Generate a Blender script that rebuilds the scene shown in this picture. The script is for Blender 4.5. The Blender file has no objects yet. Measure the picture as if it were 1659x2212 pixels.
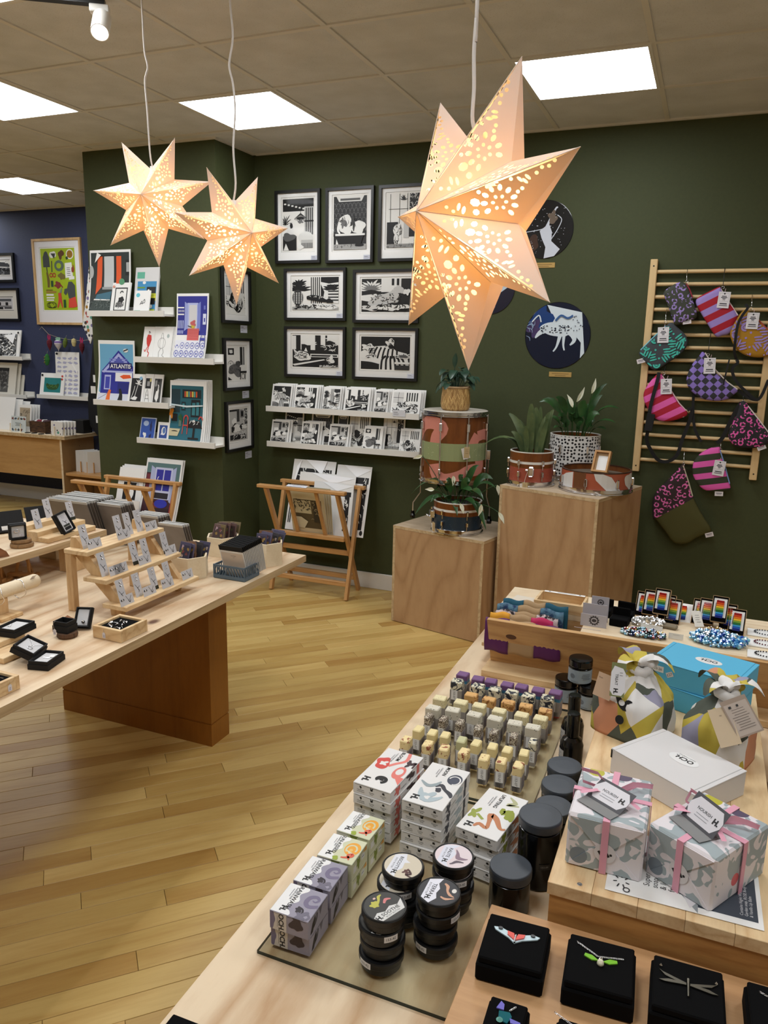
import bpy,bmesh,math,random
from mathutils import Vector,Matrix
from mathutils.geometry import tessellate_polygon
random.seed(7)
PI = math.pi
scene = bpy.context.scene
COL = scene.collection

# ---------------------------------------------------------------- camera, world, exposure
CAM_H,FPX,YAW,PITCH,ROLL = 1.688,1665.74,0.39080,0.21299,-0.02076
def cam_axes():
    cy,sy = math.cos(YAW),math.sin(YAW)
    fwd = Vector((-sy*math.cos(PITCH),cy*math.cos(PITCH),-math.sin(PITCH)))
    right = Vector((cy,sy,0)); down = fwd.cross(right)
    return (math.cos(ROLL)*right + math.sin(ROLL)*down,-math.sin(ROLL)*right + math.cos(ROLL)*down,fwd)
CR,CD,CF = cam_axes()
cam = bpy.data.cameras.new('camera'); camo = bpy.data.objects.new('camera',cam); COL.objects.link(camo)
camo.matrix_world = Matrix(((CR.x,-CD.x,-CF.x,0),(CR.y,-CD.y,-CF.y,0),(CR.z,-CD.z,-CF.z,CAM_H),(0,0,0,1)))
cam.sensor_width = 36; cam.sensor_fit = 'AUTO'; cam.lens = FPX*36/2212; cam.clip_start = 0.05
scene.camera = camo
world = bpy.data.worlds.new('world'); scene.world = world; world.use_nodes = True
world.node_tree.nodes['Background'].inputs[0].default_value = (0.9,0.95,1,1)
world.node_tree.nodes['Background'].inputs[1].default_value = 0.02
vs = scene.view_settings
vs.view_transform = 'Standard'; vs.look = 'None'; vs.exposure = 0.0; vs.gamma = 1.0; vs.use_curve_mapping = False
PANEL_STRENGTH = 14.0
STAR_STRENGTH = 26.0

def at(px,py,z=None,Y=None,X=None):
    """the point of the room, on a level, a depth or a side plane, that a reading taken off the photograph falls on"""
    d = CR*((px-829.5)/FPX) + CD*((py-1106)/FPX) + CF
    t = (z-CAM_H)/d.z if z is not None else (Y/d.y if Y is not None else X/d.x)
    return Vector((0,0,CAM_H)) + d*t

# ---------------------------------------------------------------- materials
def lin(c):
    return tuple(((x/255)/12.92 if x/255 <= 0.04045 else ((x/255+0.055)/1.055)**2.4) for x in c[:3]) + (1,)
MATS = {}
def mat(name,col=(200,200,200),rough=0.5,metal=0.0,spec=None,trans=0.0,ior=None,coat=0.0,emit=None,emit_s=0.0):
    if name in MATS: return MATS[name]
    m = bpy.data.materials.new(name); m.use_nodes = True
    b = m.node_tree.nodes['Principled BSDF']
    b.inputs['Base Color'].default_value = lin(col); b.inputs['Roughness'].default_value = rough
    b.inputs['Metallic'].default_value = metal
    if spec is not None: b.inputs['Specular IOR Level'].default_value = spec
    if trans: b.inputs['Transmission Weight'].default_value = trans
    if ior: b.inputs['IOR'].default_value = ior
    if coat: b.inputs['Coat Weight'].default_value = coat
    if emit: b.inputs['Emission Color'].default_value = lin(emit); b.inputs['Emission Strength'].default_value = emit_s
    m.diffuse_color = lin(col)
    MATS[name] = m
    return m
def ink(c,rough=0.55):
    return mat('ink_%02x%02x%02x' % tuple(int(v) for v in c),c,rough)
class NT:
    """small helper for node trees"""
    def __init__(s,name,rough=0.5,**kw):
        s.m = mat(name,rough=rough,**kw); s.t = s.m.node_tree; s.b = s.t.nodes['Principled BSDF']
    def n(s,typ,**kw):
        nd = s.t.nodes.new(typ)
        for k,v in kw.items(): setattr(nd,k,v)
        return nd
    def l(s,a,b): s.t.links.new(a,b)
    def coord(s,which='Object',scale=(1,1,1),rot=(0,0,0),rnd=False):
        tc = s.n('ShaderNodeTexCoord'); mp = s.n('ShaderNodeMapping')
        mp.inputs['Scale'].default_value = scale; mp.inputs['Rotation'].default_value = rot
        src = tc.outputs[which]
        if rnd:
            oi = s.n('ShaderNodeObjectInfo'); ml = s.n('ShaderNodeMath',operation='MULTIPLY'); ml.inputs[1].default_value = 37.0
            s.l(oi.outputs['Random'],ml.inputs[0]); ad = s.n('ShaderNodeVectorMath',operation='ADD')
            s.l(src,ad.inputs[0]); s.l(ml.outputs[0],ad.inputs[1]); src = ad.outputs[0]
        s.l(src,mp.inputs[0]); return mp.outputs[0]
    def noise(s,vec,scale=5,detail=3,rough=0.5,dist=0.0):
        nd = s.n('ShaderNodeTexNoise'); nd.inputs['Scale'].default_value = scale; nd.inputs['Detail'].default_value = detail
        nd.inputs['Roughness'].default_value = rough; nd.inputs['Distortion'].default_value = dist
        s.l(vec,nd.inputs['Vector']); return nd.outputs['Fac']
    def voro(s,vec,scale=5,feature='F1',rand=1.0):
        nd = s.n('ShaderNodeTexVoronoi',feature=feature); nd.inputs['Scale'].default_value = scale
        nd.inputs['Randomness'].default_value = rand
        s.l(vec,nd.inputs['Vector']); return nd
    def math(s,op,a,b=None,c=None):
        nd = s.n('ShaderNodeMath',operation=op)
        for i,v in enumerate((a,b,c)):
            if v is None: continue
            if isinstance(v,(int,float)): nd.inputs[i].default_value = v
            else: s.l(v,nd.inputs[i])
        return nd.outputs[0]
    def ramp(s,fac,stops,interp='LINEAR'):
        nd = s.n('ShaderNodeValToRGB'); cr = nd.color_ramp; cr.interpolation = interp
        while len(cr.elements) < len(stops): cr.elements.new(0.5)
        for e,(p,c) in zip(cr.elements,stops): e.position = p; e.color = lin(c)
        s.l(fac,nd.inputs[0]); return nd.outputs[0]
    def mix(s,fac,a,b,mode='MIX'):
        nd = s.n('ShaderNodeMix',data_type='RGBA',blend_type=mode)
        for i,v in ((0,fac),(6,a),(7,b)):
            if isinstance(v,(int,float)): nd.inputs[i].default_value = v
            elif isinstance(v,tuple): nd.inputs[i].default_value = lin(v)
            else: s.l(v,nd.inputs[i])
        return nd.outputs[2]
    def out(s,col): s.l(col,s.b.inputs['Base Color'])
    def bump(s,h,strength=0.2,dist=0.002):
        nd = s.n('ShaderNodeBump'); nd.inputs['Strength'].default_value = strength; nd.inputs['Distance'].default_value = dist
        s.l(h,nd.inputs['Height']); s.l(nd.outputs[0],s.b.inputs['Normal'])
def wood(name,light,dark,along='X',scale=1.0,rings=7.0,contrast=0.55,rough=0.5,knots=0.0,rnd=True,tint=0.0,stretch=7.0):
    if name in MATS: return MATS[name]
    g = NT(name,rough)
    st = {'X': (1,stretch,stretch),'Y': (stretch,1,stretch),'Z': (stretch,stretch,1)}[along]
    v = g.coord('Object',tuple(k*scale for k in st),rnd=rnd)
    big = g.noise(v,0.55,2,0.45,0.3)
    ring = g.math('FRACT',g.math('MULTIPLY',big,rings))
    tri = g.math('SUBTRACT',1.0,g.math('ABSOLUTE',g.math('SUBTRACT',g.math('MULTIPLY',ring,2.0),1.0)))
    line = g.math('POWER',tri,2.2)
    fine = g.noise(v,9,4,0.6)
    f = g.math('ADD',g.math('MULTIPLY',line,contrast),g.math('MULTIPLY',g.math('SUBTRACT',fine,0.45),0.9))
    c = g.ramp(f,[(0.0,light),(0.9,dark)])
    if tint:
        oi = g.n('ShaderNodeObjectInfo')
        k = g.ramp(oi.outputs['Random'],[(0.0,(255-tint*1.2,255-tint*1.7,255-tint*2.4)),(0.5,(255-tint*.5,255-tint*.6,255-tint*.9)),(1.0,(255,255,255))])
        c = g.mix(1.0,c,k,'MULTIPLY')
    if knots:
        kv = g.coord('Object',tuple(k*knots for k in {'X': (1,1.6,1.6),'Y': (1.6,1,1.6),'Z': (1.6,1.6,1)}[along]),rnd=rnd)
        d = g.voro(kv,1.0).outputs['Distance']
        c = g.mix(g.ramp(d,[(0.03,(255,255,255)),(0.075,(0,0,0))]),c,(96,62,40))
    g.out(c); g.bump(f,0.08,0.001)
    return g.m

M_WALL_GREEN = NT('wall_paint_olive',0.72)
_g = M_WALL_GREEN; _n = _g.noise(_g.coord(),60,3)
_g.out(_g.ramp(_n,[(0.3,(58,65,33)),(0.7,(62,69,36))])); _g.bump(_n,0.06,0.001); M_WALL_GREEN = _g.m
_g = NT('wall_paint_navy',0.7); _n = _g.noise(_g.coord(),60,3)
_g.out(_g.ramp(_n,[(0.3,(44,52,82)),(0.7,(48,56,87))])); _g.bump(_n,0.06,0.001); M_NAVY = _g.m
_g = NT('ceiling_tile_mineral',0.95); _v = _g.coord(rnd=True)
_n = _g.noise(_v,220,2); _n2 = _g.noise(_v,6,2)
_c = _g.ramp(_n,[(0.0,(150,152,154)),(0.33,(202,205,207)),(0.37,(215,218,222)),(1,(220,223,227))])
_g.out(_g.mix(1.0,_c,_g.ramp(_n2,[(0.3,(240,240,238)),(0.7,(255,255,255))]),'MULTIPLY')); M_TILE = _g.m
M_TEE = mat('ceiling_grid_white',(216,214,208),0.5)
M_WHITE = mat('white_painted_wood',(226,224,218),0.5)
M_PAPER = mat('white_paper',(240,240,238),0.6)
M_CARD = mat('white_card',(228,226,222),0.6)
M_BLACK = mat('black_frame',(14,14,15),0.4)
M_VELVET = mat('black_velvet_card',(9,9,10),0.9,spec=0.1)
M_BOXBLK = mat('black_card_box',(26,26,27),0.7,spec=0.3)
M_CHROME = mat('chrome',(225,225,228),0.12,1.0)
M_SILVER = mat('silver',(235,235,238),0.18,1.0)
M_GLASS = mat('clear_glass',(232,242,236),0.02,trans=1.0,ior=1.45)
M_GLOSSBLK = mat('black_gloss_plastic',(10,10,11),0.16)
M_LIDBLK = mat('black_satin_lid',(52,58,66),0.42)
M_TINBLK = mat('black_tin',(17,17,18),0.38)
M_STRAP = mat('black_webbing',(17,17,19),0.8)
M_KRAFT = mat('kraft_paper',(176,146,108),0.75)
M_FLOOR = wood('beech_floor',(216,186,118),(190,150,82),'X',1.0,5.0,0.45,0.36,tint=34,stretch=9)
M_PINE = wood('pine_ply_top',(226,204,172),(182,142,100),'Y',0.9,12.0,0.6,0.55,knots=2.1,rnd=False,stretch=5)
M_PINEX = wood('pine_board_x',(226,196,150),(190,146,96),'X',2.2,9.0,0.5,0.5,stretch=6)
M_PINEY = wood('pine_board_y',(230,202,158),(196,152,102),'Y',2.2,9.0,0.5,0.5,stretch=6)
M_PINEZ = wood('pine_board_z',(222,190,144),(186,142,94),'Z',2.2,9.0,0.5,0.5,stretch=6)
M_BIRCH = wood('pale_ply_box',(232,216,186),(212,190,154),'X',2.5,3.0,0.3,0.55)
M_PLYZ = wood('plinth_ply',(186,150,110),(160,122,84),'Z',1.1,12.0,0.55,0.5,stretch=3.4)
M_PLYTOP = wood('plinth_ply_top',(196,176,150),(170,146,116),'X',1.2,6.0,0.4,0.55)
M_LEG = wood('oak_panel_leg',(150,96,32),(124,76,22),'Z',1.0,5.0,0.35,0.4)
M_EDGE = wood('ply_edge',(206,182,142),(150,116,78),'Y',1.0,3.0,0.4,0.6,rnd=False,stretch=40)
M_RACK = wood('rack_beech',(196,148,92),(166,116,64),'Z',2.0,5.0,0.4,0.45)
M_RACKX = wood('rack_beech_x',(198,150,94),(168,118,66),'X',2.0,5.0,0.4,0.45)
M_BAMBOO = wood('pale_birch_rod',(226,196,146),(204,168,116),'X',2.0,4.0,0.3,0.45)
M_BAMBOOZ = wood('pale_birch_rail',(222,192,142),(200,164,112),'Z',2.0,4.0,0.3,0.45)

# ---------------------------------------------------------------- meshes
class MB:
    def __init__(s): s.v = []; s.f = []; s.m = []; s.s = []
    def add(s,verts,faces,m=0,M=None,smooth=False):
        o = len(s.v)
        for p in verts:
            p = Vector(p)
            s.v.append(M @ p if M is not None else p)
        for f in faces: s.f.append([o+i for i in f]); s.m.append(m); s.s.append(smooth)
        return s
    def box(s,x0,x1,y0,y1,z0,z1,m=0,M=None,ms=None):
        """ms: material per side (-x,+x,-y,+y,-z,+z)"""
        v = [(x0,y0,z0),(x1,y0,z0),(x1,y1,z0),(x0,y1,z0),(x0,y0,z1),(x1,y0,z1),(x1,y1,z1),(x0,y1,z1)]
        fs = [(0,4,7,3),(1,2,6,5),(0,1,5,4),(2,3,7,6),(0,3,2,1),(4,5,6,7)]
        for k,f in enumerate(fs):
            s.add([v[i] for i in f],[(0,1,2,3)],ms[k] if ms else m,M)
        return s
    def cbox(s,x0,x1,y0,y1,z0,z1,b=0.002,m=0,M=None):
        """box with chamfered edges"""
        v = []; 
        for z,i in ((z0,b),(z0+b,0),(z1-b,0),(z1,b)):
            a = b
            v += [(x0+i+a*0,y0+i+(a if i == 0 else 0),z),(x0+i+(a if i == 0 else 0),y0+i,z),(x1-i-(a if i == 0 else 0),y0+i,z),(x1-i,y0+i+(a if i == 0 else 0),z),
                  (x1-i,y1-i-(a if i == 0 else 0),z),(x1-i-(a if i == 0 else 0),y1-i,z),(x0+i+(a if i == 0 else 0),y1-i,z),(x0+i,y1-i-(a if i == 0 else 0),z)]
        fs = []
        for r in range(3):
            for k in range(8): fs.append((r*8+k,r*8+(k+1) % 8,r*8+8+(k+1) % 8,r*8+8+k))
        fs.append(tuple(range(7,-1,-1))); fs.append(tuple(range(24,32)))
        return s.add(v,fs,m,M)
    def ring(s,c,u,w,r,n): return [c + u*(r*math.cos(2*PI*k/n)) + w*(r*math.sin(2*PI*k/n)) for k in range(n)]
    def tube(s,pts,r,n=8,m=0,M=None,closed=False,smooth=True):
        pts = [Vector(p) for p in pts]; N = len(pts); rs = r if isinstance(r,(list,tuple)) else [r]*N
        v = []; prev = None
        for i,p in enumerate(pts):
            a = pts[(i-1) % N] if (closed or i > 0) else p; b = pts[(i+1) % N] if (closed or i < N-1) else p
            t = (b-a).normalized()
            if prev is None:
                u = t.cross(Vector((0,0,1)));
                if u.length < 1e-3: u = t.cross(Vector((0,1,0)))
            else: u = prev - t*prev.dot(t)
            u.normalize(); prev = u; w = t.cross(u)
            v += s.ring(p,u,w,rs[i],n)
        fs = []
        for i in range(N if closed else N-1):
            j = (i+1) % N
            for k in range(n): fs.append((i*n+k,i*n+(k+1) % n,j*n+(k+1) % n,j*n+k))
        s.add(v,fs,m,M,smooth)
        if not closed:
            s.add(v[:n],[tuple(range(n-1,-1,-1))],m,M); s.add(v[-n:],[tuple(range(n))],m,M)
        return s
    def cyl(s,p0,p1,r,n=16,m=0,M=None,smooth=True): return s.tube([p0,p1],r,n,m,M,smooth=smooth)
    def lathe(s,prof,n=24,m=0,M=None,smooth=True,c=(0,0),ms=None):
        v = []
        for r,z in prof: v += [(c[0]+r*math.cos(2*PI*k/n),c[1]+r*math.sin(2*PI*k/n),z) for k in range(n)]
        for i in range(len(prof)-1):
            mm = ms[i] if ms else m
            s.add(v[i*n:(i+2)*n],[(k,(k+1) % n,n+(k+1) % n,n+k) for k in range(n)],mm,M,smooth)
        return s
    def prism(s,poly,h0,h1,m=0,M=None,top=None):
        """poly in local xy, extruded along local z"""
        n = len(poly)
        a = [(p[0],p[1],h0) for p in poly]; b = [(p[0],p[1],h1) for p in poly]
        s.add(a+b,[(k,(k+1) % n,n+(k+1) % n,n+k) for k in range(n)],m,M)
        s.add(a,[tuple(range(n-1,-1,-1))],m,M); s.add(b,[tuple(range(n))],m if top is None else top,M)
        return s
    def bar(s,p0,p1,w,t,m=0,up=(0,0,1)):
        """rectangular bar between two points, w across (along up x axis), t along up"""
        p0,p1 = Vector(p0),Vector(p1); d = (p1-p0); L = d.length; d.normalize()
        x = Vector(up).cross(d)
        if x.length < 1e-4: x = Vector((1,0,0)).cross(d)
        x.normalize(); y = d.cross(x)
        v = [p + x*(w/2*a) + y*(t/2*b) for p in (p0,p1) for a,b in ((-1,-1),(1,-1),(1,1),(-1,1))]
        return s.add(v,[(3,2,1,0),(4,5,6,7),(0,1,5,4),(1,2,6,5),(2,3,7,6),(3,0,4,7)],m)
    def mesh(s,name,mats):
        me = bpy.data.meshes.new(name); me.from_pydata([tuple(p) for p in s.v],[],s.f)
        for m in (mats if isinstance(mats,(list,tuple)) else [mats]): me.materials.append(m)
        me.polygons.foreach_set('material_index',s.m); me.polygons.foreach_set('use_smooth',s.s)
        me.update(); return me
    def build(s,name,mats,parent=None,M=None,**kw):
        return link(name,s.mesh(name,mats),parent,M,**kw)
def link(name,me,parent=None,M=None,label=None,cat=None,group=None,kind=None):
    o = bpy.data.objects.new(name,me); COL.objects.link(o)
    if parent is not None: o.parent = parent
    if M is not None: o.matrix_local = M
    return tag(o,label,cat,group,kind)
def tag(o,label=None,cat=None,group=None,kind=None):
    if label: o['label'] = label
    if cat: o['category'] = cat
    if group: o['group'] = group
    if kind: o['kind'] = kind
    return o
def thing(name,label,cat,loc=(0,0,0),rz=0.0,group=None,M=None):
    o = bpy.data.objects.new(name,None); COL.objects.link(o); o.empty_display_size = 0.02
    o.matrix_local = M if M is not None else Matrix.Translation(Vector(loc)) @ Matrix.Rotation(rz,4,'Z')
    return tag(o,label,cat,group)
KIDS = {}
def kids(o): return [c for c in COL.objects if c.parent == o]
def copy_tree(o,ch=None):
    """ch: cached list [(child, [grandchildren])]"""
    c = o.copy(); COL.objects.link(c)
    for k,gs in ch:
        d = k.copy(); COL.objects.link(d); d.parent = c
        for g in gs:
            e = g.copy(); COL.objects.link(e); e.parent = d
    return c
def tree(o): return [(k,kids(k)) for k in kids(o)]
def T(x,y,z): return Matrix.Translation((x,y,z))
def RZ(a): return Matrix.Rotation(a,4,'Z')
def RX(a): return Matrix.Rotation(a,4,'X')
def RY(a): return Matrix.Rotation(a,4,'Y')
def basis(x,y,z,o=(0,0,0)):
    x,y,z,o = Vector(x),Vector(y),Vector(z),Vector(o)
    return Matrix(((x.x,y.x,z.x,o.x),(x.y,y.y,z.y,o.y),(x.z,y.z,z.z,o.z),(0,0,0,1)))
FACE = basis((1,0,0),(0,0,1),(0,-1,0))          # drawing plane stood up, looking towards -Y
SIDE = basis((0,1,0),(0,0,1),(1,0,0))           # drawing plane on a wall looking towards +X
READ = basis((0,-1,0),(1,0,0),(0,0,1))          # flat print read from the -X side

# ---------------------------------------------------------------- flat print (vector drawing)
GLYPH = {}
def glyphs(txt,bold=0.0):
    key = (txt,bold)
    if key in GLYPH: return GLYPH[key]
    cu = bpy.data.curves.new('type','FONT'); cu.body = txt; cu.size = 1.0; cu.resolution_u = 2; cu.offset = bold
    ob = bpy.data.objects.new('type',cu); COL.objects.link(ob)
    dg = bpy.context.evaluated_depsgraph_get()
    me = bpy.data.meshes.new_from_object(ob.evaluated_get(dg))
    tris = [[(me.vertices[i].co.x,me.vertices[i].co.y) for i in p.vertices] for p in me.polygons]
    xs = [p[0] for t in tris for p in t] or [0,1]
    bpy.data.objects.remove(ob); bpy.data.curves.remove(cu); bpy.data.meshes.remove(me)
    GLYPH[key] = (tris,min(xs),max(xs)); return GLYPH[key]
class Art:
    """layers of flat colour; origin at the centre, units metres times (w,h)"""
    def __init__(s,w=1.0,h=1.0,seed=0): s.w,s.h = w,h; s.L = []; s.k = 0; s.r = random.Random(seed)
    def poly(s,pts,c,up=True):
        if up: s.k += 1
        s.L.append(([(x*s.w,y*s.h) for x,y in pts],c,s.k)); return s
    def rect(s,x0,y0,x1,y1,c): return s.poly([(x0,y0),(x1,y0),(x1,y1),(x0,y1)],c)
    def ell(s,cx,cy,rx,ry,c,n=20,rot=0.0):
        ca,sa = math.cos(rot),math.sin(rot)
        return s.poly([(cx + rx*math.cos(2*PI*k/n)*ca - ry*math.sin(2*PI*k/n)*sa,cy + rx*math.cos(2*PI*k/n)*sa + ry*math.sin(2*PI*k/n)*ca) for k in range(n)],c)
    def blob(s,cx,cy,rx,ry,c,wob=0.35,n=26,lobes=None):
        a = [s.r.uniform(-1,1) for _ in range(4)]; ph = [s.r.uniform(0,6.3) for _ in range(4)]
        pts = []
        for k in range(n):
            t = 2*PI*k/n; q = 1 + wob*sum(a[j]*math.sin((j+2)*t+ph[j]) for j in range(4))*0.5
            q = max(0.35,q)
            pts.append((cx+rx*q*math.cos(t),cy+ry*q*math.sin(t)))
        return s.poly(pts,c)
    def stroke(s,pts,w,c,up=True):
        """ribbon along a polyline, width w (in x units), drawn as quads in one layer"""
        if up: s.k += 1
        asp = s.w/s.h
        L,R = [],[]
        for i,(x,y) in enumerate(pts):
            a = pts[max(0,i-1)]; b = pts[min(len(pts)-1,i+1)]
            dx,dy = (b[0]-a[0])*s.w,(b[1]-a[1])*s.h; q = math.hypot(dx,dy) or 1
            ww = (w[i] if isinstance(w,(list,tuple)) else w)/2
            L.append((x-dy/q*ww,y+dx/q*ww*asp)); R.append((x+dy/q*ww,y-dx/q*ww*asp))
        for i in range(len(pts)-1):
            s.poly([R[i],R[i+1],L[i+1],L[i]],c,up=False)
        return s
    def line(s,x0,y0,x1,y1,w,c): return s.stroke([(x0,y0),(x1,y1)],w,c)
    def arc(s,cx,cy,rx,ry,a0,a1,w,c,n=14,spiral=0.0):
        return s.stroke([(cx+(rx*(1-spiral*k/n))*math.cos(a0+(a1-a0)*k/n),cy+(ry*(1-spiral*k/n))*math.sin(a0+(a1-a0)*k/n)) for k in range(n+1)],w,c)
    def text(s,txt,cx,cy,size,c,bold=0.0,rot=0.0,align='c',sx=1.0):
        """size and place in metres relative to unit w/h: cx,cy in art units, size in metres"""
        tris,x0,x1 = glyphs(txt,bold); s.k += 1
        off = {'c': (x0+x1)/2,'l': x0,'r': x1}[align]; ca,sa = math.cos(rot),math.sin(rot)
        for t in tris:
            pts = []
            for x,y in t:
                X,Y = (x-off)*size*sx,(y-0.34)*size
                pts.append((cx*s.w + X*ca-Y*sa,cy*s.h + X*sa+Y*ca))
            s.L.append((pts,c,s.k))
        return s
    def lines(s,cx,cy,w,n,dy,c,h=0.012):
        for k in range(n): s.rect(cx-w/2*s.r.uniform(.6,1),cy-k*dy,cx+w/2*s.r.uniform(.6,1),cy-k*dy+h,c)
        return s
    def clip(s,inside):
        s.L = [l for l in s.L if inside(l[0])]; return s
    def mesh(s,name,step=0.00012,base=0.0,bend=None,cuts=10,M=None):
        cols = []; mb = MB()
        for pts,c,k in s.L:
            if c not in cols: cols.append(c)
            z = base + k*step
            if len(pts) > 4:
                tri = tessellate_polygon([[Vector((p[0],p[1],0)) for p in pts]])
                fs = [tuple(t) for t in tri]
            else: fs = [tuple(range(len(pts)))]
            o = len(mb.v)
            mb.add([(p[0],p[1],z) for p in pts],fs,cols.index(c))
            for i in range(len(mb.f)-len(fs),len(mb.f)):
                f = mb.f[i]; a,b,d = mb.v[f[0]],mb.v[f[1]],mb.v[f[2]]
                if (b-a).cross(d-a).z < 0: mb.f[i] = f[::-1]
        me = mb.mesh(name,[ink(c) if isinstance(c,tuple) else c for c in cols] or [M_PAPER])
        if bend:
            bm = bmesh.new(); bm.from_mesh(me); H = s.h
            for k in range(1,cuts):
                y = -H/2 + H*k/cuts
                bmesh.ops.bisect_plane(bm,geom=bm.verts[:]+bm.edges[:]+bm.faces[:],plane_co=(0,y,0),plane_no=(0,1,0),dist=1e-6)
            for v in bm.verts: v.co.z += bend(v.co.y)
            bm.to_mesh(me); bm.free()
        if M is not None: me.transform(M)
        return me
    def build(s,name,parent=None,M=None,**kw):
        lab = {k: kw.pop(k) for k in ('label','cat','group','kind') if k in kw}
        return link(name,s.mesh(name,**kw),parent,M,**lab)
_pst = Art.stroke
def _smooth_stroke(s,pts,w,c,up=True):
    if len(pts) > 2 and up:
        N = len(pts); ws = w if isinstance(w,(list,tuple)) else [w]*N; S,WS = [],[]
        for i in range(N-1):
            p0,p1,p2,p3 = pts[max(0,i-1)],pts[i],pts[i+1],pts[min(N-1,i+2)]
            for k in range(4):
                t = k/4; S.append(tuple(.5*((2*p1[j])+(p2[j]-p0[j])*t+(2*p0[j]-5*p1[j]+4*p2[j]-p3[j])*t*t+(3*p1[j]-p0[j]-3*p2[j]+p3[j])*t**3) for j in (0,1))); WS.append(ws[i]+(ws[i+1]-ws[i])*t)
        S.append(tuple(pts[-1])); WS.append(ws[-1]); return _pst(s,S,WS,c,up)
    return _pst(s,pts,w,c,up)
Art.stroke = _smooth_stroke
K,W = (16,16,18),(236,236,233)
def struct(name,mb,mats,parent=None): return mb.build(name,mats,parent,kind='structure')
# ---------------------------------------------------------------- the room
CEIL,WY,PX0,PX1,PY,NY = 2.921,4.82,-4.046,-2.987,4.36,6.07
XL,XR,YF = -8.6,2.6,-3.4
GX,GY = -3.3517,3.0442
struct('wall_back',MB().box(PX1,XR+.1,WY,WY+.1,0,CEIL+.1),M_WALL_GREEN)
struct('wall_column',MB().box(PX0,PX1,PY,NY,0,CEIL+.1),M_WALL_GREEN)
struct('wall_far',MB().box(XL-.1,PX0,NY,NY+.1,0,CEIL+.1),M_NAVY)
M_PLAIN = mat('plain_wall_paint',(205,200,188),0.8)
struct('wall_left',MB().box(XL-.1,XL,YF,NY,0,CEIL+.1),M_NAVY)
struct('wall_right',MB().box(XR,XR+.1,YF,WY,0,CEIL+.1),M_PLAIN)
struct('wall_front',MB().box(XL-.1,XR+.1,YF-.1,YF,0,CEIL+.1),M_PLAIN)
struct('baseboard_back',MB().cbox(PX1,XR,WY-.016,WY,0,.115,.004),M_WHITE)
struct('baseboard_column',MB().cbox(PX1,PX1+.016,PY+.001,WY-.017,0,.115,.004),M_WHITE)
struct('baseboard_far',MB().cbox(XL,PX0-.02,NY-.016,NY,0,.14,.004),M_WHITE)
struct('trim_1',MB().box(PX1+.02,XR,WY-.02,WY,CEIL-.004,CEIL+.014),M_TEE)
struct('trim_2',MB().box(PX0,PX1+.02,PY-.02,PY,CEIL-.004,CEIL+.014),M_TEE)
struct('trim_3',MB().box(PX1,PX1+.02,PY+.001,WY-.021,CEIL-.004,CEIL+.014),M_TEE)
struct('trim_4',MB().box(XL,PX0-.001,NY-.02,NY,CEIL-.004,CEIL+.014),M_TEE)
# ceiling: a slab with lay-in tiles and tees below it
ceiling = struct('ceiling',MB().box(XL,XR,YF,NY,CEIL+.05,CEIL+.1),M_TEE)
LIGHTS = [(1,1),(4,1),(-1,0),(-4,3),(1,-2),(4,-2),(-2,-3),(-4,0),(1,-5),(4,-5),(-2,-6),(7,-2),(7,-5),(-5,-3),(-7,1),(-7,4)]
tile_me = MB().box(-.291,.291,-.291,.291,0,.015).box(-.298,.298,-.298,.298,.004,.015).mesh('ceiling_tile',M_TILE)
slab = MB()
for i in range(-9,10):
    for j in range(-11,6):
        if (i,j) in LIGHTS: continue
        x0,y0 = GX+i*.6,GY+j*.6; x1,y1 = x0+.6,y0+.6; cx = x0+.3
        if x1 < XL or x0 > XR: continue
        if cx > PX1+.01:
            if y0 > WY-.05: continue
            y1 = min(y1,WY)
        elif cx > PX0:
            if y0 > PY-.05: continue
            y1 = min(y1,PY)
        elif y0 > NY-.05: continue
        else: y1 = min(y1,NY)
        x0,x1 = max(x0,XL),min(x1,XR); y0 = max(y0,YF)
        if j < -3 or i < -7 or i > 7:
            if y1 > y0: slab.box(x0,x1,y0,y1,CEIL+.007,CEIL+.02)
        else:
            sx,sy = (x1-x0)/.6,(y1-y0)/.6
            link('ceiling_tile',tile_me,ceiling,T((x0+x1)/2,(y0+y1)/2,CEIL+.006) @ Matrix.Diagonal((sx,sy,1,1)),kind='structure')
slab.box(PX1+.001,GX+.6,PY-.1,WY,CEIL+.007,CEIL+.02)
slab.build('unseen_tiles',M_TILE,ceiling,kind='structure')
for i in range(-8,10):
    x = GX+i*.6
    if not XL < x < XR: continue
    y1 = WY if x > PX1 else (PY if x > PX0 else NY)
    struct('grid_bar',MB().box(x-.012,x+.012,YF,y1,CEIL,CEIL+.03),M_TEE,ceiling)
for j in range(-10,6):
    y = GY+j*.6; x1 = XR if y < PY else (XR if y < WY else PX0)
    if y < PY: struct('grid_bar',MB().box(XL,XR,y-.012,y+.012,CEIL-.0006,CEIL+.028),M_TEE,ceiling)
    else:
        struct('grid_bar',MB().box(XL,PX0,y-.012,y+.012,CEIL-.0006,CEIL+.028),M_TEE,ceiling)
        if y < WY: struct('grid_bar',MB().box(PX1,XR,y-.012,y+.012,CEIL-.0006,CEIL+.028),M_TEE,ceiling)
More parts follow.
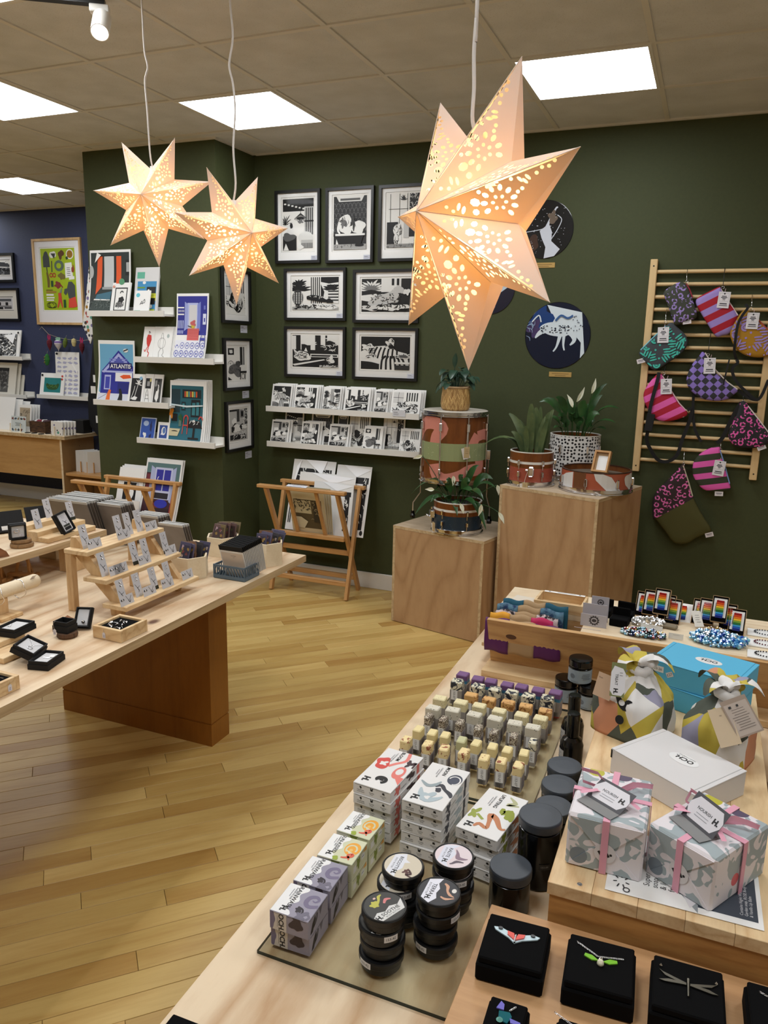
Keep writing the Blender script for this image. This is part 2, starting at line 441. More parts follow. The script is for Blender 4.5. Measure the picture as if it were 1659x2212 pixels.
# light panels
pe = bpy.data.materials.new('led_panel_diffuser'); pe.use_nodes = True; _t = pe.node_tree; _t.nodes.clear()
_e = _t.nodes.new('ShaderNodeEmission'); _o = _t.nodes.new('ShaderNodeOutputMaterial'); _t.links.new(_e.outputs[0],_o.inputs[0])
_e.inputs[0].default_value = (0.945,0.975,1.0,1); _e.inputs[1].default_value = PANEL_STRENGTH
pf = MB()
for a in ((-.294,.294,-.294,-.279),(-.294,.294,.279,.294),(-.294,-.279,-.279,.279),(.279,.294,-.279,.279)): pf.box(*a,-.004,.03)
pf_me = pf.mesh('frame',mat('white_metal_trim',(225,225,222),.4))
pd_me = MB().add([(-.279,-.279,0.002),(-.279,.279,0.002),(.279,.279,0.002),(.279,-.279,0.002)],[(0,1,2,3)]).mesh('diffuser',pe)
PL = {(1,1): 'square white ceiling light panel above the two small paper stars',(4,1): 'square white ceiling light panel behind the large paper star',
      (-1,0): 'square ceiling light panel cut by the photo edge beside the track spotlight',(-4,3): 'square ceiling light panel in front of the navy wall'}
for (i,j) in LIGHTS:
    p = thing('ceiling_light',PL.get((i,j),'square white ceiling light panel out of view, at grid column %d row %d' % (i+9,j+9)),'ceiling light',(GX+i*.6+.3,GY+j*.6+.3,CEIL),0,'ceiling light panels')
    link('frame',pf_me,p); link('diffuser',pd_me,p)
# floor: beech planks laid at 45 degrees over a dark bed
floor = struct('floor',MB().box(XL,XR,YF,NY,-.06,-.0045),mat('floor_joint_dark',(58,44,26),.8))
PW = .0765; c45 = math.sqrt(.5); rr = random.Random(3)
def in_room(x,y): return XL+.05 < x < XR-.05 and YF < y < (WY if x > PX1 else (PY if x > PX0 else NY))
seen = []; rest = MB()
for r in range(-60,160):
    off = r*PW + .033
    s = -8.0 + rr.uniform(0,1)
    while s < 6:
        L = rr.choice([.55,.7,.9,1.1,1.3,1.6]); a,b = s,s+L; s = b
        def pt(u): return (u*c45 - off*c45,u*c45 + off*c45)
        pa,pb = pt(a),pt(b)
        nq = max(6,int(L/.02)); ok = [in_room(*pt(a+L*q/nq)) for q in range(nq+1)]
        if not any(ok): continue
        q0 = ok.index(True); q1 = nq-ok[::-1].index(True)
        a2,b2 = a+L*q0/nq - (.04 if q0 else 0),a+L*q1/nq + (.04 if q1 < nq else 0)
        if b2-a2 < .1: continue
        cx,cy = pt((a2+b2)/2); seen.append((cx,cy,a2,b2,off))
def vis(q):
    n = 0
    for k in range(5):
        u = q[2]+(q[3]-q[2])*k/4; x,y = u*c45-q[4]*c45,u*c45+q[4]*c45
        d = Vector((x,y,-CAM_H)); zc = d.dot(CF)
        if zc < .2: continue
        px,py = 829.5+FPX*d.dot(CR)/zc,1106+FPX*d.dot(CD)/zc
        if -10 < px < 1080 and 1060 < py < 2230 and not (px > 1030 and py < 1900) and (px-340)*(1390-2212)-(py-2212)*(1025-340) > -40000: n += 1
    return n
order = sorted(seen,key=lambda q: -(vis(q) > 0)*1000 + math.hypot(q[0],q[1]))
for n,(cx,cy,a,b,off) in enumerate(order):
    L = b-a
    if n < 296 and vis((cx,cy,a,b,off)) > 0:
        m = MB().cbox(-L/2+.0006,L/2-.0006,-PW/2+.0007,PW/2-.0007,-.012,0,.0009)
        o = m.build('floor_plank',M_FLOOR,floor,T(cx,cy,0) @ RZ(PI/4),kind='structure')
    else: rest.box(-L/2+.0006,L/2-.0006,-PW/2+.0007,PW/2-.0007,-.012,0,0,T(cx,cy,0) @ RZ(PI/4))
rest.build('planks_under_tables',wood('beech_floor_far',(206,168,98),(182,136,68),'X',1.0,5.0,0.45,0.36,rnd=False),floor,kind='stuff')

# ---------------------------------------------------------------- hanging paper stars
SR,SV,SH = .24,.114,.113
def star_mats():
    m = bpy.data.materials.new('star_paper'); m.use_nodes = True; t = m.node_tree; t.nodes.clear()
    o = t.nodes.new('ShaderNodeOutputMaterial'); d = t.nodes.new('ShaderNodeBsdfDiffuse'); tr = t.nodes.new('ShaderNodeBsdfTranslucent'); mx = t.nodes.new('ShaderNodeMixShader')
    d.inputs[0].default_value = (.88,.78,.69,1); tr.inputs[0].default_value = (.95,.52,.17,1); mx.inputs[0].default_value = .13
    t.links.new(d.outputs[0],mx.inputs[1]); t.links.new(tr.outputs[0],mx.inputs[2]); t.links.new(mx.outputs[0],o.inputs[0])
    e = bpy.data.materials.new('star_bulb'); e.use_nodes = True; t = e.node_tree; t.nodes.clear()
    o = t.nodes.new('ShaderNodeOutputMaterial'); em = t.nodes.new('ShaderNodeEmission'); em.inputs[0].default_value = (1,.72,.36,1); em.inputs[1].default_value = STAR_STRENGTH
    t.links.new(em.outputs[0],o.inputs[0]); return m,e
M_STAR,M_BULB = star_mats()
M_CORD = mat('white_cord',(215,210,205),.5)
def facet_holes():
    """hole outlines in facet metres: x along apex to tip (0..La), y across towards the valley"""
    H = []
    def dot(x,y,r,rx=1.0,rot=0.0,n=7):
        H.append([(x+r*rx*math.cos(2*PI*k/n)*math.cos(rot)-r*math.sin(2*PI*k/n)*math.sin(rot),y+r*rx*math.cos(2*PI*k/n)*math.sin(rot)+r*math.sin(2*PI*k/n)*math.cos(rot)) for k in range(n)])
    cx,cy = .128,.034
    for k in range(11): a = 2*PI*k/11; dot(cx+.0235*math.cos(a),cy+.0235*math.sin(a),.0038,1.45,a)
    for k in range(6): a = 2*PI*k/6+.3; dot(cx+.010*math.cos(a),cy+.010*math.sin(a),.0028,1.15,a)
    dot(.093,.021,.0064,1.2,.6); dot(.088,.036,.005,1.0)
    for k,(x,y) in enumerate(((.066,.018),(.071,.026),(.077,.034))): dot(x,y,.0028,2.4,-.9)
    for x,y in ((.048,.012),(.055,.022),(.061,.031),(.105,.008),(.120,.005),(.136,.006)): dot(x,y,.0031)
    for k,(x,y) in enumerate(((.170,.012),(.176,.017),(.182,.013))): dot(x,y,.0026,2.2,1.1)
    for x,y in ((.196,.012),(.206,.007),(.216,.009),(.226,.0045),(.160,.0285),(.168,.026),(.158,.007)): dot(x,y,.0031)
    return H
def make_star(label,c,az,el,sp,cord):
    n = Vector((math.sin(az)*math.cos(el),-math.cos(az)*math.cos(el),math.sin(el)))
    u = n.cross(Vector((0,0,1))).normalized(); v = u.cross(n); c = Vector(c)
    root = thing('paper_star_lamp',label,'star lamp',c,0,'hanging paper stars')
    holes = facet_holes()
    La = math.hypot(SR,SH); Av = Vector((SV*math.cos(PI/7),SV*math.sin(PI/7),-SH)); At = Vector((SR,0,-SH))
    ex = At.normalized(); ey = (Av - ex*Av.dot(ex)); yv = ey.length; ey.normalize(); xv = Av.dot(ex)
    def inside(h): return all(y > .0012 and y < .94*yv*(x/xv if x < xv else (La-x)/(La-xv)) - .001 for x,y in h)
    hs = [h for h in holes if inside(h)]
    outer = [(0,0),(La,0),(xv,yv)]
    loops = [[Vector((x,y,0)) for x,y in outer]] + [[Vector((x,y,0)) for x,y in h] for h in hs]
    flat = [p for l in loops for p in l]; tris = tessellate_polygon(loops)
    for side in (1,-1):
        mb = MB()
        for k in range(7):
            a = sp + 2*PI*k/7
            for mir in (1,-1):
                tip = u*(SR*math.cos(a)) + v*(SR*math.sin(a)); b = a + mir*PI/7
                val = u*(SV*math.cos(b)) + v*(SV*math.sin(b)); ap = n*(SH*side)
                X = (tip-ap).normalized(); q = val-ap; Yv = (q - X*q.dot(X)).normalized()
                mb.add([ap + X*p.x + Yv*p.y for p in flat],[tuple(t) for t in tris]) if side == 1 else mb.add([ap,tip,val],[(0,1,2)])
        mb.build('shade_front' if side == 1 else 'shade_rear',M_STAR,root)
    fold = MB()
    for k in range(7):
        a = sp+2*PI*k/7
        fold.tube([n*SH,u*(SR*math.cos(a))+v*(SR*math.sin(a))],.0007,4)
        b = a+PI/7; fold.tube([n*SH,u*(SV*math.cos(b))+v*(SV*math.sin(b))],.0007,4)
    fold.build('folded_edge',M_STAR,root)
    MB().lathe([(.0,-.04),(.024,-.03),(.034,0),(.024,.028),(.011,.045),(.0,.05)],14).build('bulb',M_BULB,root)
    top = v*(SV*.98)
    MB().tube([(0,0,.05),top*.6,top + Vector((0,0,.01))],.010,8).build('lamp_holder',M_PAPER,root)
    pts = [top + Vector((0,0,.008))] + [Vector(p)-c for p in cord]
    sm = []
    for i in range(len(pts)-1):
        p0,p1,p2,p3 = pts[max(0,i-1)],pts[i],pts[i+1],pts[min(len(pts)-1,i+2)]
        for k in range(5):
            t = k/5; sm.append(.5*((2*p1)+(p2-p0)*t+(2*p0-5*p1+4*p2-p3)*t*t+(3*p1-p0-3*p2+p3)*t**3))
    sm.append(pts[-1])
    MB().tube(sm,.0034,6).build('cord',M_CORD,root)
    MB().lathe([(.022,-.018),(.022,-.002),(.0,0)],12).build('ceiling_hook',M_PAPER,root,T(*sm[-1]))
    return root
def cordpts(c,px):
    Yc = c[1]; return [at(x,y,Y=Yc) for x,y in px]
def up_to_ceiling(p): return (p.x,p.y,CEIL)
_p = cordpts((0,2.516,0),[(324,330),(318,240),(313,175),(319,145),(312,110),(308,40),(306,5)])
make_star('small perforated paper star lamp hanging to the left, nearest the navy wall',(-2.004,2.516,2.202),.278,.035,1.056,_p + [up_to_ceiling(_p[-1])])
_p = cordpts((0,2.482,0),[(509,395),(504,320),(508,240),(503,180),(495,140),(503,80),(497,5)])
make_star('small perforated paper star lamp hanging second, over the framed prints',(-1.625,2.482,2.059),1.133,.021,1.123,_p + [up_to_ceiling(_p[-1])])
_p = cordpts((0,1.287,0),[(1021,262),(1024,190),(1024,110),(1029,40),(1031,2)])
make_star('perforated paper star lamp hanging alone over the soap table, largest in the photo',(-.382,1.287,1.889),-.631,.046,1.047,_p + [up_to_ceiling(_p[-1])])

# track with a spotlight
tr = thing('track_light','white cylinder spotlight hanging from a black ceiling track','spotlight',at(215,12,z=2.9))
_o = Vector(tr.location)
MB().box(-1.2,.02,-.018,.018,-.0,.02).build('track',M_BLACK,tr,RZ(math.radians(33)))
MB().cbox(-.035,.035,-.02,.02,-.026,0,.003).build('adapter',M_WHITE,tr,RZ(math.radians(33)))
h0 = at(203,38,Y=_o.y)-_o; h1 = at(224,36,Y=_o.y)-_o
e0 = at(221,38,Y=_o.y-.02)-_o; e1 = at(213,84,Y=_o.y-.09)-_o
MB().tube([(0,0,-.02),at(203,36,Y=_o.y)-_o],.0075,10).build('stem',M_WHITE,tr)
ax = (e1-e0).normalized()
qm = ax.to_track_quat('Z','Y').to_matrix().to_4x4(); qm.translation = e0
MB().lathe([(0,-.012),(.026,-.010),(.033,0),(.033,.09),(.030,.09),(.027,.082)],24).build('spot_head',M_WHITE,tr,qm)
se = mat('spot_lens',(255,255,255),.5,emit=(255,248,235),emit_s=25.0)
MB().lathe([(0,.0825),(.0295,.0825)],24).build('lens',se,tr,qm)
_l = bpy.data.lights.new('spot_beam','SPOT'); _l.energy = 25; _l.spot_size = 1.0; _l.spot_blend = .5; _l.shadow_soft_size = .03; _l.color = (1,.96,.9)
_q = bpy.data.objects.new('spot_beam',_l); COL.objects.link(_q); _q.parent = tr; _q.matrix_local = qm @ T(0,0,.086) @ RX(PI)

# ---------------------------------------------------------------- tables and plinths
def table(label,x0,x1,y0,y1,loc_y,leg_boxes):
    t = thing('display_table',label,'table',((x0+x1)/2,loc_y,0))
    o = t.location
    mb = MB().box(x0-o.x,x1-o.x,y0-o.y,y1-o.y,.7205,.75,ms=(1,1,1,1,0,0))
    mb.build('table_top',[M_PINE,M_EDGE],t)
    for (a,b,c,d) in leg_boxes:
        MB().box(a-o.x,b-o.x,c-o.y,d-o.y,.105,.7205).box(a-o.x+.003,b-o.x-.003,c-o.y+.003,d-o.y-.003,.098,.105).box(a-o.x,b-o.x,c-o.y,d-o.y,0,.098).build('panel_leg',M_LEG,t)
    return t
table('long pine display table on brown panel legs, covered in jewellery',-2.82,-1.61,.2,2.99,1.6,[(-2.62,-1.80,2.50,2.63),(-2.62,-1.80,.6,.73)])
table('pine display table with soaps and wrapped gifts, beside the camera',-.622,.62,-.4,2.62,1.1,[(-.45,.45,2.0,2.13),(-.45,.45,.1,.23)])
def plinth(label,c0,c1,depth,h):
    c0,c1 = Vector(c0),Vector(c1); d = (c1-c0); w = d.length; a = math.atan2(d.y,d.x)
    t = thing('display_plinth',label,'plinth',(c0.x,c0.y,0),a)
    MB().box(0,w,0,depth,.004,h-.018).build('body',M_PLYZ,t)
    for xe in (0,w-.0165): MB().box(xe,xe+.0165,-.0008,0,.004,h-.018).build('corner_edge',M_EDGE,t)
    MB().box(-.001,w+.001,-.001,depth+.001,h-.0175,h,ms=(1,1,1,1,0,0)).build('top_panel',[M_PLYTOP,M_EDGE],t)
    return t,a
PL_L,AL = plinth('low square plywood plinth holding the tall drum and the blue drum planter',(-1.694,4.267),(-1.084,4.125),.50,.615)
PL_R,AR = plinth('tall square plywood plinth holding two drum planters and a shallow drum tray',(-1.034,4.228),(-.466,4.048),.565,.93)
# ---------------------------------------------------------------- pictures
pg = bpy.data.materials.new('picture_glazing'); pg.use_nodes = True; _t = pg.node_tree; _t.nodes.clear()
_o = _t.nodes.new('ShaderNodeOutputMaterial'); _a = _t.nodes.new('ShaderNodeBsdfTransparent'); _b = _t.nodes.new('ShaderNodeBsdfGlossy'); _x = _t.nodes.new('ShaderNodeMixShader'); _f = _t.nodes.new('ShaderNodeFresnel')
_b.inputs['Roughness'].default_value = 0.03; _f.inputs['IOR'].default_value = 1.22
_m = _t.nodes.new('ShaderNodeMath'); _m.operation = 'MULTIPLY'; _m.inputs[1].default_value = .55; _t.links.new(_f.outputs[0],_m.inputs[0]); _t.links.new(_m.outputs[0],_x.inputs[0]); _t.links.new(_a.outputs[0],_x.inputs[1]); _t.links.new(_b.outputs[0],_x.inputs[2]); _t.links.new(_x.outputs[0],_o.inputs[0])
def quad_on(pts,**pl):
    """average rectangle of four pixel corners tl,tr,br,bl on a plane: centre, width, height"""
    P = [at(x,y,**pl) for x,y in pts]
    ax = 'y' if 'X' in pl else 'x'
    g = lambda p: getattr(p,ax)
    x0 = (g(P[0])+g(P[3]))/2; x1 = (g(P[1])+g(P[2]))/2; z1 = (P[0].z+P[1].z)/2; z0 = (P[2].z+P[3].z)/2
    return (x0+x1)/2,(z0+z1)/2,abs(x1-x0),abs(z1-z0)
def picture(label,c,w,h,draw,basism,fw=.018,fm=None,mat_w=.06,art=(0.0,0.0),dep=.022,group='framed black and white prints',card=None,paper=(246,246,245)):
    t = thing('framed_print',label,'picture',M=T(*c) @ basism,group=group)
    mb = MB()
    for a in ((-w/2,w/2,-h/2,-h/2+fw),(-w/2,w/2,h/2-fw,h/2),(-w/2,-w/2+fw,-h/2+fw,h/2-fw),(w/2-fw,w/2,-h/2+fw,h/2-fw)): mb.box(*a,0,dep)
    mb.build('frame',fm or M_BLACK,t)
    iw,ih = w-2*fw,h-2*fw; aw,ah = iw-2*mat_w,ih-2*mat_w-art[1]
    mo = MB()
    ox,oy = aw/2+.012,ah/2+.012; cy = art[1]/2
    for a in ((-iw/2,iw/2,-ih/2,cy-oy),(-iw/2,iw/2,cy+oy,ih/2),(-iw/2,-ox,cy-oy,cy+oy),(ox,iw/2,cy-oy,cy+oy)): mo.box(*a,.003,.0075)
    mo.build('mount_board',ink(paper),t)
    A = Art(aw,ah,hash(label) % 997); A.rect(-.56,-.56,.56,.56,(240,239,235)); draw(A)
    A.L = [([(max(-aw/2-.011,min(aw/2+.011,x)),max(-ah/2-.011,min(ah/2+.011,y))) for x,y in p],c_,k) if k == 1 else ([(max(-aw/2,min(aw/2,x)),max(-ah/2,min(ah/2,y))) for x,y in p],c_,k) for p,c_,k in A.L]
    A.build('print',t,T(0,cy,.0034),step=.00006)
    MB().add([(-iw/2,-ih/2,.011),(iw/2,-ih/2,.011),(iw/2,ih/2,.011),(-iw/2,ih/2,.011)],[(0,1,2,3)]).build('glazing',pg,t)
    if card:
        cw,chh = .055,.033; B = Art(cw,chh,3); B.rect(-.5,-.5,.5,.5,(205,208,222)).rect(-.4,.18,.05,.28,(120,122,130)).rect(-.4,-.02,.2,.03,(150,152,160)).rect(-.4,-.2,.1,-.15,(150,152,160))
        B.build('price_card',t,T(w/2-fw-cw/2+.004,-h/2+fw+chh/2-.004,.0118))
    return t
def stripes(A,x0,y0,x1,y1,n,c,vert=True):
    for k in range(n):
        if vert: A.rect(x0+(x1-x0)*(k+.1)/n,y0,x0+(x1-x0)*(k+.6)/n,y1,c)
        else: A.rect(x0,y0+(y1-y0)*(k+.1)/n,x1,y0+(y1-y0)*(k+.6)/n,c)
def leaves(A,cx,cy,n,r,w,c,a0=0.2,a1=2.9):
    for k in range(n):
        a = a0+(a1-a0)*k/(n-1); q = r*A.r.uniform(.7,1)
        A.stroke([(cx,cy),(cx+q*.5*math.cos(a),cy+q*.55*math.sin(a)),(cx+q*math.cos(a)*1.05,cy+q*.9*math.sin(a))],[w*.3,w,w*.1],c)
def scribble(A,x0,y0,x1,y1,n,c,w=.02,l=.12):
    for k in range(n):
        x,y = A.r.uniform(x0,x1),A.r.uniform(y0,y1); a = A.r.uniform(0,3.1)
        A.stroke([(x,y),(x+l*.5*math.cos(a),y+l*.5*math.sin(a)),(x+l*math.cos(a+.5),y+l*math.sin(a+.5))],[w*.4,w,w*.3],c)
def d_chandelier(A):
    A.rect(-.5,.26,.5,.5,K)
    for k in range(8): A.rect(-.46+k*.12,.39-.02*k,-.39+k*.12,.42-.02*k,W)
    A.rect(.2,-.2,.5,.34,(200,200,198)); stripes(A,.24,-.2,.5,.32,4,K); A.rect(.2,.05,.5,.08,K)
    A.line(.08,.5,.08,.2,.012,K)
    for k in range(9): A.stroke([(.08,.22),(-.1+k*.045,.12),(-.1+k*.045,.02-.02*abs(k-4)*-1)],[.008,.02,.01],K)
    A.ell(.08,.12,.12,.03,K); A.blob(.08,.06,.08,.04,(120,120,120)); leaves(A,-.42,.0,8,.26,.03,K)
    A.rect(-.5,-.5,-.05,-.22,K); A.blob(-.25,-.1,.12,.12,(230,230,228)); A.blob(-.22,-.02,.05,.05,K,.2); A.blob(-.3,-.24,.2,.08,(90,90,90))
    A.blob(.25,-.26,.25,.12,(225,225,222)); A.rect(.1,-.46,.48,-.3,(190,190,188)); stripes(A,.1,-.46,.48,-.36,14,(70,70,70))
    A.poly([(-.05,-.44),(.08,-.38),(.2,-.44),(.06,-.5)],W); A.poly([(-.48,-.5),(-.4,-.36),(-.3,-.5)],W)
def d_elephant(A):
    A.rect(-.5,-.5,.5,.5,(40,40,41)); A.poly([(-.42,.5),(.42,.5),(.34,.4),(-.34,.4)],W); A.rect(-.3,.42,.3,.46,(90,90,90))
    for j in range(7):
        for i in range(9): A.arc(-.48+i*.12+(j % 2)*.06,.3-j*.09,.055,.07,0,PI,.012,(110,110,110),6)
    A.rect(-.5,-.25,.5,-.15,(28,28,28))
    A.blob(-.1,-.03,.25,.17,W,.3); A.blob(.24,-.08,.22,.13,W,.3); A.blob(-.2,.0,.09,.1,(110,110,110),.5); A.blob(.1,.0,.06,.12,(60,60,60),.5); A.stroke([(-.3,.02),(-.36,-.12),(-.3,-.2)],[.1,.07,.04],W)
    scribble(A,-.3,-.1,.35,.06,16,K,.014,.09)
    A.rect(-.44,-.24,.46,-.2,W); A.poly([(-.4,-.24),(.42,-.24),(.34,-.4),(-.3,-.4)],K)
    A.rect(-.5,-.5,.5,-.4,(170,170,168)); scribble(A,-.5,-.48,.4,-.42,20,(60,60,60),.01,.06); A.poly([(-.42,-.4),(-.34,-.4),(-.4,-.3)],W); A.ell(.3,-.42,.14,.03,K)
def d_tiger(A):
    A.rect(.18,-.3,.5,.5,K); scribble(A,.2,.1,.48,.48,30,W,.014,.06)
    for x in (-.4,-.12,.12): A.line(x,-.05,x,.5,.012,K)
    A.line(-.45,.22,.15,.22,.012,K); leaves(A,.0,.38,6,.12,.03,K); A.rect(-.5,-.5,-.16,-.02,K); A.rect(.02,-.32,.18,.1,(200,200,198))
    A.blob(-.2,-.16,.1,.1,W,.3); A.blob(-.16,-.34,.12,.15,W,.25); scribble(A,-.28,-.46,-.06,-.08,22,K,.016,.09); A.rect(-.5,-.5,.5,-.43,(150,150,148)); scribble(A,-.5,-.5,.5,-.42,30,K,.01,.06)
def d_pineapple(A):
    stripes(A,-.1,-.3,.16,.5,6,K); A.rect(.12,-.1,.5,.5,K)
    leaves(A,-.36,.1,9,.3,.05,K,.1,3.0); leaves(A,-.36,.26,7,.22,.05,K,.3,2.8); A.ell(-.38,-.12,.12,.24,(60,60,60))
    for j in range(6):
        for i in range(4): A.ell(-.46+i*.055,.02-j*.06,.017,.02,W,6)
    A.poly([(.1,.36),(.3,.3),(.5,.34),(.5,-.3),(.16,-.26),(.2,.05)],W)
    for k in range(6): A.rect(.28,-.22+k*.09,.5,-.18+k*.09,K)
    leaves(A,.34,.12,7,.2,.05,K,.2,3); A.rect(-.5,-.5,.5,-.4,(180,180,178)); scribble(A,-.5,-.48,.1,-.38,30,K,.02,.08)
    A.stroke([(-.18,-.13),(-.08,-.12),(.1,-.16),(.26,-.24)],[.05,.1,.11,.03],K); scribble(A,-.1,-.2,.2,-.1,8,W,.01,.06); A.blob(.28,-.22,.09,.08,K,.7); A.blob(.26,-.42,.24,.06,W); scribble(A,.1,-.46,.46,-.38,14,K,.01,.07)
def d_leopard(A):
    A.rect(-.5,-.5,.5,.5,(30,30,30)); A.rect(-.1,.1,.3,.5,W); stripes(A,.1,.3,.3,.5,2,K); leaves(A,-.3,.2,11,.34,.05,W,-.2,3.3); leaves(A,-.3,.18,9,.24,.035,(120,120,120),0,3.1)
    A.poly([(-.5,.0),(-.2,.05),(-.1,-.1),(-.3,-.2),(-.5,-.15)],W)
    A.blob(.0,-.1,.28,.13,(205,205,203),.3); A.blob(.26,.16,.09,.14,(205,205,203),.3); A.stroke([(.2,.1),(.1,-.06),(-.2,-.16),(-.36,-.28)],[.16,.2,.16,.06],(205,205,203))
    for k in range(70): A.ell(A.r.uniform(-.3,.3),A.r.uniform(-.22,.06),.013,.014,K,5)
    A.blob(.42,.1,.06,.1,W); A.blob(.16,-.36,.32,.1,W,.4); A.blob(-.3,-.38,.2,.08,(220,220,218),.4); scribble(A,-.5,-.5,.5,-.28,26,K,.02,.12)
def d_rhino(A):
    A.rect(-.5,-.5,.5,.5,(22,22,22)); A.rect(-.5,.05,-.42,.48,W); A.rect(-.32,.04,.0,.5,W); A.ell(-.2,.38,.1,.13,W); A.rect(-.3,.04,-.1,.22,K); A.rect(.12,.2,.22,.5,W); A.rect(.26,.1,.5,.5,W)
    leaves(A,-.1,.2,7,.16,.04,W); A.blob(.34,.16,.16,.16,K,.6); scribble(A,.2,.0,.5,.4,26,W,.015,.1)
    A.blob(-.28,-.16,.18,.15,W,.3); A.poly([(-.44,-.1),(-.48,.08),(-.38,-.04)],W); A.poly([(-.24,.0),(-.2,.12),(-.16,-.02)],W); scribble(A,-.42,-.26,-.12,-.06,18,K,.013,.09); A.rect(-.1,-.18,.5,-.08,W); A.rect(-.08,-.16,.48,-.11,K)
    A.poly([(-.5,-.42),(.2,-.24),(.22,-.27),(-.45,-.47)],W); A.blob(.34,-.26,.08,.12,W,.5); scribble(A,.26,-.42,.44,-.2,10,K,.012,.08); A.rect(.1,-.5,.5,-.42,(200,200,198)); scribble(A,.05,-.5,.5,-.42,20,K,.014,.08)
def d_sofa(A):
    A.rect(-.5,-.5,.5,.5,(18,18,19)); A.poly([(-.5,-.5),(-.5,.04),(-.3,.2),(.1,.24),(.22,.08),(.44,.0),(.5,-.5)],W)
    for k in range(7): A.stroke([(-.36+k*.1,-.16),(-.3+k*.09,.05),(-.24+k*.08,.2-.01*k)],.035,K)
    for k in range(6): A.stroke([(-.08+k*.1,-.5),(-.06+k*.085,-.2),(.02+k*.05,-.08)],.04,K)
    for k in range(5): A.stroke([(-.5,-.28-.05*k),(-.3,-.3-.05*k),(-.12,-.36-.04*k)],.03,K)
    A.blob(-.36,.18,.12,.1,W,.5); A.blob(.1,.3,.09,.14,W,.4); A.blob(.12,.2,.06,.06,K,.5); A.blob(-.34,-.08,.1,.1,W,.4); scribble(A,-.44,-.16,-.2,.24,20,K,.014,.08); scribble(A,.02,.16,.2,.42,14,K,.012,.07)
    leaves(A,.38,-.14,9,.2,.03,W); leaves(A,.38,-.12,7,.14,.03,(90,90,90)); A.poly([(.2,-.32),(.5,-.32),(.5,-.26),(.2,-.26)],W); A.rect(.2,-.5,.5,-.36,(50,50,50))
def d_cat(A):
    stripes(A,.0,.1,.5,.5,5,K); A.rect(-.5,.0,-.1,.5,(210,210,208)); A.line(-.3,0,-.3,.5,.015,K); A.line(-.5,.25,-.1,.25,.015,K); A.blob(.0,-.2,.35,.25,K,.4); A.stroke([(-.4,-.1),(-.1,-.3),(.3,.0),(.2,-.4)],[.05,.12,.1,.05],W); A.blob(.1,.0,.12,.1,W,.5); scribble(A,-.5,-.5,.5,-.1,26,K,.03,.2); scribble(A,-.5,-.5,.5,-.1,18,W,.02,.16)
def d_horse(A):
    A.rect(-.48,.26,-.16,.46,K); A.blob(-.32,.36,.09,.06,W); A.rect(.16,-.05,.4,.5,(40,40,40)); A.rect(.3,-.05,.34,.5,W); A.arc(-.34,-.06,.16,.14,.2,3.0,.02,(120,120,120)); A.blob(-.12,-.2,.34,.18,(110,110,110),.3); A.blob(.06,-.02,.14,.1,(90,90,90),.4); scribble(A,-.4,-.34,.15,.02,40,K,.012,.08); A.rect(.14,-.5,.18,-.12,K); A.rect(.18,-.3,.5,-.24,K); A.rect(.4,-.5,.43,-.24,K); A.arc(.3,-.4,.08,.08,0,6.2,.015,K); A.poly([(-.5,-.5),(-.5,-.4),(-.3,-.5)],K)
def d_panda(A):
    A.rect(-.5,-.5,.5,.5,(190,190,188)); A.rect(-.5,.44,.0,.5,K); A.rect(-.1,.1,.05,.5,(60,60,60)); A.rect(.1,.22,.3,.46,(120,120,120)); A.rect(.14,.26,.26,.42,K); A.rect(.34,.0,.5,.5,(50,50,50)); scribble(A,.3,.0,.5,.5,20,W,.02,.1); A.blob(-.26,.12,.14,.1,W,.2); A.blob(-.2,-.02,.14,.08,K,.3); A.blob(-.12,-.1,.26,.12,W,.3); A.blob(-.34,-.12,.08,.1,K); A.blob(.14,-.06,.1,.08,K); A.blob(.3,-.08,.14,.07,W); A.rect(-.5,-.46,.4,-.3,K); scribble(A,-.5,-.46,.4,-.26,24,W,.02,.16)
BW = [d_pineapple,d_chandelier,d_leopard,d_rhino,d_sofa,d_cat,d_panda,d_horse,d_tiger,d_elephant]
BWALL = [
 ('framed print of a chandelier room with a reclining dog, first of the top row',[(591,411),(691,409),(692,567),(598,570)],d_chandelier,True),
 ('framed print of an elephant sitting in a bathtub against scalloped wallpaper',[(704,405),(808,402),(806,567),(703,568)],d_elephant,True),
 ('framed print of a small tiger by tall windows, partly behind the large star',[(819,399),(925,396),(921,563),(817,565)],d_tiger,True),
 ('framed landscape print of a chameleon, pineapple and striped cushion',[(613,580),(747,578),(747,692),(615,693)],d_pineapple,True),
 ('framed landscape print of a leopard lounging under palm leaves beside the big star',[(762,582),(905,581),(905,698),(763,697)],d_leopard,True),
 ('framed landscape print of a rhino resting indoors, lowest row, first one',[(613,705),(747,706),(745,816),(616,815)],d_rhino,True),
 ('framed landscape print of animals on a black and white striped sofa',[(761,708),(903,708),(901,823),(762,820)],d_sofa,True)]
for lab,q,d,card in BWALL:
    cx,cz,w,h = quad_on(q,Y=WY-.015)
    picture(lab,(cx,WY-.0005,cz),w,h,d,FACE,mat_w=.036 if w < h else .04,art=(0,.03) if w < h else (0,.012),card=card)
for lab,q,d in [('narrow framed print of a lounging cat, top of three on the column side',[(478,577),(540,588),(540,701),(479,696)],d_cat),
                  ('narrow framed print of a horse in a room, middle of three on the column side',[(482,730),(543,731),(543,840),(484,844)],d_horse),
                  ('narrow framed print of pandas, lowest of three on the column side',[(487,867),(545,864),(546,968),(488,977)],d_panda)]:
    cy,cz,w,h = quad_on(q,X=PX1+.01)
    picture(lab,(PX1+.0005,cy,cz),w,h,d,SIDE,mat_w=.04,art=(0,.01))
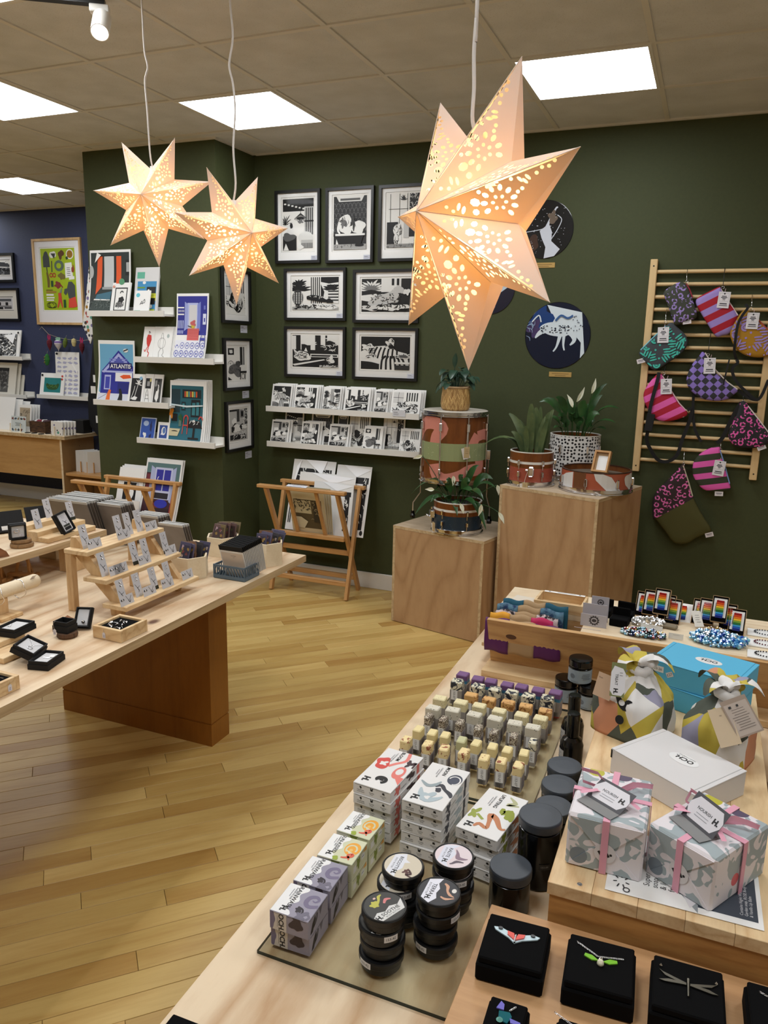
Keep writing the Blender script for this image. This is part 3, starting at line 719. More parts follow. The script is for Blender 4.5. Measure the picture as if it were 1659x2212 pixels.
for k,(px,py) in enumerate([(527,711),(531,852),(537,982)]):
    p = at(px,py,X=PX1+.002); A = Art(.085,.05,k); A.rect(-.5,-.5,.5,.5,(206,209,222)).rect(-.4,.2,-.05,.3,(120,120,130)).rect(-.4,-.02,.2,.05,(150,150,160)).rect(-.4,-.25,-.1,-.18,(150,150,160))
    A.build('title_card',None,T(PX1+.0012,p.y,p.z) @ SIDE,label='small white title card under the %s narrow framed print on the column side' % ['top','middle','lowest'][k],cat='sign',group='title cards')
# navy wall pictures
def d_garden(A):
    A.rect(-.5,-.5,.5,.5,(166,190,24))
    A.poly([(-.44,.2),(-.24,.2),(-.25,.36),(-.3,.44),(-.34,.46),(-.39,.44),(-.44,.36)],(66,72,70)); A.line(-.34,.2,-.33,.1,.03,(60,64,60)); A.stroke([(-.34,.12),(-.31,-.02),(-.32,-.13)],[.05,.08,.06],(112,92,36))
    A.blob(-.14,.4,.09,.06,(235,235,230)); A.poly([(-.2,.42),(-.06,.42),(-.1,.33)],(60,60,60)); A.blob(.1,.4,.08,.07,(98,62,30),.4)
    A.ell(.36,.4,.11,.08,(240,240,232)); A.ell(.36,.4,.085,.062,(160,116,24)); A.line(.24,.33,.3,.35,.06,(40,72,40))
    A.ell(.03,.22,.14,.09,(92,110,96)); A.ell(.02,.22,.07,.045,(166,190,24)); A.line(-.18,.3,-.19,.12,.03,(70,70,64)); A.arc(-.22,.07,.04,.03,0,6.2,.025,(172,56,34)); A.arc(-.13,.07,.04,.03,0,6.2,.025,(172,56,34))
    A.poly([(.2,.26),(.4,.27),(.42,.04),(.2,.02)],(240,240,238)); A.poly([(.3,.04),(.46,.05),(.46,.0),(.3,-.01)],(240,240,238)); A.blob(.43,.16,.04,.06,(150,70,40)); A.lines(.3,.18,.12,5,.03,(80,80,80),.008)
    A.blob(.09,.05,.09,.06,(120,108,50)); A.rect(-.24,-.12,-.17,-.02,(40,78,46)); A.blob(-.04,-.09,.1,.05,(138,56,48)); A.line(.03,-.08,.1,-.13,.03,(138,56,48))
    A.rect(-.4,-.18,-.2,-.165,(120,90,40)); A.rect(-.4,-.22,-.1,-.19,(168,130,60)); A.rect(-.4,-.265,-.18,-.235,W); A.rect(-.4,-.31,-.16,-.285,W); A.rect(-.4,-.35,-.18,-.325,W)
    for k in range(4): A.arc(-.3+.03*k,-.42,.1,.045,k,k+5,.012,(60,62,16))
    A.stroke([(-.02,-.22),(-.02,-.34),(-.08,-.46)],[.05,.06,.03],(206,74,56)); A.stroke([(.02,-.22),(.03,-.34),(.06,-.46)],[.05,.06,.03],(206,74,56)); A.poly([(-.01,-.22),(.08,-.12),(.06,-.22)],(130,130,126)); A.rect(.1,-.46,.17,-.33,(36,84,40))
    A.poly([(.26,-.3),(.22,-.16),(.28,-.04),(.38,-.04),(.46,-.1),(.46,-.3),(.36,-.36)],(74,80,80)); A.blob(.18,-.2,.05,.05,(74,80,80)); A.poly([(.26,-.32),(.46,-.28),(.5,-.44),(.4,-.46),(.24,-.46)],(220,76,58))
def d_street(A):
    A.rect(-.5,-.5,.5,.5,(60,62,66)); scribble(A,-.5,.1,.5,.5,24,W,.04,.16); A.poly([(-.5,.2),(.5,.05),(.5,-.02),(-.5,.1)],W); scribble(A,-.5,-.5,.5,.0,40,(140,142,146),.03,.12); scribble(A,-.5,-.5,.5,.0,20,K,.03,.12)
def d_shop(A):
    A.rect(-.5,-.5,.5,.5,(205,205,208)); A.rect(-.46,.2,.46,.42,(90,92,96))
    for k in range(4): A.rect(-.38+k*.22,-.16,-.3+k*.22,.12,K)
    A.rect(-.46,-.26,.46,-.2,K); A.rect(-.4,-.48,-.1,-.3,(50,50,54)); A.rect(.05,-.5,.2,-.3,K); A.rect(.24,-.46,.46,-.3,(70,70,74))
for lab,q,d,fw,fm,mw,ar,pap in [('tall oak framed print of gardening tools on lime green, on the navy wall',[(66,516),(174,513),(183,703),(83,700)],d_garden,.022,wood('oak_frame',(206,172,122),(176,138,88),'Y',2,4),.07,(0,.05),(236,236,240)),
     ('small black framed street print cut by the photo edge on the navy wall',[(-66,550),(26,545),(35,607),(-60,613)],d_street,.024,M_BLACK,.05,(0,0),(226,226,228)),
     ('black framed print of a shop front, lower one on the navy wall',[(-62,625),(35,620),(47,691),(-55,695)],d_shop,.022,M_BLACK,.075,(0,.02),(224,222,214))]:
    cx,cz,w,h = quad_on(q,Y=NY-.015)
    picture(lab,(cx,NY-.0005,cz),w,h,d,FACE,fw=fw,fm=fm,mat_w=mw,art=ar,paper=pap,group='framed prints on the navy wall')

# ---------------------------------------------------------------- ledges and the sheets standing on them
def ledge(label,x0,x1,ztop,wall,depth=.105,group='white picture ledges'):
    mb = MB(); L = x1-x0
    mb.box(0,L,-depth,0,0,.014).box(0,L,-depth-.012,-depth,-.004,.034).box(0,L,-.013,-.0004,.014,.062)
    return mb.build('picture_ledge',M_WHITE,None,T(x0,wall,ztop-.034),label=label,cat='shelf',group=group)
def span(a,b,Y): 
    p,q = at(*a,Y=Y),at(*b,Y=Y); return p.x,q.x,(p.z+q.z)/2
LEDGE = {}
for key,lab,a,b,wall in [
    ('A','white picture ledge on the olive column, topmost',(187,666),(353,676),PY),('B','white picture ledge on the olive column, second down, by the blue print',(290,768),(461,777),PY),
    ('C','white picture ledge on the olive column, third down, with the boathouse poster',(201,861),(363,872),PY),('D','white picture ledge on the olive column, lowest',(295,944),(463,958),PY),
    ('E','long white picture ledge on the back wall, upper of two',(574,875),(905,896),WY),('F','long white picture ledge on the back wall, lower of two',(576,952),(905,977),WY),
    ('G','white picture ledge on the navy wall holding the cucumber print',(79,854),(190,855),NY),('H','white picture ledge on the navy wall, cut by the photo edge, upper',(-90,770),(47,766),NY),('I','white picture ledge on the navy wall, cut by the photo edge, lower',(-90,851),(56,847),NY)]:
    x0,x1,z = span(a,b,wall-.117); ledge(lab,x0,x1,z,wall); LEDGE[key] = (x0,x1,z-.019,wall)
def bend_fn(h,amp):
    return lambda y: amp*max(0.0,(0.5 - y/h) - .25)**2
def sheet(name,label,cat,w,h,M,draw,thick=.0025,amp=0.0,group=None,border=(238,238,236),seed=1,back=None):
    """card or print: local origin at the bottom centre, facing local +z"""
    A = Art(w,h,seed); A.rect(-.5,-.5,.5,.5,border)
    if draw: draw(A)
    A.L = [([(max(-w/2,min(w/2,x)),max(-h/2,min(h/2,y))) for x,y in p],c,k) for p,c,k in A.L]
    bd = bend_fn(h,amp) if amp else None
    body = MB(); n = 10 if amp else 1
    for k in range(n):
        y0,y1 = -h/2+h*k/n,-h/2+h*(k+1)/n; z0,z1 = (bd(y0),bd(y1)) if bd else (0,0)
        v = [(-w/2,y0,z0-thick),(w/2,y0,z0-thick),(w/2,y1,z1-thick),(-w/2,y1,z1-thick),(-w/2,y0,z0),(w/2,y0,z0),(w/2,y1,z1),(-w/2,y1,z1)]
        fs = [(3,2,1,0),(0,4,7,3),(1,2,6,5),(4,5,6,7)]
        if k == 0: fs.append((0,1,5,4))
        if k == n-1: fs.append((3,7,6,2))
        body.add(v,fs)
    o = body.build(name,back or ink(border),None,M @ T(0,h/2,0),label=label,cat=cat,group=group)
    if len(A.L) > 1: A.build('print',o,None,base=.0001,bend=bd)
    return o
def stand(key,name,label,cat,bl,br,top,draw,front=.1,lean=12,thick=.004,amp=0.0,group=None,border=(238,238,236),roll=0.0,dz=0.0,hmul=1.0):
    """a sheet standing on a ledge; bl, br its bottom corners and top the height of its top edge in the photo"""
    x0,x1,z,wall = LEDGE[key]; Yb = wall-front
    p,q = at(*bl,Y=Yb),at(*br,Y=Yb); w = abs(q.x-p.x); cx = (p.x+q.x)/2; z0 = z
    h = .3
    for _ in range(6):
        t = at((bl[0]+br[0])/2,top,Y=Yb+h*math.sin(math.radians(lean))); h = (t.z-z0)/math.cos(math.radians(lean))
    h *= hmul
    if amp: lean -= 2
    M = T(cx,Yb,z0+.001) @ FACE @ RX(-math.radians(lean)) @ Matrix.Rotation(roll,4,'Z')
    return sheet(name,label,cat,w,h,M,draw,thick,amp,group,border,seed=len(bpy.data.objects))
B1,B2,OR,TEAL,GREY = (36,44,128),(78,150,196),(226,88,34),(44,84,98),(70,78,74)
def d_bedroom(A):
    A.rect(-.47,-.47,.47,.46,(36,46,44)); A.rect(-.2,-.12,.14,.42,(26,34,33)); A.rect(-.14,-.1,.1,.4,(196,202,204)); A.line(-.14,.14,.1,.14,.02,(90,96,98)); A.rect(-.18,-.12,.14,-.08,(150,156,158))
    A.poly([(-.34,-.2),(-.2,-.08),(-.18,.4),(-.3,.4)],OR); A.poly([(.16,-.08),(.28,-.1),(.28,.4),(.16,.4)],OR)
    A.rect(.38,.1,.47,.34,(16,20,20)); A.rect(.4,.14,.47,.3,(170,174,174)); A.ell(-.46,.16,.06,.1,(180,184,184)); A.poly([(.28,-.18),(.47,-.12),(.47,-.16),(.28,-.24)],(130,136,134)); stripes(A,.2,-.4,.47,-.2,8,(84,92,90)); A.ell(.3,.0,.07,.05,(86,150,110))
    A.poly([(-.3,-.2),(.06,-.15),(.04,-.3),(-.34,-.28)],(60,108,128)); A.poly([(-.36,-.27),(.04,-.28),(.03,-.3),(-.37,-.29)],W); A.poly([(-.36,-.29),(.2,-.3),(.34,-.46),(-.47,-.46)],(50,62,58)); scribble(A,-.4,-.45,.2,-.32,30,(104,114,110),.01,.08); A.poly([(-.3,.46),(-.2,.42),(-.36,.3)],W)
def d_lady(A):
    A.rect(-.32,-.42,.36,.34,K); A.rect(-.27,-.38,.31,.3,W); A.blob(.06,-.06,.16,.1,K,.3); A.ell(.06,.13,.07,.06,W); A.arc(.06,.16,.07,.06,.2,3.3,.05,K); A.blob(.0,-.22,.22,.08,(120,120,120)); scribble(A,-.22,-.34,.26,-.14,24,K,.015,.08); A.ell(-.4,.37,.07,.04,(214,150,130))
def d_kitchen(A):
    A.rect(-.42,.26,-.1,.4,(96,176,150)); A.rect(-.38,.12,-.02,.2,(60,140,190)); A.rect(-.38,-.06,.42,.2,(60,140,190)); A.rect(.02,-.06,.4,.08,K); A.ell(-.1,.17,.07,.03,W); A.rect(-.38,-.12,.42,-.06,(196,202,60)); A.rect(-.38,-.22,.42,-.12,(214,214,60)); A.ell(.1,-.02,.05,.05,W); A.rect(-.38,-.44,.42,-.22,(60,140,190)); A.rect(.16,-.3,.4,-.16,K); A.rect(-.38,.05,-.06,.08,(110,150,50)); A.rect(-.2,-.44,.4,-.4,(196,206,60)); A.ell(.24,-.34,.06,.04,W)
def d_small_sign(A):
    A.ell(-.3,.3,.13,.09,(96,190,206)); A.rect(-.44,-.46,-.06,-.36,(96,176,150)); A.stroke([(-.12,-.12),(.0,.04),(.04,-.1)],.03,K); A.stroke([(-.1,-.08),(.2,-.02)],.03,K); A.stroke([(.08,.02),(.16,.12),(.2,.0)],.03,K)
def d_strawberry(A):
    A.poly([(-.02,.26),(.2,.24),(.26,.1),(.14,-.08),(.02,-.16),(-.14,-.02),(-.2,.14),(-.12,.26)],(204,52,44)); A.stroke([(.0,.28),(-.02,.36),(.12,.3)],.05,(80,50,40)); A.stroke([(.06,-.14),(.0,-.26),(.12,-.3),(.06,-.42)],.07,(204,60,50)); A.stroke([(-.04,-.12),(-.22,-.26),(-.3,-.2)],.06,(204,60,50))
def d_garlic(A):
    c = (150,150,148); A.arc(-.04,.0,.2,.16,0,6.3,.02,c,20); A.arc(-.04,.0,.1,.16,0,6.3,.015,c,20); A.stroke([(-.1,.14),(-.06,.3),(.0,.28),(.04,.14)],.02,c); A.stroke([(-.06,-.16),(-.16,-.28),(-.14,-.42),(-.22,-.42)],.025,c); A.stroke([(.04,-.16),(.1,-.28),(.04,-.36),(.16,-.42)],.025,c); A.ell(.28,.22,.07,.06,(170,182,180))
def d_blueroom(A):
    A.rect(-.46,-.12,.46,.46,(38,42,140)); A.rect(-.16,-.04,.18,.36,(176,184,226)); A.rect(-.1,-.06,.14,.33,(206,206,208)); A.poly([(-.24,.38),(-.14,.34),(-.14,-.02),(-.24,-.06)],(150,160,214)); A.poly([(.26,.38),(.16,.34),(.16,-.02),(.26,-.06)],(120,132,200)); A.rect(-.46,.28,-.26,.3,W); A.rect(-.46,.18,-.26,.2,W)
    for k in range(4): A.ell(-.42+.05*k,.24,.012,.02,W,6); A.rect(-.44+.05*k,-.02,-.41+.05*k,.1,(170,178,222)); A.rect(-.44+.05*k,-.1,-.41+.05*k,-.05,(170,178,222))
    A.rect(.34,.04,.44,.2,(210,214,236)); A.rect(.37,.08,.41,.16,(60,66,160)); A.rect(.36,.26,.42,.32,(100,108,190))
    A.ell(.04,.02,.06,.05,(198,176,60)); A.blob(.04,.06,.08,.04,(190,90,90),.6); A.rect(-.12,-.2,.24,-.02,(196,66,66)); stripes(A,-.12,-.2,.24,-.02,12,(222,120,116),False); A.stroke([(-.12,.02),(.0,.0)],.02,K)
    A.rect(-.47,-.46,.47,-.2,(226,228,238))
    for j in range(2):
        for i in range(6): A.arc(-.4+.16*i,-.28-.12*j,.06,.045,0,6.3,.014,(66,74,170),12); A.ell(-.4+.16*i,-.28-.12*j,.02,.016,(66,74,170),8)
    A.stroke([(.3,-.3),(.34,-.12),(.44,-.12),(.46,-.3)],.02,(60,66,160)); A.rect(.3,-.2,.46,-.16,(60,66,160))
def d_boathouse(A):
    A.rect(-.46,-.36,.46,.44,(108,170,206)); A.poly([(-.42,.0),(.06,.34),(.46,.08),(.46,-.36),(-.42,-.36)],(40,44,148)); A.poly([(-.36,.02),(.06,.3),(.42,.07),(.42,.02),(.06,.24),(-.36,-.04)],(170,178,226)); stripes(A,-.2,.1,.3,.22,4,(120,130,206),False)
    A.rect(-.2,.04,.42,.14,(26,28,100)); A.text('ATLANTIS',.11,.085,A.w*.125,W,.02,sx=1.0)
    A.rect(-.4,-.02,.46,.01,(170,178,226)); A.rect(-.02,-.16,.44,-.02,(232,232,236)); A.poly([(.1,-.08),(.2,-.05),(.38,-.05),(.42,-.1),(.2,-.12)],OR); A.rect(.06,-.34,.38,-.18,(30,34,120)); A.line(.06,-.24,.38,-.24,.02,(150,160,220)); A.rect(-.32,-.3,-.14,-.06,(170,178,226)); A.rect(-.29,-.28,-.17,-.09,(60,66,170)); A.ell(.26,.34,.07,.03,W); A.line(.2,.33,.32,.36,.03,(60,60,60))
    A.rect(-.47,-.49,.47,-.36,(214,218,232)); A.line(-.46,-.46,-.2,-.36,.01,(90,90,120)); A.stroke([(-.18,-.47),(-.17,-.38),(-.14,-.3)],[.12,.09,.06],(232,110,40)); A.stroke([(.16,-.47),(.17,-.38),(.13,-.28)],[.14,.09,.05],K)
def d_flower(A):
    A.rect(-.36,-.42,.36,.36,K); leaves(A,.12,.16,6,.24,.06,W,-.2,3.0); A.stroke([(.1,.16),(.0,-.1),(-.06,-.3)],.03,W); A.stroke([(-.3,-.36),(-.16,-.1),(-.1,.1)],.03,W); A.blob(-.06,-.32,.18,.06,W,.5); A.ell(.24,.36,.1,.06,(140,186,216))
def d_chairs(A):
    A.rect(-.38,.02,.3,.36,K); A.rect(-.2,.1,.14,.26,(150,150,150)); A.rect(-.38,-.44,.38,.02,W); A.stroke([(-.3,-.42),(-.1,.0),(.2,-.42)],.04,K); A.line(-.2,-.2,.12,-.2,.04,K); A.line(-.26,-.32,.16,-.32,.04,K); A.ell(.2,.3,.12,.06,(206,196,120))
def d_egret(A):
    A.rect(-.38,-.44,.4,.36,(60,60,58)); A.blob(.0,-.2,.18,.2,W,.3); A.stroke([(.04,-.06),(.1,.1),(.02,.16)],.08,W); A.ell(.08,.3,.14,.05,K); A.blob(-.2,.2,.12,.1,(150,150,148))
def d_bluecats(A):
    A.rect(-.46,-.46,.46,.46,(48,84,170)); A.ell(-.14,.24,.18,.12,(170,190,224)); A.blob(.2,.1,.08,.2,(30,40,90),.5); A.blob(-.16,-.28,.1,.12,W,.5); A.blob(.2,-.34,.07,.12,(30,40,90),.5)
def d_bluewhale(A):
    A.rect(-.34,-.34,.36,.34,(48,76,150)); A.ell(.04,.04,.2,.22,W); A.ell(.08,.06,.13,.16,(90,124,180)); A.blob(-.06,-.12,.12,.06,(230,232,238))
def d_tealroom(A):
    A.rect(-.46,-.46,.46,.42,(30,92,104)); A.rect(-.46,-.02,-.2,.36,(26,52,60)); A.rect(-.14,.22,.4,.36,(18,34,40))
    for k in range(7): A.rect(-.08+k*.055,.24,-.04+k*.055,.33,[(200,80,40),(220,200,90),(90,160,150)][k % 3])
    A.rect(.12,-.08,.38,.2,(14,22,28)); A.rect(.15,-.05,.24,.16,(50,120,130)); A.rect(.27,-.05,.35,.16,(50,120,130)); A.rect(-.16,.02,-.04,.16,(16,44,52)); A.rect(-.13,.05,-.07,.13,(60,140,150)); A.rect(-.46,-.46,.46,-.2,(34,102,120)); A.rect(-.42,-.16,-.26,-.04,K); A.blob(-.44,-.03,.06,.07,(236,150,50),.5)
    A.poly([(.06,-.14),(.4,-.14),(.48,-.26),(.02,-.26)],(14,14,18)); scribble(A,.1,-.2,.4,-.15,14,W,.015,.05); A.rect(.22,-.42,.28,-.26,(14,14,18)); A.rect(.1,-.44,.4,-.41,(14,14,18)); A.arc(.0,-.12,.06,.06,0,3.1,.03,(200,70,60)); A.line(-.06,-.12,-.08,-.36,.02,(200,70,60)); A.line(.06,-.12,.06,-.36,.02,(200,70,60)); A.line(-.08,-.22,.07,-.22,.03,(200,70,60)); A.arc(.42,-.12,.05,.05,0,3.1,.03,(200,70,60)); A.poly([(-.46,-.28),(-.14,-.28),(-.2,-.4),(-.46,-.4)],(206,196,160)); A.ell(-.3,-.34,.11,.03,K); A.rect(-.2,-.24,-.12,-.14,(90,120,110)); A.blob(-.16,-.1,.06,.05,(40,90,50),.5)
    A.poly([(-.46,.12),(.0,.1),(.46,.12),(.46,.1),(.0,.07),(-.46,.1)],(206,220,224))
def d_vista(A):
    for j in range(9):
        for i in range(4):
            if A.r.random() < .85: A.blob(-.34+i*.23,.36-j*.095,.09,.026,(176,178,206),.5,12)
    A.ell(-.42,.46,.05,.025,K,10); A.poly([(.18,.24),(.42,.02),(.42,.08),(.24,.26)],(250,250,250))
def d_cucumber(A):
    A.rect(-.34,-.32,.36,.3,(30,122,122)); A.stroke([(-.24,.04),(-.14,-.08),(.02,-.1),(.18,-.08),(.27,.05)],[.06,.16,.17,.16,.06],(40,80,36)); scribble(A,-.2,-.12,.2,-.02,22,(120,160,60),.012,.03); A.ell(-.44,.4,.045,.05,K,10); A.ell(.4,.38,.04,.045,(196,60,50),10); A.ell(.4,.25,.04,.045,(196,60,50),10)
def d_crowd(A):
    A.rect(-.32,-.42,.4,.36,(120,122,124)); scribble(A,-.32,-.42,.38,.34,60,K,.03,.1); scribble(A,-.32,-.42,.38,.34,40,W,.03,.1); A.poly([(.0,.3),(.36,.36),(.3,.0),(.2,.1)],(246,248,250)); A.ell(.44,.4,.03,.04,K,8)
def d_doorway(A):
    A.rect(-.2,-.4,.2,.34,(90,90,88)); A.rect(-.2,.24,.2,.34,(40,40,40)); stripes(A,-.14,-.24,.16,.2,5,(40,40,40)); scribble(A,-.2,-.4,.2,.24,26,(150,150,148),.02,.1); A.ell(-.42,.42,.05,.03,K,8)
G1 = 'prints on the column ledges'
stand('A','art_print','tall print of a dark bedroom with orange curtains on the topmost column ledge','print',(196,667),(283,672),541,d_bedroom,.05,5,amp=.065,group=G1)
stand('A','art_print','cream kitchen print with blue panels behind a small card on the topmost column ledge','print',(287,674),(338,677),578,d_kitchen,.055,10,.012,group=G1,border=(214,214,214))
stand('A','greeting_card','white card with a black portrait of a seated lady on the topmost column ledge','card',(236,668),(275,669),611,d_lady,.095,14,.01,group=G1)
stand('A','greeting_card','small white card with a pale blue dot on the topmost column ledge','card',(287,670),(320,671),628,d_small_sign,.095,14,.006,group=G1)
stand('B','art_print','tall blue print of a room with a red tablecloth on the second column ledge','print',(381,775),(449,778),635,d_blueroom,.05,6,amp=.08,group=G1)
stand('B','greeting_card','white card with a pink mark, half hidden behind the garlic card','card',(352,772),(376,773),706,lambda A: A.ell(-.1,-.02,.14,.1,(214,70,120)),.075,14,.005,group=G1)
stand('B','greeting_card','white card with a grey walking garlic drawing','card',(327,769),(366,771),706,d_garlic,.088,14,.012,group=G1)
stand('B','greeting_card','white card with a red running strawberry drawing','card',(304,768),(328,769),706,d_strawberry,.09,14,.008,group=G1)
stand('C','art_print','tall blue boathouse poster with two dogs and the word ATLANTIS','print',(216,860),(293,864),736,d_boathouse,.045,4,amp=.07,group=G1)
stand('C','greeting_card','black card with a white lily on the third column ledge','card',(274,863),(307,865),808,d_flower,.09,14,.008,group=G1)
stand('C','greeting_card','narrow card of black chairs beside the lily card','card',(307,865),(325,867),808,d_chairs,.085,14,.008,group=G1)
stand('C','greeting_card','narrow card of a white egret at the end of the third column ledge','card',(326,866),(346,869),809,d_egret,.08,14,.008,group=G1)
stand('D','greeting_card','blue card with cats and a moon on the lowest column ledge','card',(300,946),(332,948),902,d_bluecats,.09,15,.006,group=G1,border=(200,210,228))
stand('D','greeting_card','small white card with a blue picture on the lowest column ledge','card',(338,948),(362,950),912,d_bluewhale,.09,13,.008,group=G1)
for k in range(4):
    stand('D','art_print',['spare print standing directly behind the teal kitchen print','second spare print behind the teal kitchen print','third spare print behind the teal kitchen print','rearmost spare print behind the teal kitchen print'][k],'print',(372+4*k,952),(446+4*k,956),823-k,None,.05-.009*k,5,amp=.06,group='spare copies of the teal kitchen print',thick=.002)
stand('D','art_print','tall teal print of a kitchen table with red chairs on the lowest column ledge','print',(367,951),(441,955),823,d_tealroom,.058,6,amp=.06,group=G1)
stand('G','art_print','tall pale print of many small buildings on the navy wall ledge','print',(123,857),(174,857),761,d_vista,.05,4,amp=.04,group='prints on the navy wall ledges')
stand('G','art_print','print of a green gherkin on a teal panel on the navy wall ledge','print',(85,856),(136,856),806,d_cucumber,.095,12,.008,group='prints on the navy wall ledges')
stand('H','art_print','mounted print of a busy crowd behind cellophane on the navy wall','print',(-25,769),(40,769),713,d_crowd,.09,12,.012,group='prints on the navy wall ledges')
for k in range(3):
    stand('I','art_print',['mounted print of an old doorway on the lower navy ledge','second mounted print, directly behind the doorway print','rearmost mounted print behind the doorway print'][k],'print',(-22+9*k,850),(31+9*k,850),783+2*k,d_doorway,.095-.025*k,12,.006,group='prints on the navy wall ledges',border=(222,218,206))
# back wall ledges: long rows of black and white cards
G2 = 'black and white cards on the back wall ledges'
up = [((584,873),(627,876),830,d_sofa),((633,876),(683,880),833,d_leopard),((694,881),(733,884),836,d_pineapple),((741,884),(796,888),838,d_rhino),((806,888),(836,890),842,d_panda),((842,890),(905,894),844,d_cat)]
nm = ['striped sofa animals','leopard under glossy cellophane','chameleon and stripes','rhino indoors','small panda scene','tangled leaves']
def framed(d):
    def f(A):
        B = Art(A.w*.86,A.h*.84,A.r.randint(0,99)); B.rect(-.5,-.5,.5,.5,W); d(B); ww,hh = B.w/2,B.h/2
        for p,c,k in B.L: A.L.append(([(max(-ww,min(ww,x)),max(-hh,min(hh,y))) for x,y in p],c,A.k+k))
        A.k += B.k
    return f
for n,(a,b,t,d) in enumerate(up):
    for q in range(2,-1,-1):
        sfx = ['in front','second in its stack','rear of its stack'][q]
        stand('E','greeting_card','glossy card of %s on the upper back ledge, %s' % (nm[n],sfx),'card',(a[0]+5*q,a[1]),(b[0]+5*q,b[1]),t-q,framed(d) if q == 0 else None,.092-.014*q,14,.004,group=G2)
lo2 = [((613,955),(653,958),886,d_chandelier),((670,958),(717,962),890,d_elephant),((727,962),(728+20,963),893,d_elephant),((752,963),(797,966),895,d_cat),((825,966),(871,971),900,d_tiger)]
for n,(a,b,t,d) in enumerate(lo2):
    stand('F','greeting_card','tall portrait card of %s standing behind on the lower back ledge' % ['a chandelier room','a dark doorway','a dark doorway, second copy','a spotted animal at night','tall windows'][n],'card',a,b,t,framed(d),.04,8,.004,group=G2,border=(226,222,212))
lo = [((583,952),(621,955),907,d_panda),((648,957),(686,960),911,d_leopard),((708,961),(750,965),917,d_panda),((782,965),(823,969),921,d_horse),((861,970),(905,974),927,d_cat)]
for n,(a,b,t,d) in enumerate(lo):
    for q in range(1 if n != 1 else 2,-1,-1):
        stand('F','greeting_card','small card of %s in the front row, lower back ledge%s' % (['a patterned bedroom','animals, with shiny cellophane','pandas','a grey horse','a frog in a pot'][n],['',', second copy behind',', third copy behind'][q]),'card',(a[0]+6*q,a[1]),(b[0]+6*q,b[1]),t-q,framed(d) if q == 0 else None,.093-.016*q,14,.005,group=G2)
p = at(862,893,Y=WY-.118); A = Art(.09,.042,1); A.rect(-.5,-.5,.5,.5,(208,210,216)).rect(-.42,.1,-.1,.2,(130,130,136)).rect(-.42,-.1,.0,-.04,(150,150,156)).rect(-.42,-.26,-.05,-.2,(150,150,156))
A.build('price_card',None,T(p.x,WY-.1195,p.z) @ FACE,label='white price card on the lip of the upper back ledge',cat='sign')

# painted vinyl records and their small brass plates
def record(label,px,r,paint):
    p = at(*px,Y=WY-.003); R = (at(px[0]+r,px[1],Y=WY-.003)-p).length
    t = thing('painted_record',label,'record',M=T(p.x,WY-.0005,p.z) @ FACE,group='painted vinyl records')
    MB().lathe([(R,0),(R,.002),(R-.004,.003),(.004,.003)],56).build('vinyl_disc',mat('vinyl_black',(12,13,18),.12),t)
    A = Art(2*R,2*R,int(px[1])); paint(A)
    RR = R*.985
    L = []
    for pts,c,k in A.L:
        q = []
        for x,y in pts:
            d = math.hypot(x,y); f = RR/d if d > RR else 1; q.append((x*f,y*f))
        L.append((q,c,k))
    A.L = L; o = A.build('paint',t,T(0,0,.0032),step=.00008)
    for s_ in o.data.materials: s_.node_tree.nodes['Principled BSDF'].inputs['Roughness'].default_value = .25
def paint_blue(A):
    N_,Wh,Bl = (10,22,46),(214,226,234),(26,62,122)
    A.ell(0,0,.5,.5,N_,40); A.poly([(-.2,.5),(.5,.5),(.5,-.3),(.44,-.4),(.36,-.1),(.24,.04),(.0,.12),(-.14,.1),(-.1,.3)],Wh); A.blob(-.28,.26,.16,.2,Bl,.5); A.blob(-.36,.1,.1,.12,(70,58,100),.5)
    A.blob(-.02,.1,.26,.1,Wh,.4,30); A.stroke([(-.34,-.04),(-.24,.06),(.02,.14),(.2,.06),(.26,-.06),(.2,-.14)],[.02,.08,.14,.12,.06,.02],Wh); A.stroke([(.04,.0),(.0,-.16),(-.05,-.24)],[.06,.03,.02],Wh); A.stroke([(.1,.0),(.1,-.14),(.12,-.22)],[.05,.03,.02],Wh)
    for k in range(46): A.ell(A.r.uniform(-.26,.2),A.r.uniform(.02,.16),A.r.uniform(.006,.016),A.r.uniform(.005,.012),N_,7)
    for k in range(16): A.ell(A.r.uniform(.2,.42),A.r.uniform(.06,.4),.008,.008,N_,6)
    A.stroke([(-.04,.22),(.04,.3),(.14,.26),(.22,.3)],.03,(60,96,150)); A.stroke([(-.4,.2),(-.3,.3),(-.26,.2)],.02,Wh); scribble(A,-.44,-.1,-.3,.2,10,(140,160,190),.012,.1)
def paint_black(A):
    Kb,Wh = (10,10,12),(206,212,224)
    A.ell(0,0,.5,.5,Kb,40); A.poly([(-.1,-.02),(.06,.1),(.12,-.04),(.12,-.2),(.28,-.34),(.2,-.5),(.0,-.5),(.02,-.3),(-.06,-.14)],Wh); A.stroke([(.0,.0),(.16,.34),(.2,.36)],[.05,.03,.02],Wh); A.stroke([(.12,-.16),(.22,.0),(.28,.16),(.2,.24)],.014,Wh); A.stroke([(-.4,-.04),(-.1,.0),(.1,.06)],.012,Wh); A.blob(.12,.2,.08,.1,(110,96,84),.5); A.blob(-.24,-.24,.14,.14,(66,44,34),.5)
    for k in range(70): A.ell(A.r.uniform(-.36,.4),A.r.uniform(-.4,.4),A.r.uniform(.003,.009),A.r.uniform(.003,.009),Wh,6)
def paint_third(A):
    A.ell(0,0,.5,.5,(14,20,44),40); A.poly([(-.1,.5),(.4,.34),(.5,.1),(.2,-.1),(-.2,-.2),(-.3,.2)],(190,208,224)); A.blob(.2,.26,.2,.1,(60,120,180),.5); A.blob(.0,-.1,.2,.12,(230,236,240),.4); A.blob(-.1,-.36,.2,.1,(120,100,150),.4)
record('painted vinyl record with blue and white swirls, fully visible below the large star',(1204,725),72,paint_blue)
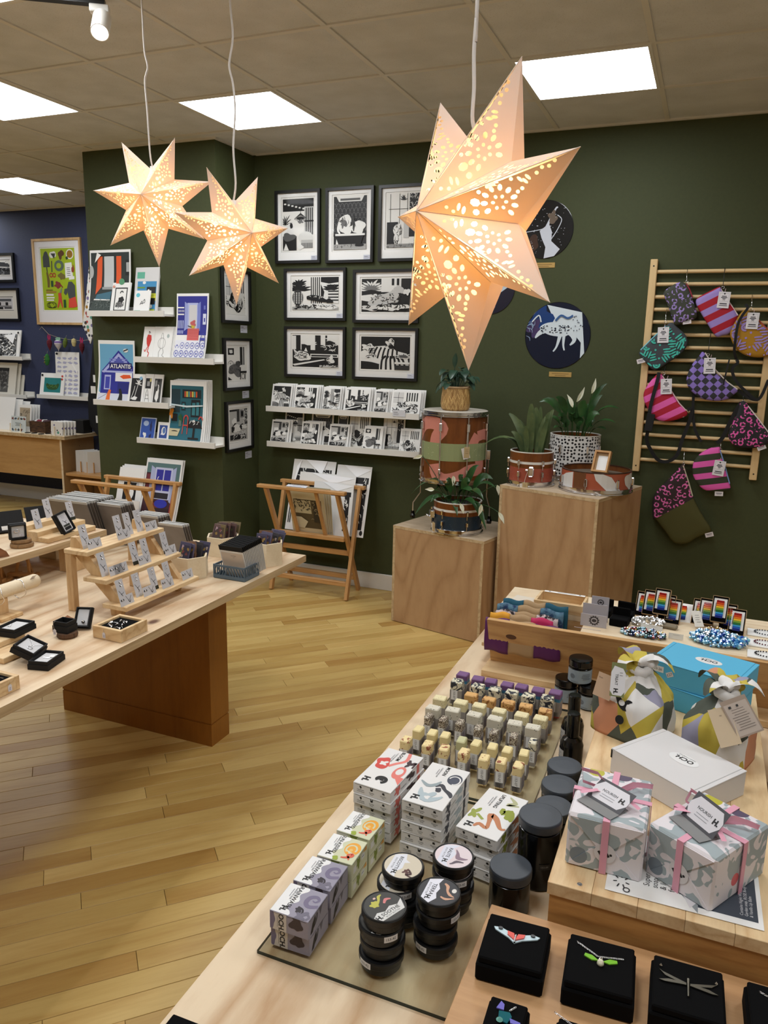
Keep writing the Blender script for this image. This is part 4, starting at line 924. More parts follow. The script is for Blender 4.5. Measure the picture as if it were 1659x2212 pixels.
record('black painted vinyl record with a white splash, half behind the large star',(1178,496),61,paint_black)
record('blue painted vinyl record almost hidden behind the large star',(1058,622),55,paint_third)
M_PLATE = mat('brass_plate',(190,156,92),.4,.2)
for px,lab in (((1210,809),'brass label plate under the blue swirl record'),((1174,573),'brass label plate under the black splash record')):
    p = at(*px,Y=WY-.003); o = MB().cbox(-.068,.068,-.015,.015,0,.003,.001).build('label_plate',M_PLATE,None,T(p.x,WY-.0005,p.z) @ FACE,label=lab,cat='label',group='brass label plates')
    A = Art(.13,.028,2); A.lines(.0,.12,.8,2,.4,(110,84,40),.1); A.build('lettering',o,None,base=.0031)
# ---------------------------------------------------------------- print browser racks
RACK_X = .29
def rack_A(z): return -.116+.206*z/.745
def rack_B(z): return .135-.35*z/.75
def print_rack(label,x,y):
    t = thing('print_rack',label,'rack',(x,y,0),0,'wooden print browser racks')
    for s in (-1,1):
        MB().bar((s*RACK_X,-.116,.004),(s*RACK_X,.088,.74),.022,.032,up=(0,1,0)).build('leg',M_RACK,t)
        MB().bar((s*(RACK_X-.024),.135,.004),(s*(RACK_X-.024),-.213,.745),.022,.032,up=(0,1,0)).build('leg',M_RACK,t)
    MB().cbox(-.325,.325,-.236,-.192,.742,.764,.003).build('front_rail',M_RACKX,t)
    MB().cbox(-.325,.325,.076,.112,.728,.752,.003).build('rear_rail',M_RACKX,t)
    for z in (.105,):
        MB().cbox(-RACK_X+.011,RACK_X-.011,rack_A(z)-.013,rack_A(z)+.013,z-.016,z+.016,.003).build('stretcher',M_RACKX,t)
        MB().cbox(-RACK_X+.035,RACK_X-.035,rack_B(z)-.013,rack_B(z)+.013,z-.016,z+.016,.003).build('stretcher',M_RACKX,t)
    MB().cbox(-RACK_X+.035,RACK_X-.035,rack_B(.30)-.010,rack_B(.30)+.010,.282,.318,.003).build('stretcher',M_RACKX,t)
    MB().cbox(-RACK_X+.035,RACK_X-.035,rack_B(.42)-.028,rack_B(.42)+.016,.396,.424,.003).build('stretcher',M_RACKX,t)
    MB().cbox(-RACK_X+.035,RACK_X-.035,rack_B(.42)+.018,rack_A(.42)-.01 if rack_A(.42)-.01 > rack_B(.42)+.03 else rack_B(.42)+.06,.396,.410,.003).build('bottom_shelf',M_RACKX,t)
    for s in (-.105,.105):
        MB().bar((s,rack_B(.42),.42),(s,-.205,.745),.022,.016,up=(0,1,0)).build('slat',M_RACK,t)
        MB().bar((s,rack_A(.40)+.02,.40),(s,.088,.73),.022,.016,up=(0,1,0)).build('slat',M_RACK,t)
    return t
R1,R2 = (-2.40,4.60),(-3.56,4.135)
print_rack('wooden print rack standing in front of the olive back wall',*R1)
print_rack('wooden print rack standing in front of the olive column, behind the jewellery table',*R2)
def racked(R,name,label,cat,x,w,h,draw,off,lean=15.5,amp=0.0,z=.4115,border=(232,232,230),group=None,thick=.003):
    M = T(R[0]+x,R[1]+.02-off,z) @ FACE @ RX(-math.radians(lean))
    return sheet(name,label,cat,w,h,M,draw,thick,amp,group,border,seed=int(abs(x)*1000)+int(h*100),back=M_GLOSSPAPER)
M_GLOSSPAPER = mat('cellophaned_paper',(232,232,231),.14)
G3 = 'prints in the back wall rack'
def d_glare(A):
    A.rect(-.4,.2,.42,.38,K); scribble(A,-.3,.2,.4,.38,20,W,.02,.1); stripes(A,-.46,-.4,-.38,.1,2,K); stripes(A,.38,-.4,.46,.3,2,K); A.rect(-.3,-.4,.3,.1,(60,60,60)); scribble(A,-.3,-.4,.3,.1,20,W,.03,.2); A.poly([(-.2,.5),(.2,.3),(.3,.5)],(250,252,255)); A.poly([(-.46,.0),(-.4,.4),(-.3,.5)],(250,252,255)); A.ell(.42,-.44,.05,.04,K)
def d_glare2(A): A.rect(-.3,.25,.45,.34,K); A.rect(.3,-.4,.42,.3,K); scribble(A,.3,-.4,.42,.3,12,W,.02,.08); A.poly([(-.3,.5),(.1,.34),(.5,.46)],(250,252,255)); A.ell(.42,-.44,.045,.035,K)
def d_quilt(A):
    A.rect(-.38,-.36,.4,.3,(84,72,48)); A.rect(-.36,-.02,.1,.28,(196,186,152)); scribble(A,-.36,.0,.1,.27,40,K,.02,.05); A.poly([(-.38,-.36),(-.34,-.1),(-.2,-.1),(-.02,-.2),(-.14,-.36)],(206,198,170)); A.rect(.16,-.2,.36,.26,(50,44,34)); scribble(A,.16,-.2,.36,.26,14,(150,140,110),.02,.08)
racked(R1,'art_print','large glossy wrapped print at the back of the wall rack, first half','print',-.09,.33,.50,d_glare,.004,group=G3,lean=17)
racked(R1,'art_print','large glossy wrapped print at the back of the wall rack, beside the dark seam','print',.215,.26,.485,d_glare2,-.003,group=G3,lean=17)
racked(R1,'art_print','medium glossy wrapped print in the middle of the wall rack','print',.03,.43,.415,d_glare2,.013,group=G3,lean=16)
racked(R1,'art_print','white glossy print with a black seal, front of the wall rack','print',.105,.30,.36,d_glare2,.022,group=G3,lean=11)
for k in range(4):
    racked(R1,'art_print',['cream mounted print at the rear of the cream stack in the wall rack','third cream mounted print in the wall rack','second cream mounted print in the wall rack','cream mounted print of a patterned bedroom at the front of the wall rack'][k],'print',.005-.008*k,.27,.335-.004*k,d_quilt if k == 3 else (lambda A: A.ell(.42,-.44,.05,.04,K)),.034+.008*k,lean=-8-2*k,group=G3,border=(206,194,160))
A = Art(.15,.035,1); A.rect(-.5,-.5,.5,.5,(226,228,236)); A.lines(.0,.12,.7,2,.4,(150,150,170),.1)
A.build('shelf_label',None,T(R1[0]-.035,R1[1]-.214,.7648) @ RX(math.radians(12)) @ T(0,.012,.003),label='white paper label lying on the front rail of the wall rack',cat='label')
G4 = 'prints in the column rack'
def d_night(A):
    A.rect(-.46,-.46,.46,.44,(60,24,34)); A.rect(-.46,.3,.46,.44,(86,118,118)); A.rect(.3,-.1,.46,.4,(80,110,110)); A.rect(-.22,-.06,.26,.38,(190,194,222)); A.rect(-.18,.06,.01,.35,(44,44,150)); A.rect(.04,.06,.22,.35,(44,44,150)); A.rect(-.18,-.05,.22,.03,(30,24,34)); A.poly([(-.34,.4),(-.22,.36),(-.22,-.08),(-.34,-.12)],(168,176,210)); A.poly([(.36,.4),(.26,.36),(.26,-.08),(.36,-.12)],(168,176,210)); A.arc(-.1,.22,.03,.03,1.6,4.7,.015,W)
    A.rect(-.44,-.06,-.34,.28,(110,40,50)); A.rect(.32,-.3,.46,.08,(150,44,44)); A.rect(.36,-.2,.44,.02,(44,44,140)); A.ell(-.14,-.16,.18,.05,(110,44,36)); A.ell(.06,-.12,.18,.06,(40,48,168)); A.rect(-.3,-.3,.3,-.18,(40,20,26)); A.blob(-.2,-.4,.28,.06,(44,50,176),.3); A.blob(.24,-.4,.18,.05,(44,50,176),.3); A.rect(.06,-.36,.14,-.33,W)
def d_dove(A): A.rect(-.26,-.2,.26,.26,K); A.blob(.02,.0,.14,.2,W,.4); A.ell(.3,.22,.06,.05,(190,192,196)); A.arc(-.1,-.34,.1,.05,3.2,6.2,.015,(120,150,140))
for k in range(2):
    racked(R2,'art_print',['spare night room print directly behind its front copy','tall framed-edge print of a blue night room in the column rack'][k],'print',.17-.008*k,.30,.50,d_night if k else None,.0+.012*k,lean=16,amp=.05,group=G4)
for k in range(3):
    racked(R2,'art_print',['rearmost white print beside the night room print','middle white print beside the night room print','white print of a white bird on black in the column rack'][k],'print',-.075-.01*k,.215,.44-.01*k,d_dove if k == 2 else None,.006+.008*k,lean=16,group=G4)
for k in range(3):
    racked(R2,'art_print',['third small white print low in the column rack','second small white print low in the column rack','small white print low at the front of the column rack'][k],'print',-.08+.012*k,.2,.20,(lambda A: A.arc(.0,-.1,.14,.08,3.2,6.2,.02,(110,150,140))) if k == 2 else None,.036+.008*k,lean=10,group=G4)

# ---------------------------------------------------------------- drums reused as planters
def sparkle(name,base,fleck,dens=.06):
    g = NT(name,.3); v = g.coord(); d = g.voro(v,90).outputs['Distance']; n = g.noise(v,30,2)
    f = g.math('MULTIPLY',g.math('LESS_THAN',d,.16),g.math('GREATER_THAN',n,.56)); g.out(g.mix(f,base,fleck)); return g.m
M_DRUMWOOD = wood('drum_wood',(120,68,28),(84,44,16),'Z',3,4,.4,.3)
M_SAGE = sparkle('sage_pearl',(146,156,112),(216,216,176)); M_NAVYSP = sparkle('blue_sparkle',(34,52,66),(96,112,120)); M_SALMON = sparkle('salmon_sparkle',(160,80,62),(206,140,116))
M_PINKV = mat('pink_vinyl',(206,132,116),.45); M_CREAM = mat('cream_band',(224,222,214),.4); M_HEAD = mat('drum_head',(206,200,188),.6); M_SOIL = mat('potting_soil',(34,26,20),.95)
def wrap(A,R,z0,name,mats_step=.0004):
    """bend a flat drawing round a cylinder: x becomes arc length, y height"""
    me = A.mesh(name,step=.00015,base=0)
    bm = bmesh.new(); bm.from_mesh(me); L = A.w
    for k in range(1,40): bmesh.ops.bisect_plane(bm,geom=bm.verts[:]+bm.edges[:]+bm.faces[:],plane_co=(-L/2+L*k/40,0,0),plane_no=(1,0,0),dist=1e-6)
    for v in bm.verts:
        a = v.co.x/R - PI/2; r = R+.0005+v.co.z; v.co = Vector((r*math.cos(a),r*math.sin(a),z0+A.h/2+v.co.y))
    bm.to_mesh(me); bm.free(); return me
def drum(label,x,y,z0,R,H,bands,face=0.0,lugs=(),group='drums reused as planters',hoop=(True,True),top='open',art=None,lug_len=.04,cat='planter'):
    t = thing('drum_planter',label,cat,(x,y,z0),face,group)
    mats = []; prof = []; ms = []
    zs = 0
    for h,m in bands:
        if m not in mats: mats.append(m)
        prof += [(R,zs),(R,zs+h)]; ms += [mats.index(m),mats.index(m)]; zs += h
    if M_DRUMWOOD not in mats: mats.append(M_DRUMWOOD)
    prof += [(R-.007,H),(R-.007,.012),(0,.012)]; ms += [mats.index(M_DRUMWOOD)]*3
    MB().lathe(prof,48,ms=ms[:len(prof)-1],c=(0,0)).build('shell',mats,t)
    if art: link('wrap_artwork',wrap(*art),t)
    if hoop[0]:
        MB().lathe([(R+.003,.0),(R+.014,.002),(R+.014,.006),(R+.006,.010),(R+.006,.020),(R+.012,.022),(R+.012,.028),(R+.002,.026)],48).build('lower_hoop',M_CHROME,t)
    if hoop[1]:
        MB().lathe([(R+.002,H-.026),(R+.012,H-.024),(R+.012,H-.018),(R+.006,H-.014),(R+.006,H-.004),(R+.013,H-.002),(R+.013,H+.004),(R+.001,H+.004)],48).build('upper_hoop',M_CHROME,t)
    if top == 'head': MB().lathe([(R,H+.001),(R-.004,H+.005),(0,H+.005)],40).build('drum_head',M_HEAD,t)
    elif top == 'rim': MB().lathe([(R+.001,H-.002),(R+.001,H+.003),(R-.008,H+.003),(R-.008,H-.002)],40).build('rim',M_CREAM,t)
    for a,zc in lugs:
        MB().cbox(-.008,.008,-.016,.0,-lug_len/2,lug_len/2,.004).tube([(0,-.008,-lug_len/2),(0,-.008,-lug_len/2-.02)],.003,8).build('lug',M_CHROME,t,RZ(a) @ T(0,-R,zc))
    return t
def price_tag(t,M,sc=1.0,colr=(190,166,122),second=True):
    A = Art(.026*sc,.05*sc,5); A.rect(-.5,-.5,.5,.5,colr); A.lines(0,.2,.6,3,.16,(120,100,70),.03)
    A.build('swing_tag',t,M)
    if second:
        B = Art(.034*sc,.052*sc,5); B.rect(-.5,-.5,.5,.5,(222,216,208)); B.lines(0,.0,.7,3,.14,(150,140,136),.03); B.build('swing_tag',t,M @ T(-.006,-.006,-.0015) @ Matrix.Rotation(.25,4,'Z'))
FT = drum('tall brown floor drum with pink loops and a sage pearl band, under the basket',-1.40,4.50,.885,.198,.425,[(.142,M_DRUMWOOD),(.104,M_SAGE),(.179,M_DRUMWOOD)],face=.30,top='head',cat='drum')
def squig(A):
    c = (206,132,116)
    A.stroke([(-.24,-.04),(-.235,.1),(-.2,.26),(-.16,.34),(-.1,.35),(-.06,.28),(-.09,.16),(-.1,.02)],.062,c)
    A.stroke([(.33,.0),(.27,.06),(.22,.16),(.17,.2),(.12,.18)][::-1],.05,c); A.stroke([(.12,.2),(.1,.1),(.085,.0)],.05,c)
    A.stroke([(-.1,-.22),(-.085,-.36),(-.04,-.43),(.03,-.38),(.08,-.3),(.14,-.27),(.14,-.14)],.06,c)
    A.blob(-.25,-.33,.035,.14,c,.2); A.stroke([(.22,-.14),(.26,-.3),(.34,-.36),(.4,-.2)],.055,c)
A = Art(2*PI*.198,.425,1); squig(A)
A.rect(-.5,-.166,.5,.079,M_SAGE); link('wrap_print',wrap(A,.198,0,'wrap_print'),FT)
for k in range(8):
    a = .39+k*PI/4
    MB().cbox(-.009,.009,-.02,0,.315,.365,.004).build('lug',M_CHROME,FT,RZ(a) @ T(0,-.198,0))
    MB().cbox(-.007,.007,-.018,0,.055,.095,.004).build('lug',M_CHROME,FT,RZ(a) @ T(0,-.198,0))
    MB().tube([(0,-.012,.01),(0,-.012,.415)],.0042,8).build('tension_rod',M_CHROME,FT,RZ(a) @ T(0,-.198,0))
_fo = FT.matrix_basis.inverted()
for k,(lx,ly) in enumerate(((-1.663,4.517),(-1.18,4.585),(-1.43,4.70))):
    b = _fo @ Vector((lx,ly,.615)); d = Vector((b.x,b.y,0)).normalized()
    MB().tube([d*.214 + Vector((0,0,.17)),d*.214 + Vector((0,0,-.10)),Vector((b.x,b.y,b.z+.1)),Vector((b.x,b.y,b.z+.03))],.0048,8).build('leg',M_CHROME,FT)
    MB().lathe([(.010,.045),(.012,.03),(.018,.018),(.014,0.0005)],14).build('rubber_foot',M_GLOSSBLK,FT,T(b.x,b.y,b.z))
    MB().cbox(-.016,.016,-.012,.018,.13,.19,.005).build('leg_bracket',M_CHROME,FT,RZ(math.atan2(d.y,d.x)+PI/2) @ T(0,-.214,0))
_tm = RZ(.28+.08) @ T(0,-.2155,.20) @ FACE
MB().tube([(0.001,-.215,.34),(-.002,-.2165,.26),(.0,-.2165,.226)],.0012,5).build('tag_string',M_CREAM,FT,RZ(.36))
price_tag(FT,_tm,1.3)
BLUE = drum('small drum planter with blue sparkle wrap and white stripe on the low plinth',-1.305,4.315,.6155,.142,.185,[(.028,M_CHROME),(.082,M_NAVYSP),(.024,M_DRUMWOOD),(.014,M_CREAM),(.037,M_DRUMWOOD)],face=.30,lugs=[(-1.5,.065),(-.62,.065),(.38,.065),(1.4,.065),(-1.5,.128),(-.62,.128),(.38,.128),(1.4,.128)],hoop=(True,False),top='rim',lug_len=.03)
MB().cbox(-.02,.02,-.03,0,-.025,.025,.006).tube([(-.012,-.03,-.02),(-.01,-.05,.0),(.01,-.05,.0),(.012,-.03,-.02)],.004,8).build('strainer_lever',M_CHROME,BLUE,RZ(-1.25) @ T(0,-.142,.105))
price_tag(BLUE,RZ(-1.0) @ T(0,-.162,.035) @ FACE,1.1)
SAL = drum('small drum planter with salmon sparkle wrap and white stripe on the tall plinth',-.888,4.345,.9305,.122,.19,[(.026,M_CHROME),(.078,M_SALMON),(.022,M_DRUMWOOD),(.014,M_CREAM),(.05,M_DRUMWOOD)],face=.20,lugs=[(-1.45,.07),(-.55,.07),(.5,.07),(1.5,.07),(-1.45,.133),(-.55,.133),(.5,.133),(1.5,.133)],hoop=(True,False),top='rim',lug_len=.032)
MB().cbox(-.015,.015,-.022,0,-.028,.028,.006).cbox(-.032,-.016,-.014,0,.0,.012,.003).build('strainer_lever',M_CHROME,SAL,RZ(0) @ T(0,-.122,.088))
MB().tube([(0,-.15,.09),(-.012,-.142,.05),(-.016,-.1415,.024)],.0012,5).build('tag_string',M_CREAM,SAL,RZ(-.12))
price_tag(SAL,RZ(-.2) @ T(0,-.1405,.0) @ FACE,1.15)
SNARE = drum('shallow wide drum tray in rust, white and brown with a small frame inside',-.525,4.34,.9305,.187,.118,[(.026,M_CHROME),(.092,mat('rust_vinyl',(168,86,60),.4))],face=.12,lugs=[(-1.2,.06),(-.26,.062),(.62,.062),(1.45,.06)],hoop=(True,False),top='open',lug_len=.045)
A = Art(2*PI*.187,.09,4)
A.poly([(-.2,-.5),(-.2,.05),(-.16,.3),(-.11,.46),(-.11,-.5)],(214,212,208)); A.rect(-.105,-.5,-.045,.5,(104,60,24)); A.poly([(.03,.48),(.07,.3),(.12,-.5),(.05,-.5),(.0,.1),(-.01,.48)],(214,212,208)); A.blob(.19,.0,.045,.46,(214,212,208),.2); A.poly([(.26,-.5),(.33,-.5),(.36,.5),(.3,.5)],(214,212,208)); A.poly([(-.42,-.5),(-.3,-.4),(-.3,.4),(-.38,.5)],(214,212,208))
link('wrap_print',wrap(A,.187,.026,'wrap_print'),SNARE)
MB().lathe([(.188,.114),(.188,.119),(.178,.119),(.178,.114)],48).build('rim',mat('dark_rim',(60,34,20),.4),SNARE)
MB().lathe([(.1795,.080),(.1795,.086),(0,.0862)],40).build('drum_head',sparkle('speckled_grey',(120,112,100),(170,164,150)),SNARE)
MB().tube([(.0,-.205,.02),(.02,-.215,.012),(.03,-.212,-.002+.004),(.0,-.212,.006),(.012,-.216,.003)],.0014,5).build('tag_string',M_CREAM,SNARE,RZ(.0))
def dots_mat():
    g = NT('white_black_dots',.4); v = g.coord('Generated',(1,1,1)); sp = g.n('ShaderNodeTexCoord')
    sx = g.n('ShaderNodeSeparateXYZ'); g.l(sp.outputs['Object'],sx.inputs[0])
    an = g.math('ARCTAN2',sx.outputs[1],sx.outputs[0]); cx = g.n('ShaderNodeCombineXYZ'); g.l(g.math('MULTIPLY',an,7.0),cx.inputs[0]); g.l(g.math('MULTIPLY',sx.outputs[2],50.0),cx.inputs[1])
    d = g.voro(cx.outputs[0],1.0,rand=.5); d.voronoi_dimensions = '2D'
    g.out(g.mix(g.math('LESS_THAN',d.outputs['Distance'],.31),(226,224,220),(14,14,15))); return g.m
DOTS = drum('white drum planter with black dots at the back of the tall plinth',-.70,4.655,.9305,.146,.265,[(.03,M_CHROME),(.235,dots_mat())],face=.15,lugs=[(-1.2,.19),(-.55,.19),(.5,.19),(1.15,.19)],hoop=(True,False),top='rim',lug_len=.045)
MB().cbox(-.018,.018,-.028,0,-.012,.012,.005).tube([(.02,-.02,.0),(.03,-.03,-.02),(.022,-.03,-.04),(.012,-.026,-.02)],.002,6).build('strainer_lever',M_CHROME,DOTS,RZ(.95) @ T(0,-.146,.16))
tf = thing('small_photo_frame','small wooden photo frame with a white sheet leaning in the drum tray','picture frame',M=T(-.515,4.345,1.0172) @ RZ(-.2) @ FACE @ RX(math.radians(-24)) @ T(0,.012,0) @ T(0,.062,0))
mb = MB()
for a in ((-.045,.045,-.062,-.052),(-.045,.045,.052,.062),(-.045,-.035,-.052,.052),(.035,.045,-.052,.052)): mb.box(*a,-.024,.002)
mb.build('frame',M_RACK,tf); MB().box(-.035,.035,-.052,.052,-.022,-.018).build('backing',M_KRAFT,tf)
MB().box(-.024,.032,-.05,.036,-.0178,-.0172).build('white_sheet',M_PAPER,tf)
# plants
def leafmat(name,c1,c2,rough=.35):
    g = NT(name,rough); n = g.noise(g.coord(rnd=True),14,3); g.out(g.ramp(n,[(.3,c1),(.75,c2)])); return g.m
M_LILY = leafmat('lily_leaf',(28,58,26),(52,92,44),.3); M_STRAPLEAF = leafmat('strap_leaf',(58,78,46),(98,112,70)); M_PHILO = leafmat('round_leaf',(26,52,38),(60,88,70),.35); M_SPATHE = mat('white_spathe',(226,228,208),.5)
def strip(path,widths,up,fold=.25):
    """leaf blade along a path"""
    mb = MB(); v = []; n = len(path)
    for i,p in enumerate(path):
        a,b = path[max(0,i-1)],path[min(n-1,i+1)]; t = (b-a).normalized(); s = t.cross(up)
        if s.length < 1e-4: s = Vector((1,0,0))
        s.normalize(); nn = s.cross(t); w = widths[i]/2
        v += [p - s*w + nn*(w*fold),p,p + s*w + nn*(w*fold)]
    mb.add(v,[f for i in range(n-1) for f in ((i*3,i*3+1,i*3+4,i*3+3),(i*3+1,i*3+2,i*3+5,i*3+4))],smooth=True); return mb
def bez(a,m,b,n): return [a*((1-t)**2) + m*(2*t*(1-t)) + b*(t*t) for t in [k/n for k in range(n+1)]]
def blade(root,a,b,arch,w,m,name='leaf',n=9,stalk=0.0,prof=None,up=None):
    a,b = Vector(a),Vector(b); mid = (a+b)/2 + Vector((0,0,arch)) + (Vector((a.x,a.y,0))-Vector((b.x,b.y,0)))*.18
    P = bez(a,mid,b,n); s0 = int(n*stalk)
    ws = []
    for i in range(s0,n+1):
        t = (i-s0)/(n-s0); ws.append(max(.001,w*(math.sin(PI*min(1,t*1.0+.02))**.8)*(1.15-.4*t)) if prof is None else w*prof(t))
    u = up or (Vector((0,-1,.6)) if abs((b-a).normalized().z) > .7 else Vector((0,-.25,1)))
    o = strip(P[s0:],ws,u.normalized()).build(name,m,root)
    if s0 > 0: MB().tube(P[:s0+1],.0022,5).build('leaf_stalk',m,root)
    return o
def plant(label,x,y,z,R,name='potted_plant'):
    t = thing(name,label,'plant',(x,y,z),0)
    MB().lathe([(0,.002),(R*.6,.004),(R,-.004),(R,-.03)],24).build('soil',M_SOIL,t); return t
def px_leaf(t,tip,dy,basexy,arch,w,m,**kw):
    o = t.location; b = at(tip[0],tip[1],Y=o.y+dy)-o
    return blade(t,(basexy[0],basexy[1],.0),b,arch,w,m,**kw)
pa = plant('dark strap leaved plant growing in the salmon drum planter',-.888,4.345,1.10,.112)
for tip,dy,bx,ar,w in [((1148,872),0,(-.01,0),.05,.052),((1158,880),.03,(.02,.02),.06,.05),((1100,893),0,(-.03,.0),.06,.042),((1190,890),-.02,(.04,-.01),.08,.04),((1196,885),.03,(.05,.03),.08,.038),((1168,878),.05,(.03,.04),.06,.03),((1105,932),-.04,(-.05,-.02),.05,.034),((1095,945),-.02,(-.05,.0),.05,.032),((1150,892),-.04,(.0,-.03),.04,.03),((1185,905),-.05,(.05,-.04),.05,.034),((1135,920),-.06,(-.02,-.05),.03,.03),((1044,962),-.03,(-.06,-.01),.14,.036),((1178,900),-.03,(.03,-.04),.03,.028),((1118,905),.03,(-.02,.03),.05,.03)]:
    px_leaf(pa,tip,dy,bx,ar,w,M_STRAPLEAF,prof=lambda q: max(.03,math.sin(PI*(q*.86+.1))**.7))
pb = plant('peace lily with white flowers growing in the black dotted drum planter',-.70,4.655,1.175,.135)
for tip,dy,bx,ar,w in [((1165,868),-.1,(-.05,-.02),.16,.05),((1200,858),-.06,(-.04,.0),.12,.05),((1236,895),-.12,(-.02,-.03),.1,.05),((1265,865),-.04,(.02,-.02),.1,.06),((1302,853),.0,(.04,.0),.1,.04),((1338,883),-.08,(.05,-.02),.14,.055),((1330,913),-.12,(.06,-.04),.1,.045),((1205,900),-.12,(-.05,-.04),.1,.05),((1258,912),-.13,(.01,-.06),.05,.035),((1312,828),.02,(.03,.03),.12,.034),((1225,862),.02,(-.02,.03),.1,.06),((1282,875),.03,(.03,.02),.1,.06),((1195,925),-.1,(-.06,-.05),.06,.045),((1240,880),.04,(.0,.04),.08,.07),((1310,928),-.1,(.07,-.02),.06,.05),((1215,915),.0,(-.05,.02),.07,.06),((1285,910),-.02,(.05,.0),.07,.06),((1250,900),-.05,(.02,-.02),.06,.06),((1178,905),.0,(-.07,.0),.1,.05),((1295,895),-.08,(.05,-.04),.1,.05)]:
    px_leaf(pb,tip,dy,bx,ar,w,M_LILY,stalk=.35)
def flower(t,tip,low,dy,basexy):
    o = t.location; a = Vector((basexy[0],basexy[1],0)); l = at(low[0],low[1],Y=o.y+dy)-o; b = at(tip[0],tip[1],Y=o.y+dy)-o
    MB().tube(bez(a,(a+l)/2 + Vector((0,0,.04)),l,6),.0022,5).build('flower_stalk',M_LILY,t)
    strip(bez(l,(l+b)/2 + Vector((.006,0,.004)),b,6),[.004,.018,.024,.022,.016,.008,.001],Vector((.4,-1,.2)).normalized(),.5).build('flower',M_SPATHE,t)
    MB().tube([l,l+(b-l)*.5],.003,5).build('flower_spadix',mat('pale_spadix',(206,208,160),.6),t)
flower(pb,(1287,817),(1278,850),.0,(.04,.0)); flower(pb,(1263,836),(1246,868),-.03,(.01,-.01)); flower(pb,(1225,852),(1237,880),-.1,(-.01,-.04))
pc = plant('drooping peace lily with white flowers growing in the blue drum planter',-1.305,4.315,.785,.13)
for tip,dy,bx,ar,w in [((926,1037),-.04,(-.05,.0),.10,.05),((896,1112),-.08,(-.08,-.02),.13,.06),((888,1068),.0,(-.08,.01),.2,.035),((1022,1065),-.1,(.0,-.04),.1,.065),((1045,1080),-.12,(.05,-.04),.14,.05),((988,1115),-.16,(-.01,-.09),.1,.036),((1050,1145),-.14,(.08,-.08),.16,.05),((1072,1055),-.02,(.07,.0),.14,.045),((1035,1005),-.02,(.03,.0),.1,.045),((965,1040),-.08,(-.03,-.04),.1,.06),((930,1085),-.12,(-.06,-.06),.08,.055),((960,1075),-.13,(-.03,-.08),.06,.06),((1000,1030),.0,(.0,.02),.1,.06),((940,1060),.0,(-.06,.02),.12,.06),((1065,1035),.04,(.06,.03),.14,.05),((1015,1040),-.05,(.03,-.02),.1,.06),((1030,1095),-.15,(.04,-.09),.08,.05),((975,1000),.02,(-.01,.03),.08,.04)]:
    px_leaf(pc,tip,dy,bx,ar,w,M_LILY,stalk=.3)
for tip,low,dy,bx in [((892,991),(912,984),-.02,(-.06,.0)),((918,1057),(938,1058),-.1,(-.05,-.04)),((1001,1110),(994,1088),-.16,(.0,-.08)),((1033,1115),(1040,1090),-.16,(.06,-.08)),((1089,1132),(1077,1107),-.1,(.09,-.03)),((1077,1070),(1074,1048),-.06,(.08,.0)),((978,1050),(979,1028),-.06,(-.01,-.02))]:
    flower(pc,tip,low,dy,bx)
# basket on the tall drum
def basket_mat():
    g = NT('woven_bamboo',.5); tc = g.n('ShaderNodeTexCoord'); sx = g.n('ShaderNodeSeparateXYZ'); g.l(tc.outputs['Object'],sx.inputs[0])
    an = g.math('MULTIPLY',g.math('ARCTAN2',sx.outputs[1],sx.outputs[0]),22/(2*PI)); zz = g.math('MULTIPLY',sx.outputs[2],75.0)
    tri = g.math('PINGPONG',an,.5); f = g.math('FRACT',g.math('ADD',zz,g.math('MULTIPLY',tri,4.5)))
    cx = g.n('ShaderNodeCombineXYZ'); g.l(g.math('FLOOR',g.math('MULTIPLY',an,2)),cx.inputs[0]); g.l(g.math('FLOOR',g.math('ADD',zz,g.math('MULTIPLY',tri,4.5))),cx.inputs[1])
    wn = g.n('ShaderNodeTexWhiteNoise',noise_dimensions='2D'); g.l(cx.outputs[0],wn.inputs[0])
    c = g.ramp(wn.outputs[0],[(0,(146,104,52)),(1,(214,176,112))]); g.out(g.mix(g.math('LESS_THAN',f,.14),c,(92,62,28))); g.bump(f,.4,.002); return g.m
bp = at(984,868,Y=4.47); bk = thing('basket_planter','small woven bamboo basket standing on top of the tall drum','basket',(bp.x,4.47,1.3155),0)
MB().lathe([(.072,.0),(.084,.01),(.089,.04),(.086,.09),(.081,.13),(.0835,.137),(.078,.137),(.076,.02),(0,.02)],32).build('woven_body',basket_mat(),bk)
MB().lathe([(.0835,.131),(.0865,.137),(.0835,.143),(.079,.137),(.0835,.131)],32).build('rim',M_KRAFT,bk)
pd = plant('dark green round leaved plant spilling from the small basket',bp.x,4.47,1.43,.074)
rl = random.Random(5)
for k in range(34):
    a = rl.uniform(0,2*PI); el = rl.uniform(.1,1.3); r = rl.uniform(.06,.13)
    b = Vector((r*math.cos(a)*math.cos(el)*1.0,r*math.sin(a)*math.cos(el)*.85,.02+.10*math.sin(el)+rl.uniform(-.045,.02)))
    c = b + Vector((math.cos(a)*.045,math.sin(a)*.045 - .015,rl.uniform(-.055,-.02)))
    P = [b + (c-b)*q + Vector((0,0,.012*math.sin(PI*q))) for q in (0,.15,.35,.55,.75,.9,1)]
    w = rl.uniform(.042,.058)
    strip(P,[w*.4,w*.85,w,w*.95,w*.7,w*.4,.002],Vector((math.cos(a)*.5,math.sin(a)*.5-.3,1)).normalized(),.2).build('leaf',M_PHILO,pd)
    MB().tube([Vector((b.x*.25,b.y*.25,0)),(b*.7 + Vector((0,0,.01))),b],.0014,4).build('leaf_stalk',M_PHILO,pd)
for tip in ((985,762),(941,848)):
    q = at(tip[0],tip[1],Y=4.44)-Vector(pd.location); blade(pd,(-.01,-.02,.02),q,.05,.035,M_PHILO,stalk=.45)
